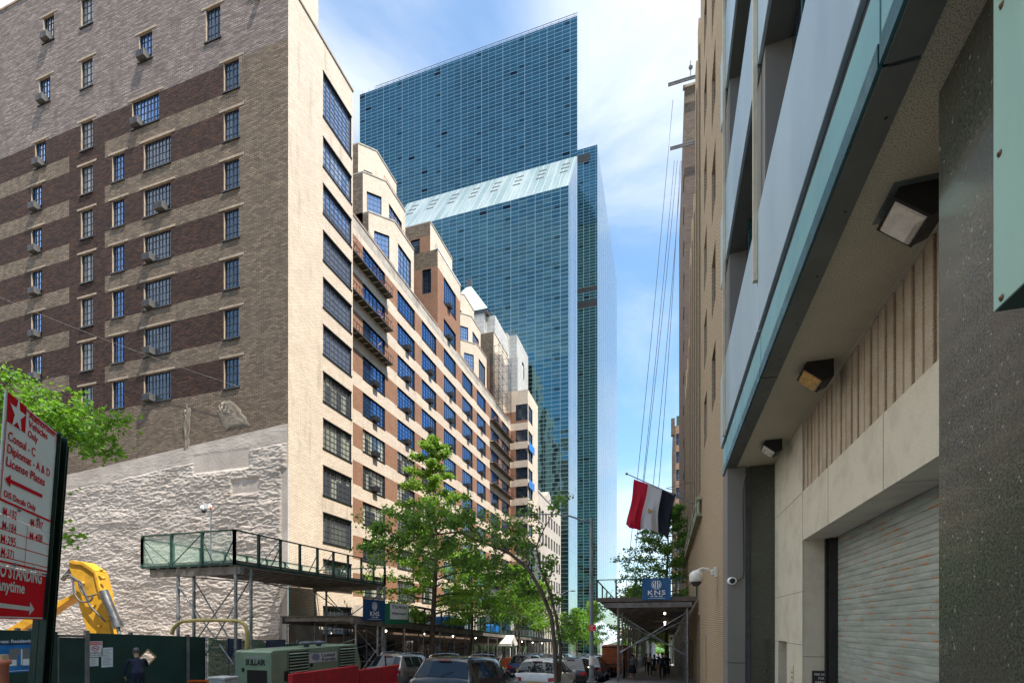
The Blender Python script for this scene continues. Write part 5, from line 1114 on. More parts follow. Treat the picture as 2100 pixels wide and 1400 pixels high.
# right-hand trees
q = on_x(1392, 1200, 1.0)
tree('dark green tree behind the right sidewalk shed, below the flag', 'tree', (0.1, 47, ground(47)), 15.0, 50, lambda f: 5.6*(1-f)**0.7+0.6, 0.2, LEAFD, 0.20, per=8, twigs=9, t0=0.30, seed=21, spread=0.22, droop=0.05, rise=0.15, clip=lambda p: p.x < 1.75)
for x, y, H, sd_, lb_, lf in ((-3.4, 62, 9.5, 31, 'green street tree behind the lamp post, left of the right hand shed', LEAF), (-14.6, 105, 12, 32, 'green tree at the foot of the glass tower, beside the white canopy', LEAF), (-3.2, 84, 9.5, 33, 'green street tree farther along behind the right hand shed', LEAF), (-15.0, 88, 9, 34, 'bushy street tree in front of the low beige office block', LEAFB)):
    tree(lb_, 'tree', (x, y, ground(y)), H, 24, lambda f: 3.6*(1-f)**0.6+0.5, 0.14, lf, 0.26, per=7, twigs=7, t0=0.32, seed=sd_, spread=0.35)
for i, x in enumerate((-60, -44, -30, -22, -13, -6, 1, 9, 20, 34, 50)):
    tree(['broad','round','tall','low','dense','pale','wide','dark','leafy','open','full'][i]+' green park tree beyond the avenue, number %s from the left' % ORD[i].replace('top', 'one').replace('second', 'two').replace('third', 'three').replace('fourth', 'four').replace('fifth', 'five').replace('sixth', 'six').replace('seventh', 'seven').replace('eighth', 'eight').replace('ninth', 'nine').replace('tenth', 'ten').replace('eleventh', 'eleven'), 'tree', (x, 268+6*sin(i*2), ground(240)), 10+3*sin(i*1.7), 16, lambda f: 5*(1-f)**0.5+1, 0.25, LEAF, 0.7, per=6, twigs=5, t0=0.25, seed=50+i, spread=0.9, name='park_tree', group='park trees beyond the avenue')
b = MB(); b.box(-120, 120, 262, 330, ground(240)-0.3, ground(240)+0.5); struct(b.build('lawn', GRASS))
hd = MB(); rr = random.Random(3); pts = [((rr.uniform(-70, 70), rr.uniform(256, 259), ground(240)+rr.uniform(0.2, 2.0)), 1) for _ in range(900)]; vs, fs = leaves_mesh(pts, 0.6, rr, 5, 0.4); hd.add(vs, fs); tag(hd.build('hedge', LEAFB), 'long clipped green hedge across the far end of the street', 'hedge')
b = MB()
for i in range(200): x = -50+i*0.5; b.box(x, x+0.05, 254, 254.05, ground(240), ground(240)+2.4)
b.box(-50, 50, 253.98, 254.07, ground(240)+2.3, ground(240)+2.36); b.box(-50, 50, 253.98, 254.07, ground(240)+0.3, ground(240)+0.36); tag(b.build('iron_fence', BLACK), 'black iron fence along the avenue at the far end of the street', 'fence')
# ---------------------------------------------------------------- hoarding and building site on the left
XH = -16.5
def hy(px): return on_x(px, 1000, XH).y
def hz(px, py): return on_x(px, py, XH).z
def hth(y): return ground(y)+2.13
hb = thing('plywood_hoarding', 'dark green plywood hoarding with a diamond viewing hole and a door', 'fence', (XH, 11, ground(11)))
b = MB(); dpx, dpy = 303, 1347; yc, zc = hy(dpx), hz(dpx, dpy); hwY, hwZ = hy(dpx+15)-yc, 15*(-XH/(-dirs(dpx)[0]))/FPX
yd0, yd1 = hy(119), hy(172)
def hpan(mb, y0, y1, ho0=None, ho1=None, z0=None, dx=0.0):
    n = max(1, int((y1-y0)/1.22)); 
    for i in range(n):
        a, c = y0+(y1-y0)*i/n, y0+(y1-y0)*(i+1)/n
        za, zc_ = (ground(a)-0.05 if z0 is None else z0), (ground(c)-0.05 if z0 is None else z0); ta, tc_ = (hth(a) if ho0 is None else ho0), (hth(c) if ho0 is None else ho0)
        mb.add([(XH+dx, a, za), (XH+dx, c, zc_), (XH+dx, c, tc_), (XH+dx, a, ta), (XH+dx-0.04, a, za), (XH+dx-0.04, c, zc_), (XH+dx-0.04, c, tc_), (XH+dx-0.04, a, ta)], [(0, 1, 2, 3), (7, 6, 5, 4), (3, 2, 6, 7), (1, 5, 6, 2), (4, 0, 3, 7)], 0)
hpan(b, 2, yd0-0.08, dx=0.12); hpan(b, yd1+0.1, yc-hwY*1.6)
ya_, yb2_ = yc-hwY*1.6, yc+hwY*1.6; P = lambda y, z, d=0: (XH-d, y, z)
for d in (0, 0.04):
    A, Bq, Cq, Dq = (ya_, ground(ya_)-0.05), (yb2_, ground(yb2_)-0.05), (yb2_, hth(yb2_)), (ya_, hth(ya_)); N, E, S, W = (yc, zc+hwZ), (yc+hwY, zc), (yc, zc-hwZ), (yc-hwY, zc)
    vs = [P(*q, d) for q in (A, Bq, Cq, Dq, N, E, S, W)]; b.add(vs, [(0, 1, 6), (1, 5, 6), (1, 2, 5), (2, 4, 5), (2, 3, 4), (3, 7, 4), (3, 0, 7), (0, 6, 7)], 0)
q = [N, E, S, W]
for i in range(4): b.quad(P(*q[i]), P(*q[(i+1) % 4]), P(*q[(i+1) % 4], 0.04), P(*q[i], 0.04), 1)
hpan(b, yb2_, hy(384)); hpan(b, hy(385), hy(424), dx=-0.05)
b.build('plywood', [GREEN, pm('raw_plywood_edge', (0.42, 0.30, 0.16), 0.8)], hb, True)
b = MB(); ft = 0.06
for i in range(4):
    a, c = q[i], q[(i+1) % 4]; a2 = (yc+(a[0]-yc)*1.22, zc+(a[1]-zc)*1.22); c2 = (yc+(c[0]-yc)*1.22, zc+(c[1]-zc)*1.22); b.quad(P(*a, -0.006), P(*c, -0.006), P(*c2, -0.006), P(*a2, -0.006))
b.build('hole_trim', MATS['raw_plywood_edge'], hb, True)
for yy in (hy(175)+0.05, hy(384)+0.02): b = MB(); b.sbox(XH-0.08, XH+0.03, yy-0.05, yy+0.05, -0.05, 2.2); b.build('timber_post', STEELB, hb, True)
for px in (35, 60, 268): b = MB(); b.sbox(XH-0.12, XH-0.02, hy(px), hy(px)+0.09, 0, 2.2); b.build('timber_post', STEELB, hb, True)
b = MB(); b.sbox(XH+0.0, XH+0.012, hy(383), hy(386), 0, 2.14, mi=1)
b.build('joint_batten', [STEELB, MATS['raw_plywood_edge']], hb, True)
b = MB(); b.sbox(XH+0.0, XH+0.03, yd0, yd1, 0.02, 1.98); d_ = b.build('door', GREEN, hb, True)
b = MB(); b.sbox(XH-0.02, XH+0.05, yd0-0.07, yd0, -0.05, 2.06); b.sbox(XH-0.02, XH+0.05, yd1, yd1+0.08, -0.05, 2.06); b.sbox(XH-0.02, XH+0.05, yd0, yd1, 1.99, 2.06); b.build('door_frame', STEELB, hb, True)
BLUE = pm('poster_blue', (0.01, 0.16, 0.42), 0.4, var=0.3, scale=3); NAVY = pm('navy_print', (0.012, 0.03, 0.09), 0.4)
def hquad(mb, x0, y0, x1, y1, d, mi=0):
    a, c = hy(x0), hy(x1); z1, z0 = hz((x0+x1)/2, y0), hz((x0+x1)/2, y1); mb.quad((XH+d, a, z0), (XH+d, c, z0), (XH+d, c, z1), (XH+d, a, z1), mi)
def htext(mb, s, x0, py, x1, cap, d, bold=0.0, mi=0):
    a, c = hy(x0), hy(x1); z = hz(x0, py); me_ = text_me(s, cap/0.7, 1, bold); xs = [v.co.x for v in me_.vertices]; k = (c-a)/(max(xs)-min(xs)); mn = min(xs)
    for v in me_.vertices: v.co.x = (v.co.x-mn)*k
    mb.mesh(me_, plane_M((XH+d, a, z), (0, 1, 0), (0, 0, 1)), mi)
def notice(name, label, x0, y0, x1, y1, mat_, extra, d=0.012, cat='notice', grp=None):
    t = thing(name, label, cat, (XH+d, hy(x0), hz(x0, y1)), group=grp); b = MB(); a, c = hy(x0), hy(x1); z1, z0 = hz((x0+x1)/2, y0), hz((x0+x1)/2, y1)
    b.box(XH+d-0.006, XH+d, a, c, z0, z1); b.build('sheet', mat_, t, True); b = MB(); extra(b, d+0.004); b.build('lettering', [BLACK, SIGNR, WHITE, NAVY, BLUE, LIMED], t, True); return t
def ex1(b, d):
    hquad(b, -75, 1312, 82, 1322, d, 3); htext(b, 'Work in Progress: Residential', -70, 1319.5, 67, 0.085, d+0.004, 0.002, 2)
    hquad(b, 18, 1329, 60, 1365, d, 5); hquad(b, 36, 1341, 42, 1364, d+0.003, 4); hquad(b, 42, 1330, 45, 1362, d+0.003, 2); hquad(b, 19, 1352, 33, 1364, d+0.003, 2); hquad(b, 46, 1350, 59, 1363, d+0.003, 2)
    hquad(b, -75, 1376, 82, 1377, d+0.002, 2); hquad(b, -60, 1342, 14, 1350, d+0.002, 2)
XH_old = XH; XH = XH_old+0.12
notice('construction_poster', 'wide blue construction poster with a picture of towers, left of the hoarding door', -76, 1312, 83, 1380, BLUE, ex1, cat='poster')
XH = XH_old
def ex2(b, d):
    hquad(b, 182, 1315.5, 208, 1321.5, d, 1); htext(b, 'DANGER', 183, 1320.6, 207.5, 0.05, d+0.003, 0.0015, 2); htext(b, 'NO SMOKING', 182.5, 1340, 207, 0.04, d, 0.001, 0); htext(b, 'IN THIS AREA', 184, 1344.3, 206, 0.03, d, 0.0008, 0)
    ya__, zz = hy(195), hz(195, 1328.8); n = 20
    ring = [(XH+d, ya__+r_*1.25*cos(2*pi*k/n), zz+r_*sin(2*pi*k/n)) for r_ in (0.085, 0.068) for k in range(n)]; b.add(ring, [(k, (k+1) % n, n+(k+1) % n, n+k) for k in range(n)], 1)
    b.bar((XH+d, ya__-0.08, zz+0.05), (XH+d, ya__+0.08, zz-0.05), 0.001, 0.014, 1); b.bar((XH+d+0.002, ya__-0.06, zz-0.005), (XH+d+0.002, ya__+0.05, zz+0.015), 0.001, 0.012, 0)
notice('danger_sign', 'white danger no smoking sign with a red header on the green hoarding', 180, 1314, 209.5, 1346, WHITE, ex2, cat='sign')
def ex3(b, d):
    for k in range(6): hquad(b, 186, 1350+k*2.1, 199-(k*3 % 5), 1350.5+k*2.1, d, 5)
notice('paper_notice', 'small white paper notice pinned just below the danger sign', 183, 1347.5, 201.5, 1365, WHITE, ex3, grp='paper notices on the hoarding')
def ex4(b, d):
    for k in range(11): hquad(b, 210, 1330+k*3.1, 228-(k*5 % 7), 1330.7+k*3.1, d, 5)
notice('paper_notice', 'larger white printed sheet right of the danger sign', 207.5, 1327, 231, 1367, WHITE, ex4, grp='paper notices on the hoarding')
# green netted fence with two navy notices
m, t = newmat('green_mesh'); c = coord(t); pb_ = t.nodes.new('ShaderNodeBsdfPrincipled'); t.links.new(mix_(t, rng_(t, noise_(t, c, 1.8, 6, 0.7), 0.35, 0.7), (0.015, 0.075, 0.045), (0.05, 0.16, 0.09)), pb_.inputs['Base Color']); pb_.inputs['Roughness'].default_value = 0.7; pb_.inputs['Alpha'].default_value = 0.93
o_ = t.nodes.new('ShaderNodeOutputMaterial'); t.links.new(pb_.outputs[0], o_.inputs[0])
mf = thing('mesh_fence', 'green netted site fence with two navy blue notices, behind the pale green compressor', 'fence', (XH, 18, ground(18))); b = MB(); a, c = hy(424)+0.02, hy(612); n = 40
vs = []
for i in range(n+1):
    y = a+(c-a)*i/n; x = XH+0.04+0.03*sin(i*1.7)+0.02*sin(i*0.6); top = 2.1-0.06*abs(sin(i*0.33))-(0.1 if i > 22 else 0)
    vs += [(x, y, ground(y)), (x+0.03*sin(i), y, ground(y)+1.0), (x, y, ground(y)+top)]
b.add(vs, [(i*3+j, (i+1)*3+j, (i+1)*3+j+1, i*3+j+1) for i in range(n) for j in (0, 1)], 0, True); b.build('netting', m, mf, True)
b = MB()
for px in (425, 470, 518, 565, 610): y = hy(px); b.tube((XH-0.02, y, ground(y)), (XH-0.02, y, ground(y)+2.15), 0.025, 6)
b.tube((XH-0.02, a, ground(a)+2.1), (XH-0.02, c, ground(c)+2.05), 0.02, 6); b.build('posts', GALV, mf, True)
def exn(x0, x1, y0, k_):
    def f(b, d):
        for k in range(k_): hquad(b, x0+3, y0+2+k*3, x1-3, y0+2.8+k*3, d, 5)
    return f
notice('navy_notice', 'tall navy blue notice half hidden behind the shed leg', 462, 1309, 490, 1345, NAVY, exn(462, 490, 1309, 10), 0.12, grp='navy notices on the netted fence')
notice('navy_notice', 'wide navy blue notice directly above the pale green compressor', 541, 1311, 581, 1328, NAVY, exn(541, 581, 1311, 5), 0.12, grp='navy notices on the netted fence')
# excavator in the pit
YEL = pm('excavator_yellow', (0.62, 0.33, 0.025), 0.45, var=0.15, scale=2, dirt=((0.25, 0.14, 0.04), 0.6)); CHR = pm('cylinder_steel', (0.22, 0.22, 0.22), 0.3, 0.8)
exv = thing('excavator', 'yellow excavator arm with grey hydraulic cylinder reaching above the green hoarding', 'excavator', (-22, 15, ground(15)-1.0)); DE = 20.5
def ep(px, py, k=0): return at_d(px, py, DE+k)
def plate(mb, pts, th=0.42, mi=0):
    F = Vector((-ST, CT, 0)); A = [ep(*p) for p in pts]; n = len(A); vs = [p-F*th/2 for p in A]+[p+F*th/2 for p in A]
    mb.add(vs, [tuple(reversed(range(n))), tuple(range(n, 2*n))]+[(i, (i+1) % n, (i+1) % n+n, i+n) for i in range(n)], mi)
b = MB(); plate(b, [(152, 1152), (178, 1154), (204, 1172), (210, 1190), (221, 1216), (232, 1262), (238, 1300), (236, 1345), (192, 1345), (188, 1290), (175, 1250), (168, 1225), (162, 1190), (152, 1164)], 0.5)
b.build('stick', YEL, exv, True, bevel=0.02)
b = MB(); plate(b, [(154, 1153), (160, 1150), (182, 1153), (208, 1171), (204, 1176), (180, 1160), (162, 1158)], 0.62); plate(b, [(204, 1172), (209, 1173), (216, 1200), (222, 1220), (216, 1222), (208, 1192)], 0.62); b.build('stick_flange', YEL, exv, True, bevel=0.015)
b = MB(); plate(b, [(178, 1195), (172, 1212), (130, 1232), (60, 1268), (20, 1293), (-60, 1345), (-10, 1345), (40, 1300), (105, 1262), (160, 1225), (178, 1212)], 0.45); b.build('boom', YEL, exv, True, bevel=0.02)
b = MB(); b.tube(ep(212, 1211, -.5), ep(240, 1278, -.5), 0.16, 14); b.tube(ep(239, 1275, -.5), ep(243, 1286, -.5), 0.2, 14); b.tube(ep(240, 1278, -.5), ep(252, 1330, -.5), 0.07, 10, 1); b.tube(ep(206, 1222, -.5), ep(228, 1268, -.5), 0.035, 8, 1); b.build('hydraulic_cylinder', [CHR, GALV], exv, True)
b = MB(); b.tube(ep(153, 1158, -.1), ep(128, 1188, -.1), 0.10, 10); b.build('boom_cylinder', CHR, exv, True)
b = MB()
for pts in ([(133, 1180), (145, 1178), (150, 1196), (152, 1215), (165, 1232), (184, 1232), (190, 1222)], [(150, 1186), (160, 1190), (165, 1208), (178, 1222), (200, 1217)], [(152, 1190), (166, 1192), (172, 1212), (184, 1240), (205, 1262), (216, 1274)], [(135, 1184), (152, 1184), (165, 1198), (176, 1218), (182, 1232)]):
    P_ = [ep(*p, -.42) for p in pts]; Q = []
    for i in range(len(P_)-1):
        for k in range(4):
            t_ = k/4; p0, p1, p2, p3 = P_[max(i-1, 0)], P_[i], P_[i+1], P_[min(i+2, len(P_)-1)]
            Q.append(0.5*((2*p1)+(p2-p0)*t_+(2*p0-5*p1+4*p2-p3)*t_*t_+(3*p1-p0-3*p2+p3)*t_**3))
    Q.append(P_[-1]); b.path(Q, 0.035, 6)
b.build('hydraulic_hoses', pm('rubber_hose', (0.09, 0.09, 0.09), 0.5), exv, True)
b = MB()
for p in ((208, 1168), (212, 1185), (190, 1243), (204, 1283), (170, 1195)): b.sphere(ep(*p, -.28), 0.07)
b.build('pins', YEL, exv, True)
M = Matrix.Translation((-24.5, 12.5, ground(12)-2.5)); b = MB(); b.box(-1.6, 1.6, -2.4, 2.4, 1.0, 2.4, 0, M); b.box(-1.9, -1.3, -2.6, 2.6, 0, 0.95, 1, M); b.box(1.3, 1.9, -2.6, 2.6, 0, 0.95, 1, M); b.box(-1.5, -0.2, 0.2, 2.2, 2.4, 3.3, 1, M); b.build('body', [YEL, BLACK], exv, True, bevel=0.05)
b = MB(); P_ = [at_d(352, 1300, 19), at_d(356, 1286, 19), at_d(370, 1274, 19), at_d(400, 1271, 18.8), at_d(450, 1271, 18.5), at_d(490, 1272, 18), at_d(503, 1280, 17.9), at_d(508, 1300, 17.8), at_d(505, 1345, 17.8)]; Q = []
for i in range(len(P_)-1):
    for k in range(5): Q.append(P_[i].lerp(P_[i+1], k/5))
for _ in range(3): Q = [Q[0]]+[(Q[i-1]+Q[i]*2+Q[i+1])/4 for i in range(1, len(Q)-1)]+[Q[-1]]
b.path(Q, 0.07, 8); tag(b.build('yellow_pipe', pm('faded_yellow_pipe', (0.40, 0.31, 0.09), 0.5)), 'arched faded yellow pipe standing behind the hoarding, under the raised platform', 'pipe')

# ---------------------------------------------------------------- sidewalk sheds
m, t = newmat('clear_green_netting'); pb_ = t.nodes.new('ShaderNodeBsdfPrincipled'); pb_.inputs['Base Color'].default_value = (0.35, 0.52, 0.42, 1); pb_.inputs['Alpha'].default_value = 0.35; pb_.inputs['Roughness'].default_value = 0.5
o_ = t.nodes.new('ShaderNodeOutputMaterial'); t.links.new(pb_.outputs[0], o_.inputs[0]); NET = m
def parapet(parent, p0, p1, h0, h1, n, gnd=None, brace=True, net=False, flip=1):
    """green steel guard: posts, top and bottom rails, knee braces, optional netting"""
    p0, p1 = Vector(p0), Vector(p1); b = MB(); up = Vector((0, 0, 1)); d = (p1-p0).normalized(); inw = Vector((-d.y, d.x, 0))*flip
    for i in range(n+1):
        q = p0.lerp(p1, i/n); b.bar(q+up*h0, q+up*h1, 0.09, 0.09, up=(1, 0, 0)); b.bar(q+up*(h1-0.14), q+d*(0.12 if i < n else -0.12)+up*h1, 0.04, 0.03)
        if brace and i % 2 == 0: b.bar(q+up*(h1-0.3), q+inw*0.6+up*h0, 0.03, 0.03)
    b.bar(p0+up*h1, p1+up*h1, 0.07, 0.05); b.bar(p0+up*(h0+0.03), p1+up*(h0+0.03), 0.05, 0.08)
    for i in range(n):
        if i % 3 == 1: b.bar(p0.lerp(p1, i/n)+up*(h0+0.08), p0.lerp(p1, (i+1)/n)+up*(h1-0.05), 0.025, 0.025)
    b.build('guard_frame', GREENM, parent, True)
    if net: b = MB(); b.quad(p0+up*h0, p1+up*h0, p1+up*h1, p0+up*h1); b.build('netting', NET, parent, True)
def leg(parent, x, y, ztop, r=0.045, z0=None):
    b = MB(); z0 = ground(y) if z0 is None else z0; b.tube((x, y, z0+0.02), (x, y, ztop), r, 8); b.box(x-0.12, x+0.12, y-0.12, y+0.12, z0-0.01, z0+0.03); h = ztop-z0
    for f in (0.3, 0.6, 0.95): b.tube((x, y, z0+h*f), (x, y, z0+h*f+0.08), r*1.5, 8)
    b.build('leg', GALV, parent, True)
us = thing('raised_platform', 'raised steel platform with green netted guard rails and tall scaffold legs beside the building site', 'platform', (-17.8, 20, ground(20)))
UX0, UX1, UY0, UY1 = -20.2, -15.5, 14.8, 25.3; ZD = on_x(480, 1150, UX1).z; b = MB()
b.box(UX0, UX1-0.1, UY0+0.1, UY1, ZD, ZD+0.07, 1)
for i in range(9): x = UX0+0.15+i*(UX1-UX0-0.4)/8; b.box(x-0.06, x+0.06, UY0+0.1, UY1, ZD-0.16, ZD-0.001, 0)
b.box(UX0+0.2, UX1+0.12, UY0+0.15, UY0+0.35, ZD-0.46, ZD-0.165, 0); b.box(UX0+0.2, UX1+0.12, UY1-0.6, UY1-0.4, ZD-0.40, ZD-0.165, 0); b.box(UX1-0.15, UX1, UY0+0.1, UY1, ZD-0.17, ZD-0.002, 0)
b.build('deck', [STEELB, PLANK], us, True)
zg = ZD+1.18
parapet(us, (UX0, UY0, 0), (UX1, UY0, 0), ZD-0.12, zg, 3, net=True, flip=1); parapet(us, (UX1, UY0, 0), (UX1, UY1, 0), ZD-0.12, zg, 9, net=False, flip=1)
parapet(us, (UX0, UY1, 0), (UX0, UY0, 0), ZD+0.05, zg-0.1, 8, net=True, brace=False); parapet(us, (UX1, UY1, 0), (UX0, UY1, 0), ZD-0.05, zg-0.25, 3)
for x, y in ((-15.65, 15.0), (-15.62, 15.7), (-18.55, 15.0), (-18.2, 15.4), (-15.6, 24.7), (-15.6, 25.4), (-19.85, 24.7), (-19.2, 24.9)): leg(us, x, y, ZD-0.17, 0.062)
class BR:
    def __init__(s, par): s.p = par
    def tube(s, a, c, r, n=6): b_ = MB(); b_.tube(a, c, r, n); b_.build('brace', GALV, s.p, True)
def xbr(mb, p, q, z0, z1, r=0.028): mb.tube((p[0], p[1], z0), (q[0], q[1], z1), r, 6); mb.tube((p[0], p[1], z1), (q[0], q[1], z0), r, 6)
zl_ = ZD-0.35; b = BR(us); xbr(b, (-15.65, 15.0), (-18.55, 15.0), ground(15)+1.0, zl_-0.5); xbr(b, (-15.62, 15.7), (-18.2, 15.4), ground(15)+0.6, zl_-0.2); xbr(b, (-15.6, 25.3), (-19.85, 24.7), ground(25)+2.2, zl_-0.1); b.tube((-15.62, 24.7, ground(25)+1.5), (-19.2, 24.9, zl_-0.2), 0.028, 6)
b.tube((-18.55, 15, zl_-0.1), (-15.6, 25.3, zl_-0.25), 0.025, 6); b.tube((-15.65, 15, zl_-0.15), (-19.85, 24.7, zl_-0.3), 0.025, 6); b.tube((-15.6, 24.7, ground(25)+2.4), (-15.6, 25.4, ground(25)+2.4), 0.03, 6); b.tube((-15.6, 24.7, ground(25)+3.4), (-15.6, 25.4, ground(25)+3.4), 0.03, 6)
pass
# camera pole on the platform
cp = on_y(432, 1040, 16.2); pc = thing('security_camera', 'white dome security camera on a thin pole above the netted platform', 'camera', (cp.x, 16.2, ZD)); b = MB()
b.tube((cp.x, 16.2, ZD+0.07), (cp.x, 16.2, cp.z), 0.035, 8); b.build('pole', GALV, pc, True)
b = MB(); cc_ = Vector((cp.x-0.38, 16.2, cp.z-0.05)); b.box(cp.x-0.30, cp.x-0.02, 16.12, 16.28, cp.z-0.06, cp.z+0.14); b.lathe([(0.001, 0.16), (0.10, 0.15), (0.13, 0.05), (0.13, -0.06), (0.11, -0.07)], 16, 0, Matrix.Translation(cc_)); b.build('housing', WHITE, pc, True)
b = MB(); b.sphere(cc_+Vector((0, 0, -0.07)), 0.10); b.build('dome', pm('smoked_dome', (0.05, 0.05, 0.05), 0.1), pc, True)
b = MB(); b.box(cp.x-0.05, cp.x+0.06, 16.15, 16.25, cp.z-0.05, cp.z+0.01); b.build('clamp', pm('orange_clamp', (0.55, 0.16, 0.03), 0.5), pc, True)
# KNS banner
BNB = pm('banner_blue', (0.006, 0.055, 0.17), 0.4, var=0.15)
BNR = pm('banner_bright_blue', (0.01, 0.10, 0.26), 0.4, var=0.12)
def kns(name, label, O, U, w_, h_, mat_, grp='blue contractor banners', wav=0.03):
    O = Vector(O); U = Vector(U).normalized(); t = thing(name, label, 'banner', O, group=grp); V = Vector((0, 0, 1)); N = U.cross(V)
    b = MB(); n = 12; vs = []
    for j in range(7):
        for i in range(n+1): vs.append(O+U*(w_*i/n)+V*(h_*j/6)+N*(wav*sin(i*1.1+j*0.3)*0.5))
    b.add(vs, [(j*(n+1)+i, j*(n+1)+i+1, (j+1)*(n+1)+i+1, (j+1)*(n+1)+i) for j in range(6) for i in range(n)], 0, True); b.build('cloth', mat_, t, True)
    M = plane_M(O+N*(wav+0.01), U, V); b = MB()
    me_ = text_me('KNS', h_*0.29, 1.35, 0.004, 0, 'CENTER', 1.15); b.mesh(me_, M @ Matrix.Translation((w_/2, h_*0.24, 0)))
    me_ = text_me('718 . 784 . 6675', h_*0.075, 1.1, 0.004, 0, 'CENTER'); b.mesh(me_, M @ Matrix.Translation((w_/2, h_*0.14, 0))); b.add([M @ Vector(p) for p in ((w_*.2, h_*.07, 0), (w_*.8, h_*.07, 0), (w_*.8, h_*.082, 0), (w_*.2, h_*.082, 0))], [(0, 1, 2, 3)])
    b.build('lettering', SIGNW, t, True)
    b = MB(); cx_, cy_, r_ = w_/2, h_*0.70, h_*0.215; k = 28
    ring = [(cx_+q*cos(2*pi*i/k), cy_+q*sin(2*pi*i/k), 0) for q in (r_, r_*0.88) for i in range(k)]
    F = [(i, (i+1) % k, k+(i+1) % k, k+i) for i in range(k) if not (0.19 < ((i+0.5)/k) < 0.31)]; b.add([M @ Vector(p) for p in ring], F)
    for s_ in (-1, 1):
        pts = [(cx_+s_*r_*0.14, cy_-r_*0.80), (cx_+s_*r_*0.10, cy_+r_*0.95), (cx_+s_*r_*0.32, cy_+r_*0.62), (cx_+s_*r_*0.34, cy_-r_*0.25), (cx_+s_*r_*0.42, cy_-r_*0.62)]
        if s_ > 0: pts = pts[::-1]
        b.add([M @ Vector((*p, 0.002)) for p in pts], [tuple(range(5))]); pts = [(cx_+s_*r_*0.5, cy_-r_*0.55), (cx_+s_*r_*0.48, cy_+r_*0.40), (cx_+s_*r_*0.70, cy_+r_*0.15), (cx_+s_*r_*0.72, cy_-r_*0.40)]
        if s_ > 0: pts = pts[::-1]
        b.add([M @ Vector((*p, 0.002)) for p in pts], [(0, 1, 2, 3)])
    b.build('logo', SIGNW, t, True); return t
# the long low shed on the left pavement
ls = thing('sidewalk_shed', 'long low sidewalk shed with a green guard along the foot of the apartment block', 'sidewalk shed', (-17.5, 50, ground(50)))
LX0, LX1, LY0, LY1 = -20.1, -15.5, 22.2, 79.0; b = MB(); seg = 24
for i in range(seg):
    y0, y1 = LY0+(LY1-LY0)*i/seg, LY0+(LY1-LY0)*(i+1)/seg; b.sbox(LX0, LX1-0.02, y0, y1, 3.42, 3.5, mi=1); b.sbox(LX1-0.14, LX1, y0+0.01, y1-0.01, 3.08, 3.41, mi=0); b.sbox(LX0, LX0+0.14, y0+0.01, y1-0.01, 3.08, 3.41, mi=0); b.sbox(LX0+0.15, LX1-0.15, y0+0.1, y0+0.2, 3.2, 3.41, mi=0)
b.build('deck', [STEELB, PLANK], ls, True)
def spar(parent, X, y0, y1, h0, h1, n, mt=GREENM, flip=-1):
    b = MB()
    for i in range(n+1):
        y = y0+(y1-y0)*i/n; g = ground(y); b.box(X-0.04, X+0.04, y-0.05, y+0.05, g+h0, g+h1)
        if i < n and i % 2: y2 = y0+(y1-y0)*(i+1)/n; b.bar((X, y, g+h0+0.05), (X, y2, ground(y2)+h1-0.05), 0.025, 0.025)
    for h in (h0+0.03, h1-0.02):
        b.bar((X, y0, ground(y0)+h), (X, y1, ground(y1)+h), 0.06, 0.06)
    b.build('guard_frame', mt, parent, True)
spar(ls, LX1+0.02, 28.9, LY1, 3.45, 4.6, 38)
y = LY0+0.4
while y < LY1:
    for x in (LX1-0.08, LX0+0.1): leg(ls, x, y, ground(y)+3.08, 0.05)
    y += 2.55
b = BR(ls); y = LY0+0.4; i = 0
while y < LY1-3:
    if i % 2 == 0: b.tube((LX1-0.08, y, ground(y)+2.95), (LX1-0.08, y+2.55, ground(y+2.55)+2.1 if i % 4 else ground(y+2.55)+2.9), 0.022, 5)
    b.tube((LX1-0.08, y, ground(y)+1.1), (LX1-0.08, y+2.55, ground(y+2.55)+1.1), 0.025, 6)
    if i % 3 == 0: b.tube((LX1-0.08, y, ground(y)+0.2), (LX1-0.08, y+2.55, ground(y+2.55)+2.2), 0.022, 5)
    b.tube((LX1-0.08, y, ground(y)+2.3), (LX0+0.1, y, ground(y)+1.0), 0.02, 5); y += 2.55; i += 1
pass
m, t = newmat('bulb_glow'); e_ = t.nodes.new('ShaderNodeEmission'); e_.inputs[0].default_value = (1, 0.86, 0.62, 1); e_.inputs[1].default_value = 9; o_ = t.nodes.new('ShaderNodeOutputMaterial'); t.links.new(e_.outputs[0], o_.inputs[0]); BULB = m
y = LY0+5
while y < 70: b = MB(); b.sphere((-16.6, y, ground(y)+2.9), 0.06); b.build('lamp_bulb', BULB, ls, True); y += 5.1
def tx(px): return on_x(px, 1000, LX1+0.06).y
z_ = lambda px, py: on_x(px, py, LX1+0.06).z
kns('contractor_banner', 'navy contractor banner with a round white tower logo, left of the white address sheet', (LX1+0.08, tx(743), z_(765, 1272)), (0, 1, 0), tx(788)-tx(743), z_(765, 1229)-z_(765, 1272), BNB)
sg = thing('address_sign', 'white address sheet on a green board on the guard of the left sidewalk shed', 'sign', (LX1+0.06, tx(790), z_(790, 1278))); b = MB()
y0, y1 = tx(788.5), tx(838); z0, z1 = z_(812, 1279), z_(812, 1238); b.box(LX1+0.04, LX1+0.08, y0, y1, z0, z1); b.build('board', pm('kelly_green_board', (0.01, 0.16, 0.085), 0.5), sg, True)
b = MB(); yy0, yy1 = tx(799), tx(836); zz0, zz1 = z_(812, 1269), z_(812, 1237); b.box(LX1+0.09, LX1+0.10, yy0, yy1, zz0, zz1); b.build('sheet', WHITE, sg, True)
b = MB(); hh = zz1-zz0
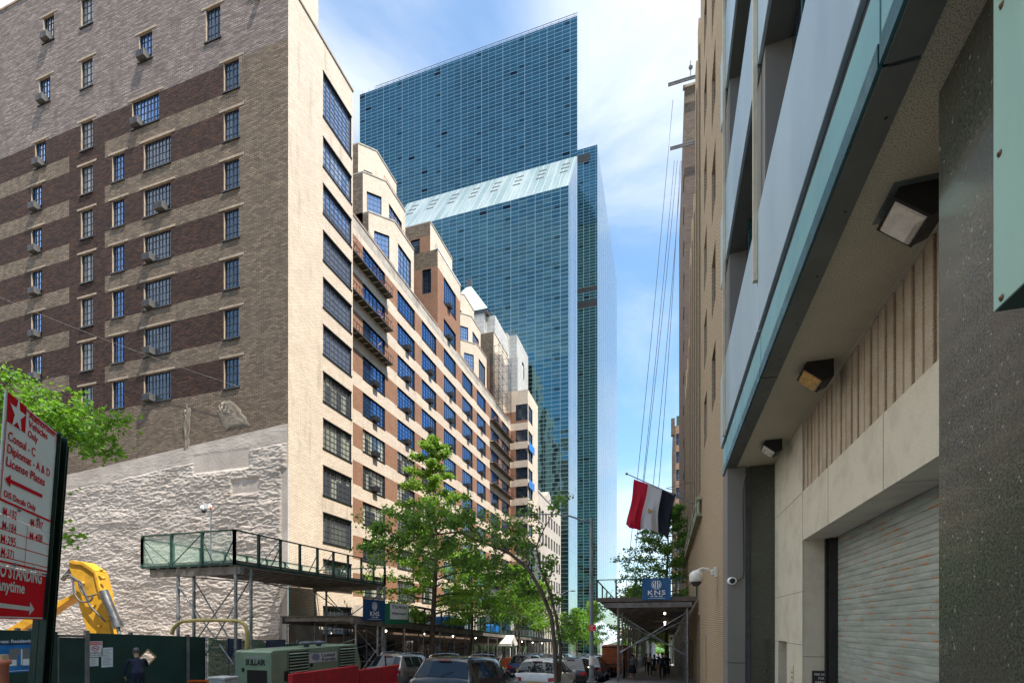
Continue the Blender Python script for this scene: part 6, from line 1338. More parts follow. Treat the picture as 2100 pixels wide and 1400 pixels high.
for s_, f, cap, w_ in (('337 East 44th Street', 0.70, 0.20, 0.84), ('KNS Building Restoration', 0.30, 0.15, 0.78)):
    me_ = text_me(s_, cap/0.7, 1, 0.004); xs = [v.co.x for v in me_.vertices]; k = (yy1-yy0)*w_/(max(xs)-min(xs))
    for v in me_.vertices: v.co.x *= k
    b.mesh(me_, plane_M((LX1+0.105, yy0+(yy1-yy0)*0.08, zz0+hh*f), (0, 1, 0), (0, 0, 1)))
b.build('lettering', NAVY, sg, True)
kns('contractor_banner', 'small far navy contractor banner near the tree, on the left shed', (LX1+0.08, tx(1038), z_(1048, 1291)), (0, 1, 0), tx(1046)-tx(1038)+1.0, 1.5, BNB)
b = MB(); b.box(LX1+0.06, LX1+0.09, tx(1048), tx(1056), z_(1052, 1292), z_(1052, 1271)); tag(b.build('white_notice', WHITE), 'white notice beside the far small navy banner on the left shed', 'notice')
for i, (px, w_) in enumerate(((922, 3.5), (1020, 1.6))):
    y = tx(px); b = MB(); b.sbox(LX1-1.2, LX1-0.15, y, y+w_, 3.51, 4.3); o = b.build('tarpaulin_bundle', MATS['blue_tarpaulin'], bevel=0.12); tag(o, ['large bright blue tarpaulin bundle on the left shed roof', 'small bright blue tarpaulin bundle farther along the left shed roof'][i], 'tarpaulin', 'blue bundles on the shed roof')
# pale awning on two posts
aw = thing('entrance_awning', 'pale scalloped entrance awning on two thin white posts under the left shed', 'awning', (-15, 52, ground(52))); b = MB(); y = on_x(1040, 1300, -15).y; g = ground(y)+0.3
b.add([(-18.5, y, g+2.2), (-14.6, y, g+2.2), (-14.6, y+2.2, g+2.2), (-18.5, y+2.2, g+2.2), (-18.5, y+1.1, g+3.0), (-14.6, y+1.1, g+3.0)], [(0, 1, 5, 4), (2, 3, 4, 5), (1, 2, 5), (3, 0, 4)]); b.box(-18.5, -14.58, y-0.02, y, g+1.95, g+2.2); b.box(-14.6, -14.57, y, y+2.2, g+1.95, g+2.2); b.build('canvas', pm('awning_canvas', (0.55, 0.54, 0.50), 0.8), aw, True)
b = MB(); b.tube((-14.7, y+0.05, g-0.3), (-14.7, y+0.05, g+2.1), 0.04, 6); b.build('post', WHITE, aw, True); b = MB(); b.tube((-14.7, y+2.1, g-0.3), (-14.7, y+2.1, g+2.1), 0.04, 6); b.build('post', WHITE, aw, True)

# the right-hand shed
rs = thing('sidewalk_shed', 'dark sidewalk shed with crossed scaffold tubes and a bright blue banner, right pavement', 'sidewalk shed', (-1, 60, ground(60)))
RX0, RX1, RY0, RY1 = -3.95, 1.7, 30.2, 150.0; HG = 4.45; b = MB(); seg = 40
for i in range(seg):
    y0, y1 = RY0+(RY1-RY0)*i/seg, RY0+(RY1-RY0)*(i+1)/seg; b.sbox(RX0, RX1, y0, y1, HG+0.46, HG+0.54, mi=1)
    b.sbox(RX0+0.9, RX1-0.3, y0+0.02, y0+0.20, HG+0.02, HG+0.30, mi=0); b.sbox(RX0+0.3, RX1-0.05, y0+1.5, y0+1.6, HG+0.31, HG+0.45, mi=0)
    for x in (RX0+1.18, RX1-0.48): b.sbox(x-0.06, x+0.06, y0, y1, HG+0.31, HG+0.45, mi=0)
b.sbox(RX0+0.4, RX1-0.25, RY0-0.05, RY0+0.05, HG+0.0, HG+0.28, mi=0); b.sbox(RX0-0.02, RX1+0.02, RY0-0.06, RY0-0.01, HG+0.35, HG+0.6, mi=1)
b.build('deck', [STEELB, PLANK], rs, True)
g0 = ground(RY0); gh0, gh1 = HG+0.5, HG+1.68
parapet(rs, (RX0, RY0, g0), (RX1, RY0, g0), gh0, gh1, 5, brace=False); spar(rs, RX0, RY0, RY1, gh0, gh1, 46)
LXs = (-2.74, 1.22); y = RY0+0.3; i = 0; ylegs = []
while y < RY1-1: ylegs.append(y); y += 0.75 if i == 0 else 2.6; i += 1
for y in ylegs:
    for x in LXs: leg(rs, x, y, ground(y)+HG+0.02, 0.055)
b = BR(rs)
for j, y in enumerate(ylegs[:14]):
    if j < 2: b.tube((LXs[0], y, ground(y)+4.1-0.3*j), (LXs[1], y, ground(y)+1.6+0.1*j), 0.035, 8); b.tube((LXs[0], y, ground(y)+1.7+0.1*j), (LXs[1], y, ground(y)+4.2-0.35*j), 0.035, 8)
    elif j % 2 == 0:
        for x in LXs: b.tube((x, y, ground(y)+3.9), (x, ylegs[j+1], ground(y)+1.8), 0.025, 6); b.tube((x, y, ground(y)+1.8), (x, ylegs[j+1], ground(y)+3.9), 0.025, 6)
pass
y = RY0+1.0; k = 0
while y < 80: b = MB(); z = ground(y)+HG-0.28; b.sphere((-0.05, y, z), 0.07 if k else 0.06); b.build('lamp_bulb', BULB, rs, True); y += 4.2 if k else 9; k += 1
A = on_y(1317, 1230, RY0-0.08); Bn = on_y(1376, 1184, RY0-0.08); kns('contractor_banner', 'bright blue contractor banner with a white tower logo above the right hand pavement shed', (A.x, RY0-0.12, A.z), (1, 0, 0), Bn.x-A.x, Bn.z-A.z, BNR)
# ---------------------------------------------------------------- compressor, barriers
PGRN = pm('faded_green_enamel', (0.20, 0.28, 0.185), 0.45, var=0.10, scale=1.5, dirt=((0.11, 0.16, 0.12), 0.5))
XC = -13.0
def cy(px): return on_x(px, 1000, XC).y
def cz(px, py): return on_x(px, py, XC).z
cmp_ = thing('air_compressor', 'pale green towable air compressor with louvred panels behind the red barriers', 'compressor', (XC-0.9, 15.8, road(15.8)))
ZC1, ZC0 = -0.86, -2.32; y0, y1 = cy(556), cy(741); WC = 1.58; b = MB()
prof = [(y0, ZC0), (y1-0.25, ZC0), (y1+0.0, ZC0+0.55), (y1-0.35, ZC1+0.05), (y0+0.12, ZC1), (y0, ZC1-0.06)]
vs = [(XC, y, z) for y, z in prof]+[(XC-WC, y, z) for y, z in prof]; n = len(prof); b.add(vs, [tuple(range(n)), tuple(reversed(range(n, 2*n)))]+[(i, i+n, (i+1) % n+n, (i+1) % n) for i in range(n)], 0)
b.build('body', PGRN, cmp_, True, bevel=0.03)
for a, c, p, q in ((592, 632, 1334, 1401), (696, 728, 1325, 1385)):
    b = MB(); ya1, yb1 = cy(a), cy(c); zt1, zb1 = cz((a+c)/2, p), cz((a+c)/2, q); b.quad((XC+0.006, ya1, zb1), (XC+0.006, yb1, zb1), (XC+0.006, yb1, zt1), (XC+0.006, ya1, zt1), 1); k = 11
    for i in range(k): z = zb1+(zt1-zb1)*(i+0.2)/k; b.add([(XC+0.01, ya1, z+0.03), (XC+0.01, yb1, z+0.03), (XC+0.05, yb1, z), (XC+0.05, ya1, z), (XC+0.05, ya1, z-0.012), (XC+0.05, yb1, z-0.012)], [(0, 3, 2, 1), (3, 4, 5, 2)], 0)
    b.build('louvre', [PGRN, BLACK], cmp_, True)
b = MB()
for px in (590, 633, 694): y = cy(px); b.box(XC, XC+0.006, y-0.008, y+0.008, ZC0+0.02, ZC1-0.06)
ex_ = lambda px: on_y(px, 1350, y0).x; ez_ = lambda py: on_y(520, py, y0).z; b.box(ex_(507), ex_(548), y0-0.008, y0-0.001, -2.25, ez_(1373)); b.box(ex_(497), ex_(501), y0-0.03, y0, ez_(1377), ez_(1369)); b.box(XC, XC+0.03, cy(583), cy(590), cz(586, 1395), cz(586, 1375)); b.box(XC, XC+0.03, cy(635)+0.03, cy(639)+0.05, cz(637, 1366), cz(637, 1359))
b.build('panel_gaps', BLACK, cmp_, True)
b = MB(); b.box(XC+0.006, XC+0.012, cy(633.5), cy(690), cz(662, 1356), cz(662, 1337)); pl = b.build('rental_plate', pm('silver_plate', (0.50, 0.52, 0.50), 0.4), cmp_, True)
def ctext(mb, s, x0, x1, py, cap, mi=0, bold=0.004, d=0.016):
    a, c = cy(x0), cy(x1); me_ = text_me(s, cap/0.7, 1, bold); xs = [v.co.x for v in me_.vertices]; k = (c-a)/(max(xs)-min(xs)); mn = min(xs)
    for v in me_.vertices: v.co.x = (v.co.x-mn)*k
    mb.mesh(me_, plane_M((XC+d, a, cz((x0+x1)/2, py)), (0, 1, 0), (0, 0, 1)), mi)
b = MB(); me_ = text_me('SULLAIR', 0.19/0.7, 1, 0.010); xs = [v.co.x for v in me_.vertices]; k_ = (ex_(545)-ex_(504))/(max(xs)-min(xs))
for v in me_.vertices: v.co.x = (v.co.x-min(xs))*k_
b.mesh(me_, plane_M((ex_(504), y0-0.012, ez_(1362.5)), (1, 0, 0), (0, 0, 1)))
b.box(ex_(508), ex_(536), y0-0.006, y0-0.002, ez_(1349.5), ez_(1346), 2)
ctext(b, 'SULLAIR', 648, 690, 1380, 0.17, bold=0.010); ctext(b, 'United', 659, 686, 1344.5, 0.12, 1); ctext(b, 'Rentals', 660, 688, 1353, 0.12, 1)
yc_, zc_ = cy(645), cz(645, 1346.5)
for dy in (0, 0.11): b.add([(XC+0.014+dy*0.02, yc_+dy+0.17*cos(2*pi*k/20), zc_+0.13*sin(2*pi*k/20)) for k in range(20)], [tuple(range(20))], 2 if dy == 0 else 3)
for k, px in enumerate((638,)):
    for j in range(3): y = cy(px+2); z = cz(px, 1380)-j*0.14+0.02; b.add([(XC+0.012, y-0.05, z-0.04), (XC+0.012, y+0.05, z-0.04), (XC+0.012, y, z+0.05)], [(0, 1, 2)], 4)
b.build('lettering', [BLACK, NAVY, pm('plate_grey', (0.24, 0.25, 0.27), 0.4), pm('plate_blue', (0.20, 0.25, 0.36), 0.4), pm('pale_yellow_warning', (0.42, 0.42, 0.22), 0.5)], cmp_, True)
for px in (650, 675): b = MB(); q = Vector((XC-0.5, cy(px), ZC1+0.02)); b.lathe([(0.10, 0.0), (0.10, 0.10), (0.26, 0.12), (0.27, 0.17), (0.20, 0.22), (0.001, 0.24)], 20, 0, Matrix.Translation(q)); b.build('exhaust_cap', pm('cap_grey', (0.11, 0.12, 0.14), 0.5) if 'cap_grey' not in MATS else MATS['cap_grey'], cmp_, True)
for yy in (y0+1.3, y0+3.2): b = MB(); b.tube((XC-0.02, yy, road(yy)+0.36), (XC+0.05-0.25, yy, road(yy)+0.36), 0.36, 20); b.build('wheel', BLACK, cmp_, True)
b = MB(); b.box(XC-1.4, XC-0.2, y0+0.5, y1-0.6, ZC0-0.16, ZC0-0.002); b.bar((XC-0.9, y0+0.4, ZC0-0.1), (XC-0.9, y0-1.4, ZC0-0.15), 0.12, 0.12); b.build('chassis', BLACK, cmp_, True)
REDP = pm('red_plastic', (0.42, 0.012, 0.02), 0.45, var=0.15, dirt=((0.20, 0.02, 0.02), 0.5)); ORGP = pm('orange_plastic', (0.72, 0.13, 0.015), 0.45, var=0.12)
def barrier(name, label, loc, rz, mat_, L=3.0, H=0.85, grp=None):
    t = thing(name, label, 'barrier', loc, rz, grp); b = MB(); P_ = [(-0.28, 0), (-0.28, 0.14), (-0.14, 0.34), (-0.09, H), (0.09, H), (0.14, 0.34), (0.28, 0.14), (0.28, 0)]
    vs = [(x, 0, z) for x, z in P_]+[(x, L, z) for x, z in P_]; n = 8; b.add(vs, [tuple(reversed(range(n))), tuple(range(n, 2*n))]+[(i, (i+1) % n, (i+1) % n+n, i+n) for i in range(n)], 0)
    for k in range(3): y = L*(0.2+0.3*k); b.box(-0.30, 0.30, y-0.14, y+0.14, 0.001, 0.16)
    b.build('shell', mat_, t, bevel=0.02); b = MB(); b.box(-0.05, 0.05, 0.25, 0.55, H, H+0.03); b.box(-0.05, 0.05, L-0.55, L-0.25, H, H+0.03); b.box(-0.04, 0.04, L, L+0.05, 0.2, H-0.1); b.build('connector', mat_, t); return t
for i, y in enumerate((13.2, 16.9)): barrier('plastic_barrier', ['long red plastic barrier at the bottom edge, in front of the pale green compressor', 'red plastic barrier farther off, next to the black car'][i], (-11.55, y, road(y)), 0.0, REDP, 3.6, 1.08, 'red barriers')
for i, (px, X, D0, lb_) in enumerate(((790, -13.4, 0, 'orange plastic barrier just behind the farther red one'), (905, -14.3, 0, 'bright orange plastic barrier behind the silver car, under the ginkgo'), (950, -14.3, 0, 'second orange plastic barrier to the right of the ginkgo trunk'), (1040, -14.4, 0, 'dull orange barrier by the pale entrance awning'), (1085, -14.4, 0, 'farthest dull orange barrier on the left kerb'))):
    y = on_x(px, 1330, X).y-1.5; barrier('plastic_barrier', lb_, (X, y, road(y)), 0.0, ORGP, 3.2, 1.05 if i == 0 else 1.15, 'orange barriers')
t = thing('road_work_sign', 'orange road work sign top with black lettering at the bottom edge, before the hoarding', 'sign', (-13.2, 9.9, ground(10)))
a_, c_ = at_d(385, 1393, 14.0), at_d(427, 1393, 14.5); b = MB(); U = (c_-a_).normalized(); hgt = 0.9
b.add([a_-Vector((0, 0, hgt)), c_-Vector((0, 0, hgt)), c_, a_], [(0, 1, 2, 3)]); b.build('panel', ORGP, t, True)
b = MB(); b.bar(a_+U*0.04+Vector((0.01, -0.02, -0.07)), c_-U*0.04+Vector((0.01, -0.02, -0.07)), 0.01, 0.03); b.tube(a_+U*0.28-Vector((0, 0, hgt)), Vector(((a_+U*0.28).x, (a_+U*0.28).y, ground(10))), 0.03, 6); b.build('stand', BLACK, t, True)
q = at_d(8, 1352, 11.5); t = thing('orange_barrel', 'orange post with a tan cap at the lower left corner, before the blue poster', 'traffic post', (q.x, q.y, ground(q.y))); b = MB()
b.lathe([(0.09, 0), (0.085, q.z-ground(q.y)-0.12), (0.13, q.z-ground(q.y)-0.11), (0.13, q.z-ground(q.y)-0.0), (0.001, q.z-ground(q.y)+0.01)], 16); b.build('post', pm('faded_orange', (0.48, 0.14, 0.07), 0.6), t)
b = MB(); b.box(-0.06, 0.06, -0.06, 0.06, q.z-ground(q.y)+0.012, q.z-ground(q.y)+0.12); b.build('cap', MATS['raw_plywood_edge'], t)

# ---------------------------------------------------------------- vehicles
CGL = None
m, t = newmat('car_glass'); p_ = finish(t, (0.010, 0.016, 0.022), 0.03, 0.0, spec=0.5, IOR=1.5); CGL = m
TYRE = pm('tyre_rubber', (0.02, 0.02, 0.02), 0.8); RIMM = pm('alloy_rim', (0.35, 0.35, 0.36), 0.3, 0.9); TAIL = pm('tail_light_red', (0.42, 0.008, 0.010), 0.15, var=0.2, scale=8); CHROME = pm('chrome_trim', (0.55, 0.55, 0.56), 0.15, 1.0)
def paint(name, c, metal=0.4): return pm(name, c, 0.3, metal, var=0.04, scale=1, bstr=0.0, Coat_Weight=0.6, Coat_Roughness=0.04)
def car(label, X, yrear, pnt, kind='suv', rz=0.0, rails=True, name='parked_car', W=0.94, H=1.68, L=4.7, grp='cars along the street', boxy=False, taxi=False):
    t = thing(name, label, 'car', (X, yrear, road(yrear)), rz, grp); t.rotation_euler = (math.atan(-0.0525), 0, rz)
    s = H/1.68; l = L/4.7; tg = 0.26 if boxy else 0.42
    if kind == 'suv': S = [(0.0, .82, .45, .74, .80, .76), (.05, .88, .32, .98, .84, 1.00), (.13, .93, .26, 1.04, .80, 1.08), (.13+tg*.95, .94, .26, 1.06, .66, 1.58), (.30+tg, .94, .26, 1.06, .645, 1.655), (1.6, .95, .24, 1.05, .66, 1.68), (2.6, .95, .24, 1.03, .655, 1.65), (2.95, .95, .25, 1.02, .64, 1.58), (3.62, .93, .26, 1.0, .74, 1.06), (4.3, .90, .28, .93, .74, .97), (4.6, .80, .34, .80, .66, .84), (4.7, .66, .42, .66, .56, .70)]
    else: S = [(0.0, .78, .45, .74, .74, .76), (.06, .86, .32, .92, .78, .94), (.45, .90, .25, .97, .76, 1.0), (.62, .91, .25, .97, .74, 1.02), (1.25, .92, .25, .96, .58, 1.38), (1.7, .92, .24, .95, .57, 1.44), (2.4, .92, .24, .94, .57, 1.42), (2.6, .92, .24, .94, .56, 1.37), (3.3, .91, .25, .93, .68, .98), (4.2, .88, .28, .84, .70, .88), (4.6, .78, .34, .72, .62, .76), (4.7, .64, .42, .62, .52, .65)]
    S = [(y*l, hb*W/0.94, zb*s, zs_*s, hr*W/0.94, zr*s) for y, hb, zb, zs_, hr, zr in S]
    def sec(q):
        y, hb, zb, zs_, hr, zr = q; h = [(hb*.90, zb), (hb, zb+(zs_-zb)*.25), (hb, zb+(zs_-zb)*.7), (hb*.965, zs_), (hr+(hb*.965-hr)*0.03, zr-(zr-zs_)*0.14), (hr*.90, zr-0.012), (hr*.5, zr+0.018)]
        return [(x, y, z) for x, z in h]+[(-x, y, z) for x, z in reversed(h)]
    R = [sec(q) for q in S]; n = len(R[0]); b = MB(); vs = [p for r_ in R for p in r_]
    fs = [(i*n+j, i*n+j+1, (i+1)*n+j+1, (i+1)*n+j) for i in range(len(R)-1) for j in range(n-1)]+[(i*n+n-1, i*n, (i+1)*n, (i+1)*n+n-1) for i in range(len(R)-1)]
    b.add(vs, fs, 0, True); b.add(R[0], [tuple(reversed(range(n)))], 0); b.add(R[-1], [tuple(range(n))], 0); bo = b.build('body', pnt, t); bo.data.polygons.foreach_set('use_smooth', [True]*len(bo.data.polygons))
    k0, k1, kw = (2, 3, 7) if kind == 'suv' else (3, 4, 7)
    V3 = lambda a: Vector(a)
    def lift(pts, d=0.008):
        c = [V3(p) for p in pts]; nn = (c[1]-c[0]).cross(c[3]-c[0]).normalized(); cen = sum(c, Vector())/4
        if nn.dot(cen-Vector((0, cen.y, 0.9*s))) < 0: nn = -nn
        return [p+nn*d for p in c]
    def inset(a, c_, d, e, u0, u1, v0, v1):
        P_ = lambda u, v: V3(a).lerp(V3(c_), u).lerp(V3(e).lerp(V3(d), u), v); return [P_(u0, v0), P_(u1, v0), P_(u1, v1), P_(u0, v1)]
    # rear and front glass
    for (ka, kb, u0, u1) in ((k0, k1, 0.04, 0.92), (kw+1, kw, 0.04, 0.95)):
        g = MB()
        A, Bq = R[ka], R[kb]
        for q_ in (5, 6, 7): g.add(lift(inset(A[q_], A[q_+1], Bq[q_+1], Bq[q_], 0, 1, u0, u1), 0.010), [(0, 1, 2, 3)])
        g.add(lift(inset(A[4], A[5], Bq[5], Bq[4], 0.3, 1.0, u0, u1), 0.010), [(0, 1, 2, 3)]); g.add(lift(inset(A[-5], A[-6], Bq[-6], Bq[-5], 0.3, 1.0, u0, u1), 0.010), [(0, 1, 2, 3)]); g.build('rear_window' if ka == k0 else 'windscreen', CGL, t)
    rng2 = range(k1, kw)
    ysp = [S[k1][0]+(S[kw][0]-S[k1][0])*f for f in (0.03, 0.30, 0.64, 0.98)]
    def side(y, sgn, v):
        for i in range(len(S)-1):
            if S[i][0] <= y <= S[i+1][0]+1e-6:
                f = (y-S[i][0])/(S[i+1][0]-S[i][0]); A = V3(R[i][3]).lerp(V3(R[i+1][3]), f); Bq = V3(R[i][4]).lerp(V3(R[i+1][4]), f); p = A.lerp(Bq, v); p.x = (p.x+0.008)*sgn; return p
    for sgn in (-1, 1):
        g = MB()
        for a_, c_ in zip(ysp, ysp[1:]):
            m_ = 0.045; pts = [side(a_+m_, sgn, 0.06), side(c_-m_, sgn, 0.06), side(c_-m_, sgn, 0.93), side(a_+m_, sgn, 0.93)]; g.add(pts, [(0, 1, 2, 3)])
        e0, e1 = ysp[-1], S[kw+1][0]-0.18*l; g.add([side(e0+0.03, sgn, 0.06), side(e1, sgn, 0.06), side(e0+0.25*l, sgn, 0.86), side(e0+0.03, sgn, 0.93)], [(0, 1, 2, 3)]); g.build('side_glass', CGL, t)
    for sgn in (-1, 1):
        g = MB(); zz = S[1][3]; x_ = S[1][1]; g.add([(sgn*x_*0.62, -0.012, zz-0.20), (sgn*(x_-0.0), 0.02, zz-0.22), (sgn*(x_+.012), 0.30, zz-0.14), (sgn*(x_+.012), 0.34, zz-0.03), (sgn*(x_-0.0), 0.03, zz-0.03), (sgn*x_*0.62, -0.004, zz-0.06)], [(0, 1, 4, 5), (1, 2, 3, 4)]); g.build('tail_light', TAIL, t)
        g = MB(); y_ = S[8][0]-0.45*l; M = Matrix.Translation((sgn*(S[8][1]+0.09), y_, S[8][3]+0.06)); g.sphere((0, 0, 0), 0.11, 0, 10, (1, 0.55, 0.75), M); g.bar((sgn*(S[8][1]-0.03), y_, S[8][3]), (sgn*(S[8][1]+0.07), y_, S[8][3]+0.03), 0.05, 0.05); g.build('mirror', pnt, t)
        if rails and kind == 'suv':
            g = MB(); x_ = sgn*S[5][4]*0.88; g.path([(x_, S[4][0]+0.05, S[4][5]), (x_, S[4][0]+0.25, S[4][5]+0.06), (x_, S[5][0], S[5][5]+0.075), (x_, S[6][0], S[6][5]+0.07), (x_, S[6][0]+0.2, S[6][5]-0.01)], 0.02, 6); g.build('roof_rail', CHROME, t)
        for yy in (0.86*l, 3.72*l):
            g = MB(); r_ = 0.345*s; x_ = sgn*S[5][1]; g.tube((x_-sgn*0.22, yy, r_), (x_+sgn*0.008, yy, r_), r_, 24); w2 = g.build('wheel', TYRE, t)
            g = MB(); g.tube((x_+sgn*0.006, yy, r_), (x_+sgn*0.016, yy, r_), r_*0.66, 18)
            for k in range(5): a_ = 2*pi*k/5; g.bar((x_+sgn*0.018, yy, r_), (x_+sgn*0.018, yy+r_*.6*cos(a_), r_+r_*.6*sin(a_)), 0.05, 0.012)
            q_ = g.build('rim', RIMM, w2)
    g = MB(); g.box(-0.26, 0.26, -0.018, -0.004, 0.62*s, 0.74*s); g.build('number_plate', pm('plate_yellow', (0.60, 0.42, 0.06), 0.5) if 'plate_yellow' not in MATS else MATS['plate_yellow'], t)
    g = MB(); g.box(-0.78*W/.94, 0.78*W/.94, -0.03, 0.08, 0.36*s, 0.52*s); g.build('rear_bumper', BLACK, t, bevel=0.02)
    if kind == 'suv':
        g = MB(); q1 = Vector(R[k1][6]); g.box(-0.20, 0.20, q1.y-0.11, q1.y-0.06, q1.z-0.03, q1.z-0.005); g.build('brake_light', TAIL, t)
        g = MB(); zz = (R[k0][5][2]); g.bar((-0.02, S[k0][0]-0.02, zz+0.10), (0.34, S[k0][0]+0.06, zz+0.22), 0.012, 0.012); g.build('wiper', BLACK, t)
    if taxi: g = MB(); g.box(-0.3, 0.3, S[5][0]-.1, S[5][0]+.1, S[5][5]+0.02, S[5][5]+0.16); g.build('roof_sign', WHITE, t, bevel=0.03)
    return t
P_BLK = paint('black_blue_paint', (0.004, 0.006, 0.010), 0.1); P_SIL = paint('silver_paint', (0.24, 0.24, 0.23), 0.6); P_WHT = paint('pearl_white_paint', (0.56, 0.56, 0.54), 0.1); P_DK = paint('dark_grey_paint', (0.012, 0.013, 0.016), 0.1); P_RED = paint('red_paint', (0.35, 0.012, 0.015)); P_NAVY = paint('navy_paint', (0.01, 0.018, 0.05)); P_YEL = paint('taxi_yellow', (0.62, 0.35, 0.02), 0.0); P_GRY = paint('grey_paint', (0.12, 0.12, 0.125))
cb = car('large black car with roof rails, nearest at the bottom edge', -6.05, 12.6, P_BLK, 'suv', 0.0, True, W=1.02, H=1.74, L=5.1, boxy=True)
car('silver grey car with a black roof rack beside the orange barriers, left kerb', -12.2, on_x(818, 1340, -12.2).y-1.5, P_SIL, 'suv', 0, True, H=1.72)
car('low bright red car half hidden behind the nearest black car', -10.2, 25.5, P_RED, 'sedan', 0, H=1.40)
yw = 19.0
car('pearl white car with slim red tail lights behind the near forked tree', -4.95, yw, P_WHT, 'suv', 0, False, H=1.62, W=0.94)
car('dark grey car with wide red tail lights, just left of the lamp post', -4.75, yw+6.3, P_DK, 'suv', 0, False, H=1.62)
car('dark navy car in the middle lane beyond the red one', -9.2, 31.5, P_NAVY, 'suv', 0, True, H=1.7)
car('black car in the middle lane, farther than the navy one', -8.9, 38.5, P_BLK, 'suv', 0, True, H=1.7)
car('grey car in the middle lane near the far end of the queue', -8.6, 46, P_GRY, 'sedan', 0, H=1.45)
car('white car farther along the right kerb, beyond the lamp post', -4.8, yw+13, P_GRY, 'suv', 0, True, H=1.66)['label'] = 'mid grey car on the right kerb, beyond the dark grey one'
car('black car with silver rails on the right kerb beside the handcart', -4.8, yw+19.5, P_DK, 'suv', 0, True, H=1.68)
car('small yellow taxi far down the street', -7.6, 70, P_YEL, 'sedan', 0, H=1.5, taxi=True)
for i, (x, y, p_, k_, lb_) in enumerate(((-4.8, 52, P_NAVY, 'suv', 'navy car on the right kerb beside the farther shed legs'), (-8.7, 54, P_DK, 'suv', 'dark car two ahead of the taxi in the middle lane'), (-12.2, 46, P_BLK, 'suv', 'black car parked at the left kerb near the awning'), (-12.2, 60, P_GRY, 'suv', 'grey car parked at the left kerb beyond the awning'), (-4.8, 64, P_SIL, 'suv', 'silver car far along the right kerb'), (-8.6, 84, P_WHT, 'suv', 'white car beyond the yellow taxi'), (-11.8, 78, P_NAVY, 'suv', 'farthest navy car at the left kerb'))): car(lb_, x, y, p_, k_, 0, True)

# ---------------------------------------------------------------- lamp post
LPX = on_x(1213, 1300, -3.35); lp = thing('street_lamp', 'tall grey street lamp post with a curved arm over the road', 'street lamp', (LPX.x, LPX.y, ground(LPX.y))); z0 = ground(LPX.y); LG = pm('grey_lamp_paint', (0.20, 0.235, 0.26), 0.5, 0.2, var=0.15)
ztop = on_x(1213, 1062, LPX.x).z; b = MB(); b.tube((LPX.x, LPX.y, z0+0.45), (LPX.x, LPX.y, ztop), 0.115, 16, 0, 0.075); b.build('pole', LG, lp, True)
b = MB(); b.prism([(LPX.x+0.24*cos(pi/4*k+pi/8), LPX.y+0.24*sin(pi/4*k+pi/8)) for k in range(8)], z0, z0+0.42); b.prism([(LPX.x+0.15*cos(pi/4*k+pi/8), LPX.y+0.15*sin(pi/4*k+pi/8)) for k in range(8)], z0+0.42, z0+0.52); b.build('base', LG, lp, True, bevel=0.01)
b = MB(); P_ = [on_y(px, py, LPX.y) for px, py in ((1213, 1072), (1196, 1067), (1170, 1058), (1145, 1054), (1118, 1054), (1100, 1054))]; b.path(P_, 0.045, 8, rf=lambda f: 0.05-0.02*f); b.build('arm', LG, lp, True)
b = MB(); a_, c_ = on_y(1103, 1054, LPX.y), on_y(1076, 1055, LPX.y); b.add([], []); M = Matrix.Translation((a_+c_)/2); L_ = (a_-c_).length; b.sphere((0, 0, 0), 1, 0, 14, (L_*0.52, 0.13, 0.06), M); b.build('lamp_head', LG, lp, True)
sg = thing('no_standing_sign', 'small red street sign with white lettering on the lamp post', 'sign', (LPX.x, LPX.y-0.13, on_y(1213, 1290, LPX.y).z)); a_, c_ = on_y(1207.5, 1293, LPX.y-0.13), on_y(1222, 1280, LPX.y-0.13)
b = MB(); b.box(a_.x, c_.x, LPX.y-0.135, LPX.y-0.12, a_.z, c_.z); b.build('plate', SIGNR, sg, True)
b = MB(); wd_ = c_.x-a_.x; ht_ = c_.z-a_.z
for s_, f, w2 in (('NO STANDING', 0.70, .82), ('Anytime', 0.45, .5)):
    me_ = text_me(s_, ht_*0.2/0.7, 1, 0.001); xs = [v.co.x for v in me_.vertices]; k = wd_*w2/(max(xs)-min(xs))
    for v in me_.vertices: v.co.x *= k
    b.mesh(me_, plane_M((a_.x+wd_*0.08, LPX.y-0.138, a_.z+ht_*f), (1, 0, 0), (0, 0, 1)))
b.box(a_.x+wd_*.1, a_.x+wd_*.85, LPX.y-0.139, LPX.y-0.137, a_.z+ht_*.17, a_.z+ht_*.24); b.build('lettering', WHITE, sg, True)
b = MB(); q = on_y(1210, 1353, LPX.y); b.lathe([(0.122, -0.22), (0.121, 0.22)], 16, 0, Matrix.Translation((LPX.x, LPX.y, q.z))); tag(b.build('sticker', WHITE), 'white paper sticker wrapped round the lamp post at car roof height', 'sticker')
lp2y = 70; l2 = thing('street_lamp', 'far street lamp with a thin curved arm, right of the beige office block', 'street lamp', (-14.2, lp2y, ground(lp2y))); b = MB(); P_ = [on_y(px, py, lp2y) for px, py in ((1144, 1345), (1144, 1265), (1146, 1235), (1153, 1216), (1165, 1211), (1175, 1211))]; b.path(P_, 0.05, 6, rf=lambda f: 0.08-0.04*f); b.build('pole', WHITE, l2, True); b = MB(); b.sphere(P_[-1], 0.3, 0, 10, (1.3, 0.4, 0.3)); b.build('lamp_head', LG, l2, True)

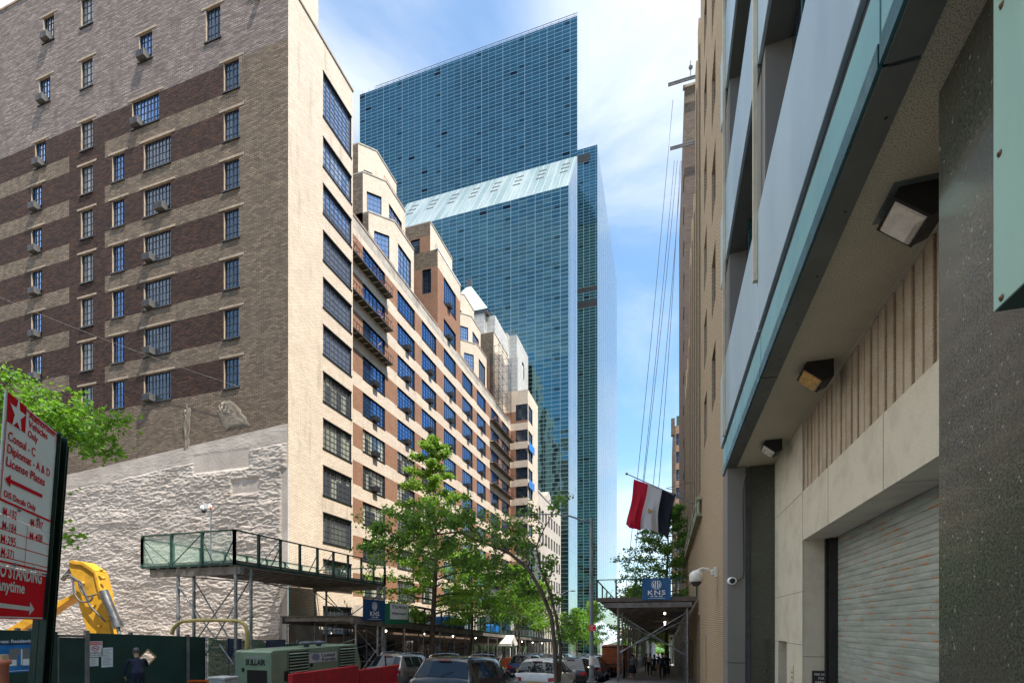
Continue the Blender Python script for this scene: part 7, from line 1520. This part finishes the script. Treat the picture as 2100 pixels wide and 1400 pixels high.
# ---------------------------------------------------------------- flag
FY = 33.9; fl = thing('flag', 'red, white and black flag with a small golden emblem hanging from a long slanted pole', 'flag', on_y(1427, 1035, FY)); W0, T0 = on_y(1427, 1034, FY), on_y(1285, 971, FY); W0.x = max(W0.x, 1.78)
b = MB(); b.tube(W0, T0, 0.045, 8, 0, 0.03); b.sphere(T0, 0.09); b.build('pole', GALV, fl, True)
b = MB(); mid = on_y(1366, 1001, FY); b.tube(mid, on_y(1430, 985, FY+1.5), 0.02, 6); b.tube(mid, on_y(1424, 1011, FY), 0.02, 6); b.build('stays', GALV, fl, True)
def fq(a, c, v): return on_y(*a, FY).lerp(on_y(*c, FY), v)
topL, topR = (1300, 982), (1387, 1013); n = 27; k = 16; vs = []
bot = [(1286.5, 1072), (1296, 1084), (1312, 1083.5), (1330, 1086), (1346, 1089.5), (1356, 1095), (1367, 1108), (1366, 1090), (1360, 1075), (1362, 1060)]
for i in range(n+1):
    u = i/n; A = on_y(topL[0]+(topR[0]-topL[0])*u, topL[1]+(topR[1]-topL[1])*u, FY)
    bx = [(0, 1287, 1073), (0.07, 1295, 1084), (0.33, 1312.5, 1084), (0.55, 1333, 1087), (0.68, 1347, 1090), (0.80, 1357, 1097), (0.9, 1367, 1108), (1.0, 1368, 1085)]
    for q0, q1 in zip(bx, bx[1:]):
        if q0[0] <= u <= q1[0]+1e-9: f = (u-q0[0])/(q1[0]-q0[0]); Bp = (q0[1]+(q1[1]-q0[1])*f, q0[2]+(q1[2]-q0[2])*f); break
    Bv = on_y(*Bp, FY)
    for j in range(k+1):
        v = j/k; p = A.lerp(Bv, v); p.y += 0.26*sin(u*17+v*2.8)*(0.12+v)+0.12*sin(u*37-v*4)*v; p.x += 0.12*sin(v*5+u*4)*v; vs.append(p)
b = MB(); fs = []; 
for i in range(n):
    mi = 0 if i < n/3 else (1 if i < 2*n/3 else 2)
    b.add([vs[i*(k+1)+j] for j in range(k+1)]+[vs[(i+1)*(k+1)+j] for j in range(k+1)], [(j, j+1, j+1+k+1, j+k+1) for j in range(k)], mi, True)
def cloth(name, c):
    m, t = newmat(name); p = t.nodes.new('ShaderNodeBsdfPrincipled'); p.inputs['Base Color'].default_value = (*c, 1); p.inputs['Roughness'].default_value = 0.8; tr = t.nodes.new('ShaderNodeBsdfTranslucent'); tr.inputs[0].default_value = (*c, 1); ms = t.nodes.new('ShaderNodeMixShader'); ms.inputs[0].default_value = 0.4; t.links.new(p.outputs[0], ms.inputs[1]); t.links.new(tr.outputs[0], ms.inputs[2]); o = t.nodes.new('ShaderNodeOutputMaterial'); t.links.new(ms.outputs[0], o.inputs[0]); return m
b.build('cloth', [cloth('flag_red', (0.62, 0.015, 0.05)), cloth('flag_white', (0.72, 0.73, 0.76)), cloth('flag_black', (0.015, 0.018, 0.03))], fl, True)
b = MB(); c0 = on_y(1333, 1050, FY)+Vector((0, -0.25, 0)); ax = Vector((0.8, 0, -0.55)); ay = Vector((0.35, 0, 0.75))
E = [(0, .34), (.10, .22), (.42, .30), (.40, -.05), (.18, -.12), (.24, -.30), (-.24, -.30), (-.18, -.12), (-.40, -.05), (-.42, .30), (-.10, .22)]
b.add([c0+ax*x*0.42+ay*y*0.55 for x, y in E], [tuple(reversed(range(len(E))))]); b.build('emblem', pm('flag_gold', (0.42, 0.27, 0.08), 0.6), fl, True)

f2 = thing('flag', 'small striped flag with a blue corner hanging above the left shed, behind the ginkgo', 'flag', at_d(1050, 1192, 62)); b = MB(); b.tube(at_d(1052, 1190, 62), at_d(1034, 1206, 62), 0.04, 6); b.build('pole', GALV, f2, True)
b = MB(); A0, A1 = at_d(1050, 1194, 61.9), at_d(1036, 1206, 61.9)
for k in range(7): p, q = A0.lerp(A1, k/7), A0.lerp(A1, (k+1)/7); dz = Vector((-0.25, 0, -1.5+0.05*k)); b.quad(p, q, q+dz, p+dz, k % 2)
b.quad(A0+Vector((0, -.03, 0)), A0.lerp(A1, .55)+Vector((0, -.03, 0)), A0.lerp(A1, .55)+Vector((-.12, -.03, -.7)), A0+Vector((-.12, -.03, -.7)), 2); b.build('cloth', [cloth('stripe_red', (0.5, 0.02, 0.04)), cloth('stripe_white', (0.7, 0.7, 0.7)), cloth('canton_blue', (0.02, 0.05, 0.22))], f2, True)
t = thing('storage_bin', 'pale grey plastic bin at the bottom edge, left of the compressor', 'bin', at_d(458, 1400, 16)); b = MB(); q = at_d(458, 1386, 16); M = Matrix.Translation((q.x, q.y, 0)); b.prism([(-0.33, -0.25), (0.33, -0.25), (0.33, 0.25), (-0.33, 0.25)], ground(q.y)-0.14, q.z-0.08, 0, M); b.build('tub', pm('pale_plastic', (0.45, 0.46, 0.44), 0.5), t, True, bevel=0.03); b = MB(); b.box(-0.36, 0.36, -0.28, 0.28, q.z-0.078, q.z, 0, M); b.build('lid', MATS['pale_plastic'], t, True, bevel=0.02)
# ---------------------------------------------------------------- security cameras, cable on the right
DY = 19.3; dc = thing('dome_camera', 'large white dome security camera on a curved arm on the tan brick wall', 'camera', (XB, DY, on_y(1470, 1172, DY).z)); zc = on_y(1472, 1173, DY).z; b = MB(); WH2 = pm('white_plastic', (0.66, 0.66, 0.60), 0.35)
b.box(XB-0.12, XB-0.001, DY-0.12, DY+0.12, zc-0.17, zc+0.19); b.box(XB-0.24, XB-0.12, DY-0.08, DY+0.08, zc-0.10, zc+0.10); b.build('wall_bracket', WH2, dc, True, bevel=0.02)
hd_ = on_y(1428, 1180, DY); b = MB(); P_ = [(XB-0.2, DY, zc+0.02), (XB-0.36, DY, zc+0.13), (XB-0.52, DY, zc+0.16), (hd_.x+0.05, DY, zc+0.10), (hd_.x, DY, zc+0.0)]; b.path(P_, 0.045, 10); b.build('arm', WH2, dc, True)
b = MB(); r_ = 12.5*20/FPX; b.lathe([(0.001, 0.14), (r_*.45, 0.12), (r_*.9, 0.04), (r_, -0.04), (r_, -0.26), (r_*.95, -0.29)], 24, 0, Matrix.Translation((hd_.x, DY, zc-0.03))); b.build('housing', WH2, dc, True)
b = MB(); b.sphere((hd_.x, DY, zc-0.32), r_*0.74); b.build('dome', MATS['smoked_dome'], dc, True)
sc2 = thing('dome_camera', 'small white and black dome camera on the grey stone pier with a trailing cable', 'camera', on_y(1501, 1190, YWALL)); q = on_y(1501, 1190.5, YWALL); M = Matrix.Translation((q.x, YWALL-0.002, q.z)) @ Matrix.Rotation(pi/2, 4, 'X'); b = MB(); b.lathe([(0.135, 0), (0.13, 0.05), (0.10, 0.09), (0.085, 0.095)], 24, 0, M @ Matrix.Diagonal((1.0, 0.85, 1, 1))); b.build('housing', WHITE, sc2, True)
b = MB(); b.sphere((0, 0, 0.085), 0.085, 0, 16, (1, 1, 0.5), M); b.build('lens', BLACK, sc2, True)
b = MB(); P_ = [on_y(px, py, YWALL-0.03) for px, py in ((1508, 1191), (1516, 1189), (1523, 1183), (1525.5, 1170), (1525, 1120), (1524, 1060), (1524, 1010), (1527, 985), (1534, 975))]; b.path(P_, 0.016, 6); tag(b.build('cable', BLACK), 'thin black cable running up the grey stone pier from the small dome camera', 'cable')
for i, (a, c, lb_) in enumerate((((-40, 592), (490, 793), 'thin pale cable stretched across the blank side wall'), ((146, 888), (272, 921), 'short thin pale cable just above the white wall base'))):
    A, C = on_y(*a, YS0-0.6), on_y(*c, YS0-0.3); b = MB(); b.path([A.lerp(C, k/10)-Vector((0, 0, 0.9*(k/10)*(1-k/10))) for k in range(11)], 0.009, 5); tag(b.build('cable', STEELB), lb_, 'cable')

# ---------------------------------------------------------------- handcart
hc = thing('handcart', 'rust orange box cart with spoked wheels at the kerb under the right shed', 'cart', (-3.1, 36, ground(36))); RUST = pm('rust_orange_boards', (0.46, 0.12, 0.035), 0.7, var=0.3, stretch=(1, 0.2, 3), scale=3); xx, yy = -3.6, 35.2; g = ground(yy)
b = MB()
for k in range(4): b.box(xx-0.65, xx+0.75, yy, yy+1.8, g+0.75+k*0.38, g+0.75+k*0.38+0.365)
b.build('box', RUST, hc, True, bevel=0.01)
for z in (g+0.9, g+2.1): b = MB(); b.box(xx-0.68, xx+0.78, yy-0.03, yy+0.0, z, z+0.07); b.build('strap', BLACK, hc, True)
for sx_ in (xx-0.72, xx+0.82):
    b = MB(); n = 20; P_ = [(sx_, yy+0.3+0.42*cos(2*pi*i/n), g+0.42+0.42*sin(2*pi*i/n)) for i in range(n+1)]; b.path(P_, 0.035, 6)
    for i in range(10): b.tube((sx_, yy+0.3, g+0.42), P_[i*2], 0.01, 4)
    b.build('wheel', BLACK, hc, True)
OB = [(-3.5, 40.5, 2.3), (-3.4, 46, 2.2)]
for i, (x, y, h_) in enumerate(OB):
    b = MB(); g = ground(y); b.box(x-0.5, x+0.5, y, y+2.2, g+0.1, g+h_); t = b.build('storage_crate', RUST, bevel=0.02); tag(t, ['tall rust orange crate just behind the handcart', 'rust orange crate deeper under the right hand shed'][i], 'crate', 'rust orange crates')

# ---------------------------------------------------------------- people
SKIN = pm('skin', (0.42, 0.24, 0.16), 0.6, var=0.05); HAIRD = pm('dark_hair', (0.02, 0.014, 0.010), 0.6); HAIRG = pm('greying_hair', (0.10, 0.09, 0.085), 0.6)
def clothm(n, c): return MATS[n] if n in MATS else pm(n, c, 0.85, var=0.15, scale=6)
def person(label, X, Y, rz, h, top, bottom, shoe=None, hair=HAIRD, arms='walk', stride=0.22, bend=0.0, skirt=None, long_hair=False, bare_arms=False, wide=1.0, stuff=None, grp='people under the right shed', handpts=None):
    t = thing('person', label, 'person', (X, Y, ground(Y)), rz, grp); H = h/1.75; shoe = shoe or BLACK
    sd_ = lambda y, z: (y, z)
    st = stride; hip = 0.93*H; sh_ = 1.42*H; by = bend*0.45*H; bz = -bend*0.16*H
    J = {}; E = []
    def j(nm, x, y, z, r): J[nm] = (x*H*(wide if abs(x) < .3 else 1), y, z, r*H)
    j('pel', 0, 0, hip, .13*wide); j('waist', 0, by*.35, hip+.16*H+bz*.2, .115*wide); j('chest', 0, by*.8, 1.25*H+bz*.7, .14*wide); j('neck', 0, by, 1.47*H+bz, .055); j('head0', 0, by+.03*H*(1+bend), 1.56*H+bz, .075); j('head1', 0, by+.035*H*(1+bend*2), 1.68*H+bz, .085)
    for s, n in ((-1, 'L'), (1, 'R')):
        ph = st*s
        j('hip'+n, s*.10, 0, hip-.03*H, .095*wide); j('kn'+n, s*.105, ph*.45+.02, .50*H, .062*wide); j('an'+n, s*.105, ph-(.10 if ph < 0 else 0), .09*H+(.05 if ph < 0 else 0), .042); j('to'+n, s*.12, ph+.17*H-(.10 if ph < 0 else 0), .035*H+(.0 if ph < 0 else 0), .034)
        j('sh'+n, s*.185, by, sh_+bz, .065)
        if arms == 'hole' and s > 0: el, wr = (.27, by+.14*H, 1.18*H+bz), (.20, by+.36*H, 1.30*H+bz)
        elif arms == 'phone' and s > 0: el, wr = (.27, by+.10*H, 1.17*H), (.15, by+.12*H, 1.50*H)
        else: el, wr = (.25, by-.03*H-ph*.35, 1.15*H+bz), (.255, by+.06*H-ph*.8, .90*H+bz)
        j('el'+n, s*el[0], el[1], el[2], .043); j('wr'+n, s*wr[0], wr[1], wr[2], .030)
        d = (Vector(wr)-Vector(el)).normalized(); pw = Vector((s*wr[0]*H, wr[1], wr[2])); J['pa'+n] = (pw.x+s*d.x*.07*H, pw.y+d.y*.07*H, pw.z+d.z*.07*H, .036*H)
        E += [('pel', 'hip'+n, 'b'), ('hip'+n, 'kn'+n, 'b'), ('kn'+n, 'an'+n, 'b2' if skirt else 'b'), ('an'+n, 'to'+n, 's'), ('chest', 'sh'+n, 't'), ('sh'+n, 'el'+n, 't'), ('el'+n, 'wr'+n, 'k' if bare_arms else 't'), ('wr'+n, 'pa'+n, 'k')]
    E += [('pel', 'waist', 'b' if not skirt else 't'), ('waist', 'chest', 't'), ('chest', 'neck', 't'), ('neck', 'head0', 'k'), ('head0', 'head1', 'k')]
    names = list(J); me_ = bpy.data.meshes.new('body'); me_.from_pydata([J[n][:3] for n in names], [(names.index(a), names.index(c)) for a, c, _ in E], [])
    o = bpy.data.objects.new('tmp', me_); COL.objects.link(o); sk = o.modifiers.new('s', 'SKIN'); ss = o.modifiers.new('u', 'SUBSURF'); ss.levels = 2; ss.render_levels = 2
    lay = me_.skin_vertices[0].data
    for i, n in enumerate(names): lay[i].radius = (J[n][3], J[n][3]*(0.72 if n in ('pel', 'waist', 'chest') else 1.0)); lay[i].use_root = (n == 'pel')
    dg = bpy.context.evaluated_depsgraph_get(); m2 = bpy.data.meshes.new_from_object(o.evaluated_get(dg)); bpy.data.objects.remove(o)
    fb_ = MB(); fb_.mesh(m2, Matrix.Identity(4), 0)
    mm = {'t': 0, 'b': 1, 's': 2, 'k': 3, 'b2': 3}; segs = [(Vector(J[a][:3]), Vector(J[c][:3]), mm[k]) for a, c, k in E]
    for i, f in enumerate(fb_.f):
        c = sum((Vector(fb_.v[k]) for k in f), Vector())/len(f); best = 9; bm_ = 0
        for a, e, k in segs:
            u = max(0, min(1, (c-a).dot(e-a)/max(1e-9, (e-a).length_squared))); dd = (c-a.lerp(e, u)).length
            if dd < best: best = dd; bm_ = k
        fb_.m[i] = bm_; fb_.s[i] = True
    for s, n in ((-1, 'L'), (1, 'R')):
        P0 = Vector(J['pa'+n][:3]); dd = (P0-Vector(J['wr'+n][:3])).normalized(); sdv = Vector((0, 1, 0)).cross(dd); sdv = sdv.normalized() if sdv.length > .1 else Vector((1, 0, 0)); sdv2 = dd.cross(sdv)
        for q in range(4): o_ = sdv2*(q-1.5)*.019*H; L_ = (.062, .075, .070, .055)[q]*H; fb_.path([P0+o_+dd*.015, P0+o_+dd*(.015+L_*.6), P0+o_+dd*(.015+L_*.9)+sdv*s*L_*-.35], .009*H, 5, 3)
        fb_.path([P0-dd*.02+sdv2*.028*H*1, P0+dd*.02+sdv2*.052*H, P0+dd*.045+sdv2*.055*H], .010*H, 5, 3)
    hc_ = Vector(J['head1'][:3]); 
    fb_.sphere(hc_+Vector((0, .085*H, -.05*H)), .016*H, 3, 8); fb_.sphere(hc_+Vector((0, .076*H, -.085*H)), .018*H, 3, 8, (1.3, .5, .4))
    for s in (-1, 1): fb_.sphere(hc_+Vector((s*.03*H, .073*H, -.02*H)), .010*H, 2, 6); fb_.sphere(hc_+Vector((s*.083*H, -.0, -.04*H)), .02*H, 3, 8, (.4, .8, 1.3))
    fb_.build('body', [top, bottom, shoe, SKIN], t)
    b = MB(); b.sphere(hc_+Vector((0, -.018*H, .012*H)), .098*H, 0, 16, (.98, 1.02, 1.02))
    if long_hair: b.sphere(hc_+Vector((0, -.06*H, -.10*H)), .085*H, 0, 14, (.95, .6, 1.5))
    b.build('hair', hair, t)
    if skirt: b = MB(); b.lathe([(.135*H*wide, hip+.12*H), (.17*H*wide, hip-.02*H), (.20*H*wide, .72*H), (.23*H*wide, .48*H), (.22*H*wide, .47*H)], 20); b.build('skirt', skirt, t)
    if arms == 'hole':
        b = MB(); b.lathe([(.20*H, hip+.02*H), (.205*H, .80*H), (.19*H, .79*H)], 18, 0, Matrix.Diagonal((1, .8, 1, 1))); b.build('jacket_tail', top, t)
    return t
NAVYS = clothm('navy_suit', (0.010, 0.014, 0.035)); DKC = clothm('black_cloth', (0.012, 0.012, 0.014)); GRYC = clothm('grey_print_cloth', (0.13, 0.14, 0.15)); WHTC = clothm('white_shirt', (0.50, 0.50, 0.48)); REDC = clothm('rust_cloth', (0.22, 0.07, 0.04)); BLUC = clothm('blue_shirt', (0.05, 0.10, 0.22))
mp_ = on_x(276, 1345, -15.75); person('person in a dark navy suit leaning in to peer through the diamond hole', -15.62, mp_.y, radians(62), 1.74, NAVYS, NAVYS, hair=HAIRG, arms='hole', stride=0.10, bend=0.45, wide=1.12, grp='people by the hoarding')
pw = at_d(1297, 1390, 33.0); person('person in a grey print top and dark skirt walking away, hand raised to the head', pw.x, pw.y, 0.15, 1.66, GRYC, DKC, skirt=DKC, arms='phone', bare_arms=True, wide=1.22, shoe=SKIN, long_hair=False)
for px, D, h_, tp, bt, kw, lb_ in ((1333, 40, 1.70, WHTC, DKC, dict(arms='walk', bare_arms=True), 'person in a pale shirt and dark trousers, second from the left under the shed'), (1342, 38.5, 1.64, DKC, DKC, dict(skirt=DKC, long_hair=True, bare_arms=True), 'person with long hair in a black dress beside the pale shirt'), (1358, 34.5, 1.80, DKC, DKC, dict(stride=0.3, wide=1.1), 'tall person in black mid stride under the shed'), (1368, 36.5, 1.76, NAVYS, NAVYS, dict(stride=-0.24), 'person in dark navy clothes nearest the brick wall'), (1326, 46, 1.68, REDC, DKC, dict(), 'person in a rust coloured top farther along under the shed'), (1350, 55, 1.72, BLUC, DKC, dict(), 'person in a blue shirt, small and far under the shed'), (1362, 62, 1.70, WHTC, BLUC, dict(stride=-.2), 'farthest person in a white top at the end of the shed')):
    q = at_d(px, 1380, D); person(lb_, q.x, q.y, 0.0, h_, tp, bt, **kw)
bg_ = MB(); q = at_d(1349, 1372, 38.2); bg_.box(-0.16, 0.16, -0.06, 0.06, 0, 0.3); bg_.path([(-0.1, 0, 0.3), (-0.06, 0, 0.46), (0.06, 0, 0.46), (0.1, 0, 0.3)], 0.012, 5); o = bg_.build('hand_bag', pm('tan_leather', (0.40, 0.24, 0.08), 0.5), bevel=0.02); o.location = (q.x-0.05, q.y, ground(q.y)+0.55); tag(o, 'small tan bag carried beside the person in the black dress', 'bag')
